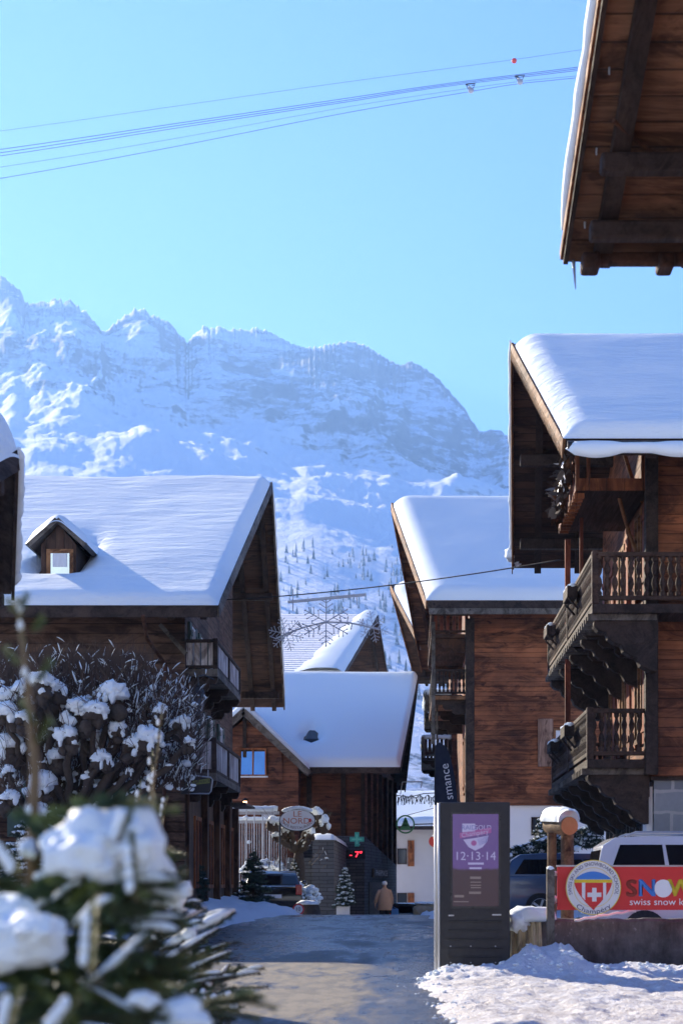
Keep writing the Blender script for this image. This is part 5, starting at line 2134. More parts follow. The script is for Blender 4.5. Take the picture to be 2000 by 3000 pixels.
# round green shop emblem: ring with a fir tree
GY = 72.0
gc = P(1187, 2415, GY)
gs = thing('fir_emblem_sign', 'green ring with a fir tree, shop sign hanging before the white house', 'sign', (gc.x, GY, gc.z - .36))
gr = plain('emblem_green', (.02, .16, .05), .4, 0, .08)
g = MB()
n = 40
vs = []
for (rr_, yo) in ((.36, -.05), (.36, .05), (.30, .05), (.30, -.05)):
    for i in range(n):
        t = 2 * math.pi * i / n
        vs.append((gc.x + rr_ * math.cos(t), GY + yo, gc.z + rr_ * math.sin(t)))
fs = []
for q in range(4):
    for i in range(n):
        fs.append((q * n + i, q * n + (i + 1) % n, ((q + 1) % 4) * n + (i + 1) % n, ((q + 1) % 4) * n + i))
g.add(vs, fs)
g.build('ring', gr, gs)
g = MB()
for (zz, ww, hh) in ((.10, .10, .16), (-.05, .17, .2), (-.2, .25, .2)):
    g.prism([(gc.x - ww, GY - .03, gc.z + zz - .02), (gc.x + ww, GY - .03, gc.z + zz - .02), (gc.x + ww * .3, GY - .03, gc.z + zz + hh), (gc.x - ww * .3, GY - .03, gc.z + zz + hh)], (0, .06, 0))
g.build('fir', gr, gs)
g = MB()
g.tube([(gc.x + .36, GY + .02, gc.z), (2.1, GY + .02, gc.z + .05)], .025, 6)
g.tube([(gc.x + .1, GY + .02, gc.z + .36), (2.1, GY + .02, gc.z + .9)], .012, 5)
g.build('bracket', M['iron'], gs)
rc_ = P(1272, 2465, 66)
rs = thing('red_shop_sign', 'small red shop sign half hidden behind the totem', 'sign', (rc_.x, 66, rc_.z - .2))
g = MB()
g.lathe((rc_.x, 66, rc_.z), [(.20, 0), (.20, .08)], 28, axis='y')
g.build('plate', plain('sign_scarlet', (.62, .05, .035), .4, 0, .06), rs)
g = MB()
g.blob((rc_.x + .02, 66.03, rc_.z + .19), (.12, .07, .05), 2, .2)
g.build('snow', M['snow'], rs, smooth=True)
g = MB()
g.tube([(rc_.x + .2, 66.04, rc_.z), (2.1, 66.04, rc_.z)], .02, 6)
g.build('bracket', M['iron'], rs)

# no-entry style round sign on the boulder
np_ = P(874, 2664, 53.5)
ns = thing('speed_sign', 'round white traffic sign with a red ring leaning low by the stones', 'traffic sign', (np_.x, 53.5, np_.z - .35))
g = MB()
g.lathe((np_.x, 53.5, np_.z), [(.17, 0), (.17, .02)], 32, axis='y')
g.build('plate', M['white_paint'], ns)
g = MB()
disc(g, (np_.x, 53.494, np_.z), .17, XA, ZA, 32, 0, r2=.125)
put_text(g, '10', .16, (np_.x - .01, 53.494, np_.z), XA, ZA, 1)
g.build('print', [plain('sign_ring_red', (.55, .03, .03), .5, 0, .05), M['iron']], ns)
g = MB()
g.tube([(np_.x, 53.53, -1.1), (np_.x, 53.53, np_.z + .1)], .02, 8)
g.build('post', M['steel'], ns)
bs = P(905, 2668, 54)
g = MB()
g.blob((bs.x, 54.1, bs.z - .12), (.36, .35, .42), 3, .35, 1.8, 6)
bo = tag(g.build('boulder', M['bark'], smooth=True), 'brownish rock behind the low round traffic sign', 'rock')
g = MB()
g.blob((bs.x - .05, 54.05, bs.z + .2), (.32, .3, .10), 3, .3, 2, 3, flatb=-.2)
g.build('snow', M['snow'], bo, smooth=True)
sr = P(1250, 2655, 48.5)
g = MB()
for i in range(5):
    g.blob((sr.x - .2 + i * .13, 48.5, sr.z - .12), (.16, .16, .19), 3, .3, 2, i)
rk = tag(g.build('stone_heap', plain('pale_stones', (.42, .36, .25), .9, 0, .4, 6, .6), smooth=True), 'low sunlit stone heap at the road crest below the white house', 'stones')
g = MB()
for i in range(5):
    g.blob((sr.x - .2 + i * .13, 48.5, sr.z + .07), (.14, .15, .05), 2, .3, 2, i + 3, flatb=-.3)
g.build('snow', M['snow'], rk, smooth=True)

# feather flag
FY = 46.0
fl = thing('feather_flag', 'navy feather flag with white lettering above the totem', 'flag', (PX(1281, FY), FY, base_z(FY)))
fp = [(1275, 2470), (1275, 2185), (1284, 2178), (1296, 2180), (1309, 2192), (1320, 2222), (1330, 2270), (1337, 2320), (1341, 2380), (1342, 2470)]
pf = [P(u, v, FY) for u, v in fp]
g = MB()
n = len(pf)
g.prism(pf[::-1], (0, .012, 0))
g.build('cloth', plain('flag_navy', (.010, .016, .035), .8, 0, .12, 2, .1), fl)
g = MB()
cmid = P(1309, 2290, FY)
d_ = Vector((P(1318, 2352, FY) - P(1299, 2222, FY)))
d_.normalize()
up_ = -d_            # text runs upwards along the flag
side_ = Vector((up_.z, 0, -up_.x)) * -1
put_text(g, 'smance', .30, cmid + Vector((0, -.006, 0)), up_, side_, 0, wide=1.0)
g.build('lettering', M['white_paint'], fl)
g = MB()
g.tube([P(1277, 2700, FY) + Vector((0, .02, 0)), P(1274, 2300, FY) + Vector((0, .02, 0)), P(1275, 2186, FY) + Vector((0, .02, 0)), P(1284, 2177, FY) + Vector((0, .02, 0)), P(1297, 2179, FY) + Vector((0, .02, 0))], .022, 8)
g.build('pole', M['iron'], fl)

# hanging shop sign and lantern on the left chalet
HY = 41.45
hs = thing('hanging_shop_sign', 'slanted dark shop sign in a bright steel frame hung under the grey balcony', 'sign', (PX(575, HY), HY, PZ(2330, HY)))
q = [P(531, 2327, HY), P(612, 2320, HY), P(621, 2282, HY), P(533, 2272, HY)]
g = MB()
g.prism(q[::-1], (0, .05, 0))
g.build('panel', m_dark, hs)
g = MB()
ring = [P(540, 2324, HY), P(612, 2325, HY), P(618, 2318, HY), P(623, 2285, HY), P(617, 2277, HY), P(536, 2268, HY)]
g.tube([r_ + Vector((0, .02, 0)) for r_ in ring], .016, 8)
g.tube([P(560, 2272, HY), P(560, 2255, HY)], .014, 6)
g.tube([P(610, 2276, HY), P(610, 2255, HY)], .014, 6)
g.build('frame', M['steel'], hs)
g = MB()
olive = plain('sign_olive', (.20, .22, .05), .5, 0, .1)
g.add([P(545, 2302, HY - .004), P(545, 2291, HY - .004), P(615, 2280, HY - .004), P(615, 2294, HY - .004)], [(0, 3, 2, 1)], 0)
put_text(g, 'COMMERCE', .085, P(585, 2292, HY - .006), (.985, 0, .15), (-.15, 0, .985), 1, wide=1.0)
g.build('lettering', [olive, m_dark], hs)
ly = 41.2
lc = P(581, 2065, ly)
la = thing('wall_lantern', 'old iron street lantern hanging beside the grey balconies', 'lantern', (lc.x, ly, lc.z - .45))
g = MB()
g.lathe((lc.x, ly, lc.z), [(.02, .50), (.03, .42), (.10, .38), (.17, .18), (.185, .155), (.17, .15), (.15, .14)], 6)
g.lathe((lc.x, ly, lc.z), [(.09, -.27), (.10, -.25), (.03, -.34), (.02, -.42)], 6)
for i in range(6):
    t = 2 * math.pi * i / 6
    g.bar((lc.x + .155 * math.cos(t), ly + .155 * math.sin(t), lc.z + .15), (lc.x + .10 * math.cos(t), ly + .10 * math.sin(t), lc.z - .26), .016, .016)
g.tube([(lc.x, ly, lc.z + .5), (lc.x, ly, lc.z + .62), (lc.x + .1, ly + .2, lc.z + .68), (lc.x + .3, 41.62, lc.z + .6)], .02, 6)
g.build('frame', M['iron'], la)
g = MB()
g.lathe((lc.x, ly, lc.z), [(.093, -.25), (.146, .148)], 6)
g.build('lamp_glass', glass('lantern_glass', (.13, .15, .19), .12), la)
g = MB()
g.blob((lc.x + .02, ly - .1, lc.z + .19), (.06, .05, .03), 2, .3)
g.blob((lc.x + .15, ly - .03, lc.z + .16), (.04, .04, .03), 2, .3)
g.build('snow', M['snow'], la, smooth=True)

# wall lamp, lit
lp = P(718, 2350, 74.5)
lm = thing('lit_wall_lamp', 'small warm lit lamp on the red-brown gable wall', 'lamp', (lp.x, 74.5, lp.z - .1))
g = MB()
g.blob((lp.x, 74.5, lp.z), (.085, .085, .07), 2, 0)
g.build('bulb', emis('warm_lamp', (1.0, .55, .25), 2.4, (.6, .4, .3)), lm, smooth=True)
g = MB()
g.lathe((lp.x, 74.5, lp.z), [(.04, .16), (.16, .05), (.15, .04)], 14)
g.tube([(lp.x, 74.5, lp.z + .15), (lp.x, 75.6, lp.z + .18)], .02, 6)
g.build('shade', M['iron'], lm)

# ================================================================== terrace before the café
tw = thing('terrace_wall', 'slate-clad terrace wall with a snow coping behind the oval café sign', 'wall', (-2.9, 70, -1.8))
g = MB()
g.box(-3.2, -2.47, 64, 77.15, -2.2, 1.50)
g.box(-4.1, -3.202, 64.6, 77.1, -2.2, .9)
g.build('wall', M['slate'], tw)
vs, fs = [], []
for i in range(40):
    y = lerp(63.9, 77.1, i / 39)
    for j in range(9):
        u = j / 8
        vs.append((lerp(-3.28, -2.40, u), y, 1.5 + .24 * math.sqrt(max(0, 1 - (2 * u - 1) ** 4)) * (min(1, (i + .01) / 2) ** .5) + .03 * nz(y, u)))
for i in range(39):
    for j in range(8):
        fs.append((i * 9 + j, i * 9 + j + 1, (i + 1) * 9 + j + 1, (i + 1) * 9 + j))
g = MB()
g.add(vs, fs)
g.build('snow', M['snow'], tw, smooth=True)
tp = thing('terrace_pergola', 'white steel terrace pergola with snow lying on its beams', 'pergola', (-6, 68, -1.2))
g = MB()
for u in (722, 745, 770, 790):
    x = PX(u, 66)
    g.tube([(x, 66, -1.3), (x, 66, PZ(2372 + (u - 722) * .35, 66))], .022, 8)
for i in range(22):
    x = PX(688 + i * 7.2, 69)
    g.tube([(x, 69, -1.0), (x, 69, PZ(2406, 69))], .016, 5)
each(g, 'post', M['steel'], tp)
g = MB()
g.box(PX(640, 67), PX(818, 67), 66.8, 67.1, PZ(2386, 67), PZ(2378, 67))
g.box(PX(640, 69), PX(850, 69), 68.95, 69.05, PZ(2412, 69), PZ(2404, 69))
g.build('beam', M['steel'], tp)
g = MB()
g.tube([(PX(640 + i * 9, 67), 66.95 + .4, PZ(2368, 67) + .03 * nz(i * .7, 1)) for i in range(20)], [.10 + .03 * nz(i * 1.3, 2) for i in range(20)], 8, flat=1)
g.tube([(PX(640 + i * 10, 69), 69, PZ(2399, 69) + .02 * nz(i * .7, 6)) for i in range(21)], [.075 + .02 * nz(i * 1.3, 2) for i in range(21)], 8)
g.blob((PX(720, 66), 66, PZ(2395, 66)), (.1, .1, .07), 2, .2)
g.blob((PX(729, 68), 68, PZ(2467, 68)), (.09, .09, .06), 2, .2)
g.build('snow', M['snow'], tp, smooth=True)
g = MB()
g.box(-9.5, -4.12, 66.2, 75.4, -1.4, -.55)
tf_ = tag(g.build('terrace', M['slate']), 'raised slate terrace under the steel pergola', 'terrace')
g = MB()
vs, fs = [], []
for j in range(30):
    for i in range(40):
        x, y = lerp(-9.55, -4.08, i / 39), lerp(66.1, 75.45, j / 29)
        e = min(i, 39 - i, j, 29 - j)
        vs.append((x, y, -.55 + (.0 if e == 0 else .25 + .22 * abs(nz(x * 1.3, y * .9)) )))
for j in range(29):
    for i in range(39):
        fs.append((j * 40 + i, j * 40 + i + 1, (j + 1) * 40 + i + 1, (j + 1) * 40 + i))
g.add(vs, fs)
g.build('snow', M['snow'], tf_, smooth=True)

# ================================================================== ropeway and street wires
def sag(a, b, s, n=40):
    a, b = Vector(a), Vector(b)
    return [a.lerp(b, i / n) - Vector((0, 0, s * 4 * (i / n) * (1 - i / n))) for i in range(n + 1)]


CD = 160.0


def cable(pl, r, label):
    pts = []
    xs_ = [p[0] for p in pl]
    a, b = P(pl[0][0], pl[0][1], CD), P(pl[-1][0], pl[-1][1], CD)
    # straight extensions beyond the frame on both sides
    m0 = (pl[1][1] - pl[0][1]) / (pl[1][0] - pl[0][0])
    m1 = (pl[-1][1] - pl[-2][1]) / (pl[-1][0] - pl[-2][0])
    full = [(pl[0][0] - 900, pl[0][1] - 900 * m0 * .9)] + list(pl) + [(pl[-1][0] + 1500, pl[-1][1] + 1500 * m1)]
    # smooth
    out = []
    N_ = 60
    for i in range(len(full) - 1):
        p0 = full[max(0, i - 1)]
        p1, p2 = full[i], full[i + 1]
        p3 = full[min(len(full) - 1, i + 2)]
        for k_ in range(12):
            t = k_ / 12
            q = []
            for c_ in (0, 1):
                q.append(.5 * ((2 * p1[c_]) + (-p0[c_] + p2[c_]) * t + (2 * p0[c_] - 5 * p1[c_] + 4 * p2[c_] - p3[c_]) * t * t + (-p0[c_] + 3 * p1[c_] - 3 * p2[c_] + p3[c_]) * t ** 3))
            out.append(P(q[0], q[1], CD))
    out.append(P(*full[-1], CD))
    g = MB()
    g.tube(out, r, 6)
    tag(g.build('ropeway_cable', M['cable'], smooth=True), label, 'cable', 'ropeway cables across the sky')


cable([(0, 384), (500, 313), (1000, 242), (1500, 175), (1740, 140)], .013, 'topmost faint ropeway wire carrying the red marker ball')
cable([(0, 438), (500, 364), (1000, 290), (1300, 246), (1735, 191)], .023, 'upper thick ropeway cable, top line of the close cable bundle')
cable([(0, 448), (500, 371), (1000, 296), (1300, 250), (1735, 196)], .023, 'middle thick ropeway cable inside the close cable bundle')
cable([(0, 457), (500, 378), (1000, 301), (1300, 254), (1735, 201)], .021, 'lowest thick ropeway cable of the close cable bundle')
cable([(0, 490), (500, 408), (1000, 316), (1350, 262), (1545, 236), (1735, 218)], .013, 'thin ropeway wire just below the thick cable bundle')
cable([(0, 523), (500, 432), (1000, 333), (1378, 268), (1522, 245), (1735, 223)], .020, 'lowest ropeway wire hanging well below the cable bundle')
b_ = P(1505, 178, CD)
g = MB()
g.blob(b_, .22, 3, 0)
tag(g.build('marker_ball', plain('marker_red', (.55, .05, .05), .5, 0, .08), smooth=True), 'red aviation marker ball on the topmost wire', 'marker ball')
for (u, v, lb) in ((1378, 262, 'cable rider clamped under the ropeway cables, the lower of the two'), (1522, 237, 'cable rider clamped under the ropeway cables below the red marker ball')):
    c = P(u, v, CD)
    cr = thing('cable_rider', lb, 'cable rider', (c.x, CD, c.z - .3), 'cable riders on the ropeway')
    g = MB()
    for sx in (-.42, .36):
        g.bar(c + Vector((sx, 0, .42)), c + Vector((sx * .35, 0, -.05)), .05, .05)
        g.bar(c + Vector((sx, 0, .40)), c + Vector((sx * .2, 0, .30)), .05, .05)
    g.bar(c + Vector((-.45, 0, .42)), c + Vector((.40, 0, .50)), .05, .06)
    g.build('frame', M['iron'], cr)
    g = MB()
    g.lathe(c + Vector((.02, -.1, -.08)), [(.10, 0), (.24, .03), (.24, .17), (.10, .2)], 18, axis='y')
    g.blob(c + Vector((-.1, 0, .16)), (.12, .1, .14), 2, .2)
    g.build('pulley', M['steel'], cr)

# wire with the snowflake decoration
w0, w1 = P(640, 1758, 46.5), P(1640, 1640, 37.6)
g = MB()
pts = sag(w0, w1, .12, 50)
g.tube(pts, .014, 6)
tag(g.build('street_wire', M['cable'], smooth=True), 'thin wire across the street carrying the snowflake decoration', 'wire')


def wz(px):
    best = min(pts, key=lambda p: abs(VX + p.x * F / p.y - px))
    return best


frost = plain('frosted_light_tube', (.46, .48, .52), .6, .2, .2, 20, .2)


def flake(parent, c, r, tilt=0.0, seed=0):
    g = MB()
    for i in range(6):
        t = math.pi / 2 + i * math.pi / 3 + tilt
        d = Vector((math.cos(t), .15 * math.sin(seed + i), math.sin(t)))
        g.tube([c, c + d * r], r * .022, 5)
        for f_, l_ in ((.35, .3), (.58, .32), (.8, .2)):
            for sgn in (-1, 1):
                t2 = t + sgn * math.pi / 3.2
                d2 = Vector((math.cos(t2), 0, math.sin(t2)))
                a = c + d * r * f_
                g.tube([a, a + d2 * r * l_], r * .017, 5)
                g.blob(a + d2 * r * l_, r * .034, 1, 0)
        g.blob(c + d * r, r * .04, 1, 0)
    return g.build('snowflake', frost, parent)


dw = wz(950)
dd_ = dw.y
sf = thing('snowflake_garland', 'frosted snowflake garland hanging from a bar over the street', 'decoration', (dw.x, dd_, dw.z - .9))
g = MB()
a, b = P(843, 1764, dd_), P(1072, 1742, dd_)
g.bar(a, b, .05, .06)
for u in (858, 1045):
    t = (u - 843) / 229
    q = a.lerp(b, t)
    ww_ = wz(u)
    g.tube([q, (q.x, q.y, ww_.z)], .012, 5)
    g.tube([q + Vector((0, 0, .0)), (q.x, q.y, q.z - .22)], .012, 5)
g.build('bar', frost, sf)
flake(sf, P(955, 1822, dd_), .56, 0, 1)
flake(sf, P(838, 1857, dd_), .40, .3, 2)
flake(sf, P(1092, 1836, dd_), .36, .2, 3)
g = MB()
ch = [P(806, 1872, dd_), P(838, 1857, dd_), P(890, 1838, dd_), P(955, 1822, dd_), P(1020, 1824, dd_), P(1060, 1832, dd_), P(1112, 1845, dd_)]
g.tube(ch, .02, 6)
for i in range(26):
    t = R.random() * (len(ch) - 1.01)
    q = ch[int(t)].lerp(ch[int(t) + 1], t % 1)
    an = R.uniform(0, 6.3)
    e = q + Vector((math.cos(an) * .13, R.uniform(-.04, .04), math.sin(an) * .13))
    g.tube([q, e], .012, 4)
    g.blob(e, .022, 1, 0)
g.tube([P(955, 1748, dd_), P(955, 1790, dd_)], .012, 5)
g.build('chain', frost, sf)
# second, farther decoration
d2 = 78.0
sf2 = thing('light_garland', 'small farther street decoration with a trapezoid frame above the white house', 'decoration', (PX(1205, d2), d2, PZ(2335, d2)))
g = MB()
q = [P(1172, 2328, d2), P(1178, 2291, d2), P(1236, 2290, d2), P(1232, 2308, d2)]
for i in range(3):
    g.tube([q[i], q[i + 1]], .022, 6)
g.build('bar', frost, sf2)
g = MB()
for i in range(60):
    u = 1163 + i * 1.9
    p0 = P(u, 2332 + 4 * math.sin(i * .5), d2)
    g.tube([p0, p0 + Vector((R.uniform(-.1, .1), 0, -R.uniform(.1, .42)))], .012, 4)
g.tube([P(1160, 2330, d2), P(1200, 2335, d2), P(1240, 2325, d2), P(1290, 2322, d2)], .02, 6)
g.build('fringe', M['iron'], sf2)
# ================================================================== spruces
def needles(mb, a, b, n, ln, wd, mi=0, spread=1.0):
    d = (b - a)
    L = d.length
    if L < 1e-6:
        return
    d = d / L
    u = d.orthogonal().normalized()
    v = d.cross(u)
    for i in range(n):
        t = R.random()
        an = R.uniform(0, 2 * math.pi)
        o = a + d * (L * t)
        q = u * math.cos(an) + v * math.sin(an)
        tip = o + (q * (.80 * spread) + d * .62) * ln * R.uniform(.75, 1.15)
        s = d.cross(q) * wd
        k_ = len(mb.v)
        mb.v.extend([tuple(o - s), tuple(o + s), tuple(tip)])
        mb.f.append((k_, k_ + 1, k_ + 2))
        mb.m.append(mi)


def snow_tube(mb, pts, r, amp=.5, n=7, flat=.8):
    k_ = len(pts)
    rr = []
    for i, p in enumerate(pts):
        e = min(1, min(i, k_ - 1 - i) / (k_ * .18) + .12)
        rr.append(r * e * (1 + amp * nz(p[0] * 9 + i * .4, p[1] * 9, p[2] * 9)))
    mb.tube(pts, rr, n)


def spruce(name, label, cat, x, y, z0, h, rad, whorls, per, nl, nw, dens, snow=.5, group=None, sub=7, bare_top=.22, mats=('bark', 'needle', 'needle_olive'), trunk_r=.02, snow_r=.02, gap=None, lean=(0, 0), droop=.25, up0=.35):
    o = thing(name, label, cat, (x, y, z0), group)
    tr, nd, sn, br = MB(), MB(), MB(), MB()

    def axis(t):
        return Vector((x + lean[0] * t, y + lean[1] * t, z0 + h * t))
    tr.tube([axis(i / 8) for i in range(9)], [trunk_r * (1 - .85 * i / 8) for i in range(9)], 8)
    # leader
    a, b = axis(1 - bare_top), axis(1.0)
    needles(nd, a, b, int(dens * h * bare_top * 1.2), nl, nw, 1)
    for wv in range(whorls):
        t = .06 + (1 - bare_top - .06) * (wv + R.uniform(-.15, .15)) / max(1, whorls - 1)
        Lb = rad * (1 - t) ** .8 * 1.12 + .05 * rad
        ph = R.uniform(0, 6.28)
        t0_ = t
        for k_ in range(per):
            t = min(.97, max(.04, t0_ + R.uniform(-.06, .06)))
            Lb = rad * (1 - t) ** .8 * 1.12 + .05 * rad
            an = ph + 2 * math.pi * k_ / per + R.uniform(-.35, .35)
            if gap and gap(an, t):
                continue
            L = Lb * R.uniform(.75, 1.1)
            d = Vector((math.cos(an), math.sin(an), up0 * t * 1.3 - .12 + R.uniform(-.06, .08)))
            d.normalize()
            p = axis(t)
            pts = [p]
            m = 7
            for i in range(m):
                p = p + d * (L / m)
                d = (d + Vector((0, 0, (.14 if i > 3 else -droop) / m * 2))).normalized()
                pts.append(p)
            br.tube(pts, [lerp(trunk_r * .42, trunk_r * .1, i / m) for i in range(m + 1)], 5)
            twl = []
            for i in range(1, m):
                needles(nd, pts[i], pts[i + 1], int(dens * L / m), nl, nw, 0)
            twl.append(pts[2:])
            dr = (pts[-1] - pts[0]).normalized()
            sd = dr.cross(Vector((0, 0, 1))).normalized()
            for q in range(sub):
                f = .25 + .7 * (q + R.random() * .5) / sub
                for sg in (-1, 1):
                    c = pts[0].lerp(pts[-1], f)
                    i0 = min(m - 1, int(f * m))
                    c = pts[i0].lerp(pts[i0 + 1], f * m - i0)
                    l2 = L * (1 - f) * .55 + L * .08
                    e = (dr * .72 + sd * sg * .8 + Vector((0, 0, R.uniform(-.16, .12)))).normalized()
                    c2 = c + e * l2 * .5
                    c3 = c2 + (e + Vector((0, 0, R.uniform(-.05, .25)))).normalized() * l2 * .5
                    br.tube([c, c2, c3], trunk_r * .08, 3)
                    mi = 1 if R.random() < .35 else 0
                    needles(nd, c, c2, int(dens * l2 * .5), nl, nw, 0)
                    needles(nd, c2, c3, int(dens * l2 * .5), nl, nw, mi)
                    if R.random() < snow:
                        twl.append([c, c.lerp(c2, .5), c2, c2.lerp(c3, .5), c3])
            for tw_ in twl:
                if R.random() > snow + .15:
                    continue
                up = Vector((0, 0, nl * .45))
                snow_tube(sn, [q_ + up for q_ in tw_], snow_r * R.uniform(.5, 1.25), .55)
    tr.build('trunk', M[mats[0]], o, smooth=True)
    br.build('branch', M[mats[0]], o)
    nd.build('needles', [M[mats[1]], M[mats[2]]], o)
    return o, sn


def brush(nd, st, a, b, r0, dens, nl, nw, mi, bend=.0, spread=1.0):
    """one twig: thin stem closely set with needles"""
    n = 6
    pts = [a.lerp(b, i / n) + Vector((0, 0, bend * math.sin(math.pi * i / n))) for i in range(n + 1)]
    st.tube(pts, [lerp(r0, r0 * .4, i / n) for i in range(n + 1)], 5)
    L = (b - a).length
    for i in range(n):
        needles(nd, pts[i], pts[i + 1], int(dens * L / n), nl, nw, mi, spread)
    return pts


def spray(nd, st, sn, root, tip, dens, nl, nw, sub, snow, sr, mis=(0, 0, 1)):
    """a flat bough: main twig with paired side twigs, snow lying on some of them"""
    pts = brush(nd, st, root, tip, .006, dens, nl, nw, R.choice(mis), .02)
    d = (tip - root)
    L = d.length
    d = d / L
    sd = d.cross(Vector((0, 0, 1)))
    sd = sd.normalized() if sd.length > 1e-4 else Vector((1, 0, 0))
    lanes = [pts[2:]]
    for q in range(sub):
        f = .18 + .74 * (q + R.random() * .6) / sub
        for sg in (-1, 1):
            c = root.lerp(tip, f)
            l2 = L * ((1 - f) * .62 + .14) * R.uniform(.8, 1.15)
            e = (d * .75 + sd * sg * R.uniform(.55, .85) + Vector((0, 0, R.uniform(-.22, .18)))).normalized()
            lanes.append(brush(nd, st, c, c + e * l2, .003, dens, nl, nw, R.choice(mis), .01))
    for ln_ in lanes:
        if R.random() < snow:
            snow_tube(sn, [p + Vector((0, 0, nl * .42)) for p in ln_], sr * R.uniform(.5, 1.2), .8, 8)


# near, out-of-focus spruce in the bottom left corner
R.seed(2024)
sp1 = thing('young_spruce', 'large blurred young spruce with big snow lumps nearest the camera', 'spruce', (-1.0, 4.9, -1.75))
tr, nd, st_, sn1 = MB(), MB(), MB(), MB()
ax = [P(92, 4000, 4.9), P(92, 2750, 4.9), P(95, 2500, 4.9), P(104, 2250, 4.9), P(78, 1960, 4.9), P(52, 1760, 4.9)]
tr.tube(ax, [.024, .019, .016, .013, .009, .004], 10)
for i in range(2, 5):
    needles(nd, ax[i], ax[i + 1], int(3600 * (ax[i + 1] - ax[i]).length), .021, .0019, 1, .55)
    for k_ in range(2):
        c = ax[i].lerp(ax[i + 1], R.random()) + Vector((R.uniform(-.018, .018), -.015, 0))
        sn1.blob(c, (.010, .010, .015), 1, .4, 2, k_ + i)
for (u, v, du, dv) in ((60, 1800, -34, -40), (95, 1850, 30, -36), (110, 2000, 36, -60), (60, 1950, -42, -50), (108, 2130, -44, -70), (106, 2180, 42, -66), (55, 1790, 22, -44)):
    brush(nd, st_, P(u, v, 4.9), P(u + du, v + dv, 4.85), .002, 1800, .021, .0019, 1)
for wv in range(15):
    v = 2560 + 900 * (wv / 14) ** 1.1
    an = wv * 2.399 + R.uniform(-.3, .3)
    root = P(94, v, 4.9)
    L = (.26 + .62 * sstep(2500, 3300, v)) * R.uniform(.75, 1.1)
    tip = root + Vector((math.cos(an) * L, math.sin(an) * L * .9, L * R.uniform(-.05, .30)))
    if tip.y < 4.15:
        continue
    spray(nd, st_, sn1, root, tip, 1700, .024, .0021, 5, .10, .009)
# boughs that carry the big snow lumps
for (u0, v0, d0, u1, v1, d1, s_) in ((95, 2540, 4.9, 360, 2330, 4.5, .25), (95, 2560, 4.9, 470, 2500, 4.8, .3), (95, 2580, 4.9, 420, 2620, 4.5, .5), (95, 2600, 4.9, 320, 2690, 4.4, .6), (95, 2640, 4.9, 480, 2660, 5.0, .4),
                                     (95, 2700, 4.9, 420, 2740, 4.5, .9), (95, 2760, 4.9, 430, 2820, 4.5, .8), (95, 2820, 4.9, 470, 2890, 4.6, .6), (95, 2860, 4.9, 400, 2980, 4.3, .6), (95, 2700, 4.9, -80, 2640, 4.5, .6),
                                     (95, 2800, 4.9, -60, 2880, 4.3, .6), (95, 2900, 4.9, 560, 2960, 4.8, .5), (95, 2950, 4.9, 520, 3040, 4.6, .6), (95, 2600, 4.9, -40, 2500, 4.9, .4), (95, 2880, 4.9, 250, 3050, 4.1, .7)):
    spray(nd, st_, sn1, P(u0, v0, d0), P(u1, v1, d1), 1700, .024, .0021, 6, s_ * .28, .010)
# closest twigs, thick with needles and half coated with snow
for (u0, v0, u1, v1, d, sr) in ((262, 2850, 275, 2630, 4.0, .0), (255, 2890, 430, 2740, 3.9, .013), (150, 3020, 240, 2900, 3.8, .0),
                                (215, 2720, 330, 2640, 4.1, .017), (20, 3020, 50, 2900, 3.9, .0), (60, 2560, -10, 2470, 4.3, .0), (400, 2640, 385, 2440, 4.3, .0), (345, 2470, 385, 2370, 4.35, .0), (250, 2560, 380, 2400, 4.4, 0)):
    p_ = brush(nd, st_, P(u0, v0, d), P(u1, v1, d), .004, 2600, .020, .0019, 1 if sr == 0 else R.choice((0, 1)), R.uniform(-.008, .012))
    if sr:
        snow_tube(sn1, [q_ + Vector((0, .002, .009)) for q_ in p_], sr * .5, 1.1, 9)
    else:
        for i in range(4):
            sn1.blob(p_[1 + i] + Vector((-.012, -.01, .004)), (.011, .010, .016), 2, .4, 2, i)
for (u, v, d, rx, rz_, ry_, sd) in ((290, 2470, 4.50, .115, .085, .12, 1), (235, 2510, 4.40, .075, .065, .09, 21), (390, 2480, 4.65, .085, .10, .1, 2), (430, 2560, 4.8, .060, .065, .08, 3), (478, 2610, 4.9, .055, .05, .06, 4),
                                     (60, 2760, 4.3, .095, .075, .1, 5), (10, 2690, 4.4, .075, .05, .08, 6), (110, 2735, 4.25, .05, .04, .07, 15), (530, 2990, 4.4, .062, .045, .06, 7),
                                     (80, 2490, 4.85, .022, .028, .03, 10), (130, 2580, 4.8, .024, .024, .03, 16), (300, 2570, 4.5, .03, .02, .03, 13), (420, 2930, 4.2, .03, .02, .03, 17)):
    lm = MB()
    lm.blob(P(u, v, d), (rx, ry_, rz_), 4, .42, 1.6, sd * 3.1, flatb=-.6)
    for q in range(2):
        an = R.uniform(0, 6.28)
        lm.blob(P(u, v, d) + Vector((rx * .8 * math.cos(an), -ry_ * .3, rz_ * .65 * math.sin(an))), (rx * .45, ry_ * .45, rz_ * .42), 3, .4, 2, sd + q)
    lm.build('snow_clump', M['snow'], sp1, smooth=True)
tr.build('trunk', M['bark_young'], sp1, smooth=True)
st_.build('branch', M['bark_young'], sp1)
nd.build('needles', [M['needle'], M['needle_olive']], sp1)
sn1.build('snow', M['snow'], sp1, smooth=True)

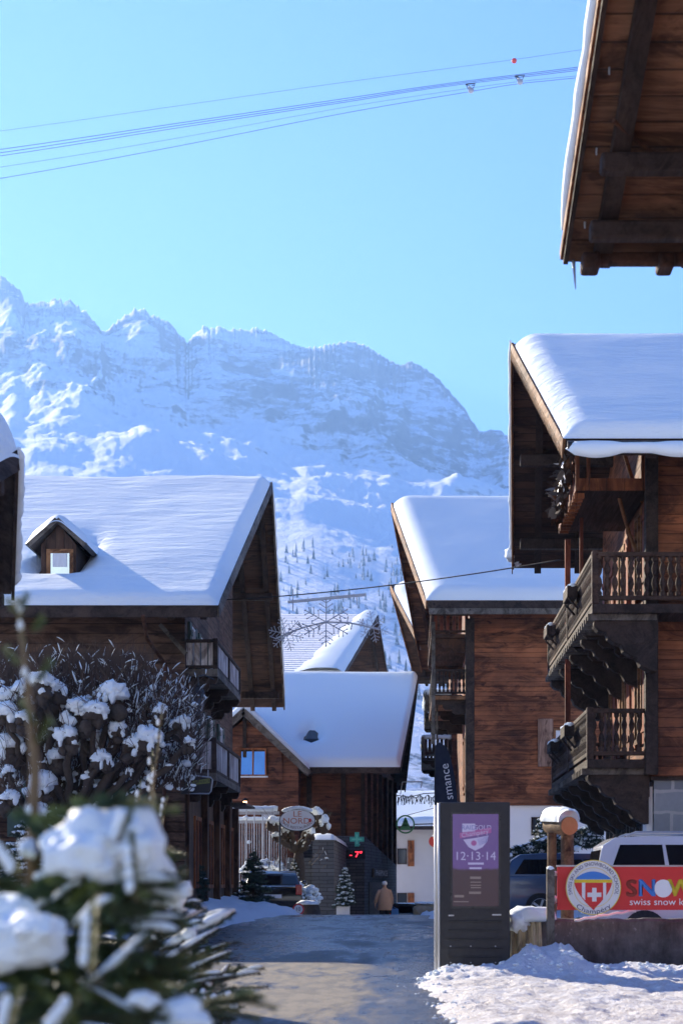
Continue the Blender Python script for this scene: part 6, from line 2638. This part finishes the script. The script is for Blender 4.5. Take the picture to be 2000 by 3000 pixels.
# second spruce just behind: its upright shoots stand before the chalet, its right-hand twigs over the road
K2 = 1.62
sp2 = thing('young_spruce', 'sharper young spruce behind the blurred one, its twigs reaching over the road', 'spruce', (PX(434, 6.6 * K2), 6.6 * K2, -1.55))
tr, nd, st_, sn2 = MB(), MB(), MB(), MB()
tr.tube([P(430, 3380, 6.6 * K2), P(432, 2700, 6.6 * K2), P(440, 2420, 6.6 * K2)], [.030, .020, .011], 8)
for (u0, v0, u1, v1, d, r_) in ((436, 2440, 476, 2065, 6.6, .006), (402, 2430, 412, 2285, 6.5, .004), (455, 2450, 450, 2310, 6.7, .004), (462, 2470, 488, 2335, 6.5, .004), (440, 2400, 446, 2200, 6.65, .004)):
    a, b = P(u0, v0, d * K2), P(u1, v1, d * K2)
    brush(nd, st_, a, b, r_ * K2, 1100, .025, .0024, 1, 0, .6)
    for i in range(9):
        sn2.blob(a.lerp(b, R.random()) + Vector((-.012, -.012, .006)), (.012, .010, .019), 1, .4, 2, i)
for wv in range(34):
    v = 2520 + 900 * (wv / 33)
    an = wv * 2.399 + R.uniform(-.3, .3)
    root = P(434, v, 6.6 * K2)
    L = K2 * (.14 + .42 * sstep(2480, 3000, v)) * R.uniform(.7, 1.1)
    tip = root + Vector((math.cos(an) * L * .85, math.sin(an) * L, L * R.uniform(.0, .45)))
    spray(nd, st_, sn2, root, tip, 800, .034, .0026, 4, .22, .012, (0, 0, 1))
for (u0, v0, u1, v1, d, sw) in ((470, 2790, 690, 2672, 6.3, .020), (440, 2850, 640, 2725, 6.2, .014), (480, 2960, 740, 2905, 6.0, 0), (500, 2930, 700, 2840, 6.4, .0), (470, 2890, 680, 2790, 6.3, .008), (430, 2640, 545, 2536, 6.1, 0),
                                (420, 2700, 550, 2672, 6.2, .015), (520, 2985, 715, 2950, 6.5, 0), (540, 2880, 660, 2775, 6.6, 0), (380, 2760, 540, 2680, 6.4, .017), (560, 2990, 690, 2985, 6.2, .0), (470, 2980, 640, 2860, 6.3, 0),
                                (500, 3020, 690, 3010, 6.2, 0), (480, 2830, 600, 2800, 6.5, .012), (450, 2760, 520, 2650, 6.4, 0)):
    a, b = P(u0, v0, d * K2), P(u1, v1, d * K2 + .1)
    pts = brush(nd, st_, a, b, .006, 800, .034, .0026, R.choice((0, 0, 1)), .012)
    dv_ = (b - a).normalized()
    for q in range(4):
        f = .25 + .17 * q
        for sg in (-1, 1):
            c = a.lerp(b, f)
            e = (dv_ * .8 + Vector((0, sg * .5, sg * .22 + .05))).normalized()
            brush(nd, st_, c, c + e * (b - a).length * (.36 - .06 * q), .003, 700, .033, .0026, R.choice((0, 1)))
    if sw:
        snow_tube(sn2, [p + Vector((0, 0, .014)) for p in pts], sw * K2 * .8, .8, 8)
    else:
        for i in range(3):
            sn2.blob(a.lerp(b, R.random()) + Vector((0, -.015, .018)), (.018, .016, .014), 2, .4, 2, i)
for (u, v, d, r_) in ((555, 2740, 6.3, .024), (650, 2920, 6.1, .011), (560, 2855, 6.2, .010), (612, 2880, 6.3, .010), (690, 2945, 6.2, .009), (595, 2905, 6.1, .008), (515, 2632, 6.0, .032), (540, 2606, 6.0, .026), (430, 2560, 6.2, .05)):
    r_ *= K2
    sn2.blob(P(u, v, d * K2), (r_ * 1.1, r_, r_ * 1.1), 3, .5, 2, u)
tr.build('trunk', M['bark_young'], sp2, smooth=True)
st_.build('branch', M['bark_young'], sp2)
nd.build('needles', [M['needle_dark'], M['needle']], sp2)
sn2.build('snow', M['snow'], sp2, smooth=True)


def small_spruce(label, u, v_base, d, h, rad, snow, seed, dark=True, name='small_spruce', z0=None):
    R.seed(seed)
    p = P(u, v_base, d)
    o, sn = spruce(name, label, 'spruce', p.x, d, p.z if z0 is None else z0, h, rad, 13, 7, .085, .011, 110, snow, sub=5, bare_top=.10, trunk_r=.03, snow_r=.03,
                   mats=('bark', 'needle_dark', 'needle_dark' if dark else 'needle'), droop=.15)
    if sn.v:
        sn.build('snow', M['snow'], o, smooth=True)
    return o


small_spruce('dark spruce standing beside the black parked car', 742, 2690, 51.0, 1.85, .62, .04, 5, dark=False)
small_spruce('dark spruce tub tree before the shop front of the dormer chalet', 552, 2640, 43.5, 1.35, .55, .0, 6)
small_spruce('second dark spruce hidden close to the shop wall', 505, 2640, 42.8, 1.15, .45, .02, 7)
pot = small_spruce('snow-flecked spruce in a pale planter against the slate wall', 1010, 2655, 63.0, 1.35, .40, .55, 8)
g = MB()
pp = P(1005, 2690, 63.0)
g.box(pp.x - .22, pp.x + .22, 62.8, 63.2, pp.z - .6, pp.z + .42)
tag(g.build('planter', M['white_paint'], bevel=.02), 'pale square planter under the snow-flecked spruce', 'planter')
small_spruce('snowy little spruce below the oval café sign', 868, 2640, 60.5, 1.45, .42, .7, 9)
small_spruce('frosted spruce before the small window of the white ground floor', 1592, 2480, 55.0, 1.0, .42, .6, 12)
small_spruce('frosted spruce close by the stone corner of the carved balcony chalet', 1738, 2480, 47.0, .8, .26, .6, 13)
small_spruce('grey-green snowy spruce low behind the pollarded tree', 80, 2600, 34.0, 1.3, .6, .75, 14)


def shrub(label, c, rx, ry, rz_, n, mat, snow, seed):
    R.seed(seed)
    o = thing('shrub', label, 'shrub', (c.x, c.y, c.z))
    tw, sn = MB(), MB()
    for i in range(n):
        an, el = R.uniform(0, 6.28), R.uniform(.1, 1.5)
        d = Vector((math.cos(an) * math.cos(el) * rx, math.sin(an) * math.cos(el) * ry, math.sin(el) * rz_)) * R.uniform(.6, 1.05)
        m_ = c + d * .5 + Vector((R.uniform(-.06, .06), R.uniform(-.06, .06), .05))
        tw.tube([c + d * .1, m_, c + d], [.014, .009, .004], 3)
        for q in range(3):
            a = m_.lerp(c + d, R.random())
            e = a + Vector((R.uniform(-1, 1), R.uniform(-1, 1), R.uniform(-.2, 1))) * .16
            tw.tube([a, e], .004, 3)
            if R.random() < .5:
                k_ = len(tw.v)
        if R.random() < snow:
            s_ = R.uniform(.03, .085)
            sn.blob(c + d + Vector((0, 0, .01)), (s_ * 1.5, s_ * 1.3, s_), 2, .35, 2, i)
    tw.build('twigs', mat, o)
    sn.build('snow', M['snow'], o, smooth=True)
    return o


shrub('brown shrub heaped with snow behind the black car', P(838, 2640, 58.0), .62, .5, .75, 240, M['twig'], .5, 21)
shrub('snow-tipped shrub between rock and slate wall', P(905, 2650, 58.5), .40, .4, .55, 160, M['twig'], .6, 22)
shrub('frosted twigs along the terrace edge', P(770, 2560, 63.5), .9, .4, .45, 140, M['twig'], .8, 23)

# snow-covered hedge climbing behind the dark blue car
R.seed(31)
hd = thing('hedge', 'dark snow-dusted hedge rising behind the dark blue car', 'hedge', (3.6, 48, -.8))
lv, sn = MB(), MB()
for i in range(2600):
    t = R.random()
    u = lerp(1480, 1760, t)
    vt = lerp(2492, 2412, t)
    v = vt + (R.random() ** 1.3) * 58
    d = 48 + R.uniform(-.5, .5)
    c = P(u, v, d)
    a_ = Vector((R.uniform(-1, 1), R.uniform(-1, 1), R.uniform(-.6, .6))).normalized() * R.uniform(.06, .13)
    b_ = Vector((R.uniform(-1, 1), R.uniform(-1, 1), R.uniform(-.6, .6))).normalized() * .035
    lv.add([c - a_, c + b_, c + a_, c - b_], [(0, 1, 2, 3)])
for i in range(90):
    t = R.random()
    u, vt = lerp(1480, 1760, t), lerp(2490, 2410, t)
    c = P(u, vt + R.random() ** 2 * 60, 48 + R.uniform(-.55, .2))
    s_ = R.uniform(.03, .08)
    sn.blob(c, (s_ * 2, s_ * 1.5, s_), 1, .3, 2, i)
lv.build('leaves', M['needle_dark'], hd)
sn.build('snow', M['snow'], hd, smooth=True)
g = MB()
for i in range(8):
    p_ = P(lerp(1490, 1750, i / 7), 2560, 48.0)
    g.tube([(p_.x, 48, -.95), (p_.x, 48, lerp(-.2, .6, i / 7) + .2)], .03, 5)
g.build('stem', M['bark'], hd)

# ================================================================== pollarded tree with snow caps before the left chalet
def pollard(name, label, d, root, crown, knobs, twig_n, twig_box, r0, scale, seed, clumps):
    R.seed(seed)
    base = P(root[0], root[1], d)
    o = thing(name, label, 'tree', (base.x, d, base.z))
    tr, tw, sn = MB(), MB(), MB()
    cr = P(crown[0], crown[1], d)
    px = d / F
    tr.tube([base - Vector((0, 0, .4)), base.lerp(cr, .35) + Vector((.05, 0, 0)), base.lerp(cr, .7), cr], [r0 * 1.25, r0, r0 * .95, r0 * .8], 12)
    for (u, v, rr, dk) in knobs:
        k_ = P(u, v, d + R.uniform(-1.3, -.3) * scale)
        n = 9
        off = Vector((R.uniform(-.22, .22), R.uniform(-.2, .1), R.uniform(-.25, .05))) * scale
        pts, rr_ = [], []
        for i in range(n + 1):
            t = i / n
            p_ = cr.lerp(k_, t) + off * math.sin(math.pi * t) + Vector((R.uniform(-.05, .05), R.uniform(-.05, .05), R.uniform(-.04, .04))) * scale * (0 < i < n)
            pts.append(p_)
            rr_.append(r0 * lerp(.62, .34, t) * R.uniform(.8, 1.3))
        tr.tube(pts, rr_, 8)
        s_ = rr * px * 1.25
        for q in range(6):
            tr.blob(k_ + Vector((R.uniform(-.6, .6), R.uniform(-.5, .3), R.uniform(-1.2, .1))) * s_, (s_ * R.uniform(.4, .7), s_ * .55, s_ * R.uniform(.4, .8)), 2, .6, 3.4, q + u * .1)
        m_ = 4 if dk else 3
        for q in range(m_):
            o_ = Vector((R.uniform(-.55, .55), R.uniform(-.4, .1), R.uniform(.15, .6))) * s_ if q else Vector((0, -.1, .5)) * s_
            sn.blob(k_ + o_, (s_ * R.uniform(.55, .95), s_ * R.uniform(.6, .9), s_ * R.uniform(.45, .8)), 3, .5, 2.4, q * 7 + v * .1, flatb=-.4)
        for q in range(4):
            an = R.uniform(0, 6.28)
            sn.blob(k_ + Vector((s_ * .9 * math.cos(an), s_ * .5 * math.sin(an) - .05, s_ * R.uniform(-.6, .2))), (s_ * R.uniform(.18, .38), s_ * .3, s_ * R.uniform(.25, .6)), 2, .5, 2.5, q + v)
        for i in range(2, n):
            up = 1 - abs((pts[i + 1 if i < n else i] - pts[i - 1]).normalized().z)
            if R.random() < .25 + .6 * up:
                g_ = rr_[i]
                sn.blob(pts[i] + Vector((R.uniform(-.3, .3) * g_, -g_ * .3, g_ * .75)), (g_ * R.uniform(.8, 1.5), g_ * R.uniform(.7, 1.1), g_ * R.uniform(.4, .9)), 2, .55, 2.5, i + u)
        for i in range(26):
            an = R.uniform(0, 6.28)
            dr = Vector((math.cos(an) * .6, math.sin(an) * .5, R.uniform(.1, 1.3)))
            l_ = R.uniform(.25, .9) * scale
            c0 = k_ + Vector((R.uniform(-.5, .5), R.uniform(-.3, .3), R.uniform(-.5, .4))) * s_
            e_ = c0 + dr.normalized() * l_
            tw.tube([c0, c0.lerp(e_, .5) + Vector((R.uniform(-.05, .05), 0, .04)), e_], [.008 * scale, .006 * scale, .003 * scale], 3)
    u0, u1, vt, vb = twig_box
    for i in range(twig_n):
        u = R.uniform(u0, u1)
        side = sstep(380, 580, u)
        v0 = R.uniform(vt + 110 + 90 * side, vb)
        dd = d + R.uniform(-.5, 1.8) * scale
        a = P(u, v0, dd)
        l_ = R.uniform(.35, 1.25) * scale * (1 - .25 * side)
        dr = Vector((R.uniform(-.35, .35) + .5 * side * R.random(), R.uniform(-.3, .3), 1 - .5 * side * R.random())).normalized()
        e = a + dr * l_
        top = (VY - e.z * F / e.y)
        if top < vt + R.uniform(0, 50) + 110 * side:
            continue
        m_ = a.lerp(e, .5) + Vector((R.uniform(-.06, .06), 0, 0)) * scale
        tw.tube([a, m_, e], [.012 * scale, .009 * scale, .004 * scale], 3)
        for q in range(R.choice((1, 2, 3))):
            f_ = R.random()
            b1 = a.lerp(e, f_)
            b2 = b1 + Vector((R.uniform(-.5, .5), R.uniform(-.4, .4), R.uniform(.1, .6))).normalized() * R.uniform(.1, .4) * scale
            tw.tube([b1, b2], .0045 * scale, 3)
            if R.random() < clumps * .9 * sstep(vt + 90, vt + 230, v0):
                s_ = R.uniform(.006, .013) * scale
                c0, c1 = b1.lerp(b2, .1), b1.lerp(b2, R.uniform(.6, 1.0))
                sn.tube([c0, c0.lerp(c1, .35) + Vector((0, 0, .012)), c0.lerp(c1, .7) + Vector((0, 0, .012)), c1], [s_ * .4, s_ * R.uniform(.8, 1.5), s_ * R.uniform(.6, 1.3), s_ * .3], 5)
        dn = sstep(vt + 100, vt + 250, v0)
        if R.random() < clumps * .75 * dn:
            s_ = R.uniform(.006, .016) * scale
            f_ = R.uniform(.0, .4)
            c0, c1 = a.lerp(e, f_), a.lerp(e, f_ + R.uniform(.15, .5))
            sn.tube([c0, c0.lerp(c1, .3), c0.lerp(c1, .7), c1], [s_ * .4, s_ * R.uniform(.8, 1.5), s_ * R.uniform(.7, 1.3), s_ * .4], 6)
        if R.random() < clumps * .55 * dn:
            s_ = R.uniform(.016, .062) * scale
            sn.blob(a.lerp(e, R.uniform(.1, .5)), (s_ * R.uniform(.8, 1.6), s_, s_ * R.uniform(.7, 1.3)), 2, .55, 2.6, i)
    for i in range(int(twig_n * .75)):      # last year's bare rods along the top
        u = R.uniform(u0 + 60, u1 - 130)
        a = P(u, R.uniform(vt + 110, vt + 300), d + R.uniform(-.3, 1.8) * scale)
        e_ = a + Vector((R.uniform(-.16, .16), 0, 1)).normalized() * R.uniform(.4, 1.35) * scale
        if VY - e_.z * F / e_.y < vt + 30 * R.random():
            continue
        tw.tube([a, a.lerp(e_, .5) + Vector((R.uniform(-.05, .05), 0, 0)), e_], [.008 * scale, .006 * scale, .003 * scale], 3)
    tr.build('trunk', M['bark'], o, smooth=True)
    tw.build('twigs', M['twig'], o)
    sn.build('snow', M['snow'], o, smooth=True)
    return o


KN = [(28, 2052, 26, 1), (88, 2030, 30, 0), (150, 2034, 34, 1), (122, 2008, 30, 0), (330, 2046, 34, 1), (232, 2092, 36, 1), (278, 2090, 28, 1), (262, 2172, 32, 1), (22, 2094, 28, 1), (70, 2112, 22, 0),
      (45, 2190, 30, 0), (25, 2262, 14, 0), (180, 2225, 26, 1), (120, 2310, 34, 0), (175, 2290, 28, 0), (112, 2380, 24, 1), (530, 2128, 22, 0), (550, 2182, 16, 0), (440, 2176, 30, 1), (390, 2190, 24, 1),
      (380, 2262, 9, 0), (30, 2345, 22, 0), (300, 2230, 22, 1), (350, 2140, 20, 1), (200, 2160, 24, 1), (470, 2090, 18, 0)]
pollard('pollarded_tree', 'knobbly pollarded tree loaded with snow before the dormer chalet', 37.2, (215, 2600), (215, 2420), KN, 2700, (-60, 560, 1860, 2330), .16, 1.0, 77, .60)
# horizontal twigs reaching to the right, bent under snow
pollard('pollarded_tree', 'small snowy pollarded tree behind the oval café sign', 60.5, (873, 2570), (876, 2490),
        [(800, 2410, 14, 1), (838, 2440, 13, 0), (925, 2385, 15, 0), (950, 2410, 16, 0), (905, 2440, 12, 0), (858, 2420, 10, 0), (810, 2450, 10, 0)], 60, (780, 960, 2345, 2450), .17, .7, 78, .4)

# ================================================================== person walking away
PY_ = 66.0
pp = P(1126, 2584, PY_)
gz = base_z(PY_)
H_ = pp.z - gz
pe = thing('person', 'person in a tan coat, dark trousers and white hat walking away up the street', 'person', (pp.x, PY_, gz))


def skin_mesh(name, verts, edges, radii, mat, parent, root=0, sub=2):
    me = bpy.data.meshes.new(name)
    o0 = wloc(parent)
    me.from_pydata([(Vector(v) - Vector((0, 0, 0))) for v in verts], edges, [])
    ob = bpy.data.objects.new(name, me)
    COL.objects.link(ob)
    ob.parent = parent
    WL[ob.name] = o0
    sk = ob.modifiers.new('skin', 'SKIN')
    for i, r_ in enumerate(radii):
        rr = r_ if isinstance(r_, tuple) else (r_, r_)
        me.skin_vertices[0].data[i].radius = rr
    me.skin_vertices[0].data[root].use_root = True
    sk.use_smooth_shade = True
    s2 = ob.modifiers.new('smooth', 'SUBSURF')
    s2.levels = sub
    s2.render_levels = sub
    me.materials.append(mat)
    return ob


q = H_ / 1.66
V = [(0, 0, .88), (0, .0, 1.10), (0, .02, 1.32), (0, .03, 1.42), (0, .04, 1.50), (0, .05, 1.60),
     (-.17, 0, 1.34), (-.27, .0, 1.10), (-.33, -.02, .90), (-.34, -.02, .82),
     (.17, 0, 1.34), (.24, .02, 1.08), (.26, .06, .86), (.26, .07, .78),
     (-.09, 0, .84), (-.10, -.05, .48), (-.10, -.20, .09), (-.10, -.10, .05),
     (.09, 0, .84), (.10, .13, .47), (.10, .10, .08), (.10, .22, .04)]
E_ = [(0, 1), (1, 2), (2, 3), (3, 4), (4, 5), (2, 6), (6, 7), (7, 8), (8, 9), (2, 10), (10, 11), (11, 12), (12, 13), (0, 14), (14, 15), (15, 16), (16, 17), (0, 18), (18, 19), (19, 20), (20, 21)]
Rd = [.13, .12, .13, .055, .06, .085, .06, .045, .03, .03, .06, .045, .03, .03, .085, .06, .04, .04, .085, .06, .04, .04]
fing = []
for hb, sx in ((9, -1), (13, 1)):
    hx, hy, hz_ = V[hb]
    for k_, (dy, ln) in enumerate(((.03, .07), (.012, .08), (-.006, .075), (-.022, .06))):
        i = len(V)
        V += [(hx + sx * .004, hy + dy, hz_ - .04), (hx - sx * .012, hy + dy, hz_ - .04 - ln * .6), (hx - sx * .03, hy + dy, hz_ - .04 - ln)]
        E_ += [(hb, i), (i, i + 1), (i + 1, i + 2)]
        Rd += [.010, .009, .008]
    i = len(V)
    V += [(hx - sx * .01, hy + .045, hz_ - .0), (hx - sx * .025, hy + .06, hz_ - .04)]
    E_ += [(hb, i), (i, i + 1)]
    Rd += [.011, .009]
V = [(a * q, b * q, c * q) for a, b, c in V]
Rd = [r_ * q for r_ in Rd]
skin = plain('skin', (.50, .30, .22), .6, 0, .08, 20, 0)
skin_mesh('body', V, E_, Rd, skin, pe)
cm = plain('tan_coat_cloth', (.42, .27, .19), .9, 0, .14, 6, .3)
g = MB()


def rings(rows, n=20, close=True):
    vs, fs = [], []
    for (cx_, cy_, z, rx, ry) in rows:
        for j in range(n):
            t = 2 * math.pi * j / n
            w_ = 1 + .05 * math.sin(3 * t + z * 9) * (1.2 if z < 1 else .4)
            vs.append(((cx_ + rx * w_ * math.cos(t)) * q, (cy_ + ry * w_ * math.sin(t)) * q, z * q))
    for i in range(len(rows) - 1):
        for j in range(n):
            fs.append((i * n + j, i * n + (j + 1) % n, (i + 1) * n + (j + 1) % n, (i + 1) * n + j))
    return vs, fs


vs, fs = rings([(0, 0, .64, .255, .18), (0, 0, .66, .265, .19), (0, 0, .85, .25, .185), (0, 0, 1.0, .235, .175), (0, 0, 1.15, .225, .165), (0, .01, 1.28, .22, .155), (0, .02, 1.37, .19, .13), (0, .03, 1.43, .10, .09), (0, .035, 1.46, .075, .075), (0, .035, 1.48, .08, .08)])
g.add(vs, fs)
for arm in ([(-.15, .01, 1.36), (-.22, 0, 1.24), (-.285, 0, 1.08), (-.335, -.02, .90)], [(.15, .01, 1.36), (.21, .0, 1.22), (.255, .03, 1.06), (.27, .06, .86)]):
    g.tube([Vector(a) * q for a in arm], [.085 * q, .078 * q, .07 * q, .058 * q], 12)
o = g.build('coat', cm, pe, local=True, smooth=True)
g = MB()
for leg in (((-.09, 0, .82), (-.10, -.05, .48), (-.10, -.19, .10)), ((.09, 0, .82), (.10, .13, .47), (.10, .10, .09))):
    g.tube([Vector(a) * q for a in leg], [.105 * q, .082 * q, .062 * q], 12)
g.build('trousers', plain('dark_trousers', (.016, .015, .02), .85, 0, .15), pe, local=True, smooth=True)
g = MB()
for (x_, y_, z_) in ((-.10, -.14, .06), (.10, .16, .05)):
    g.blob((x_ * q, y_ * q, z_ * q), (.055 * q, .14 * q, .06 * q), 2, .05)
g.build('shoe', M['rubber'], pe, local=True, smooth=True)
g = MB()
g.blob((0, .05 * q, 1.60 * q), (.098 * q, .108 * q, .098 * q), 3, .08, 4, 2, flatb=-.45)
g.blob((0, -.055 * q, 1.585 * q), (.075 * q, .03 * q, .05 * q), 2, .1)
g.build('knitted_hat', plain('white_wool_hat', (.62, .63, .64), .95, 0, .1, 60, .6), pe, local=True, smooth=True)
hx = pp.x + .27 * q
bag = MB()
zt = gz + .74 * q
bag.prism([(hx - .02, PY_ + .16, zt - .04), (hx + .22, PY_ + .16, zt - .06), (hx + .24, PY_ + .16, zt - .36), (hx - .03, PY_ + .16, zt - .38)], (0, .10, 0))
bag.tube([(hx + .01, PY_ + .2, zt - .05), (hx + .02, PY_ + .1, zt + .03), (hx + .2, PY_ + .2, zt - .06)], .008, 5)
tag(bag.build('shopping_bag', plain('blue_bag', (.04, .16, .42), .6, 0, .1), bevel=.02), 'bright blue bag carried by the person in the tan coat', 'bag')
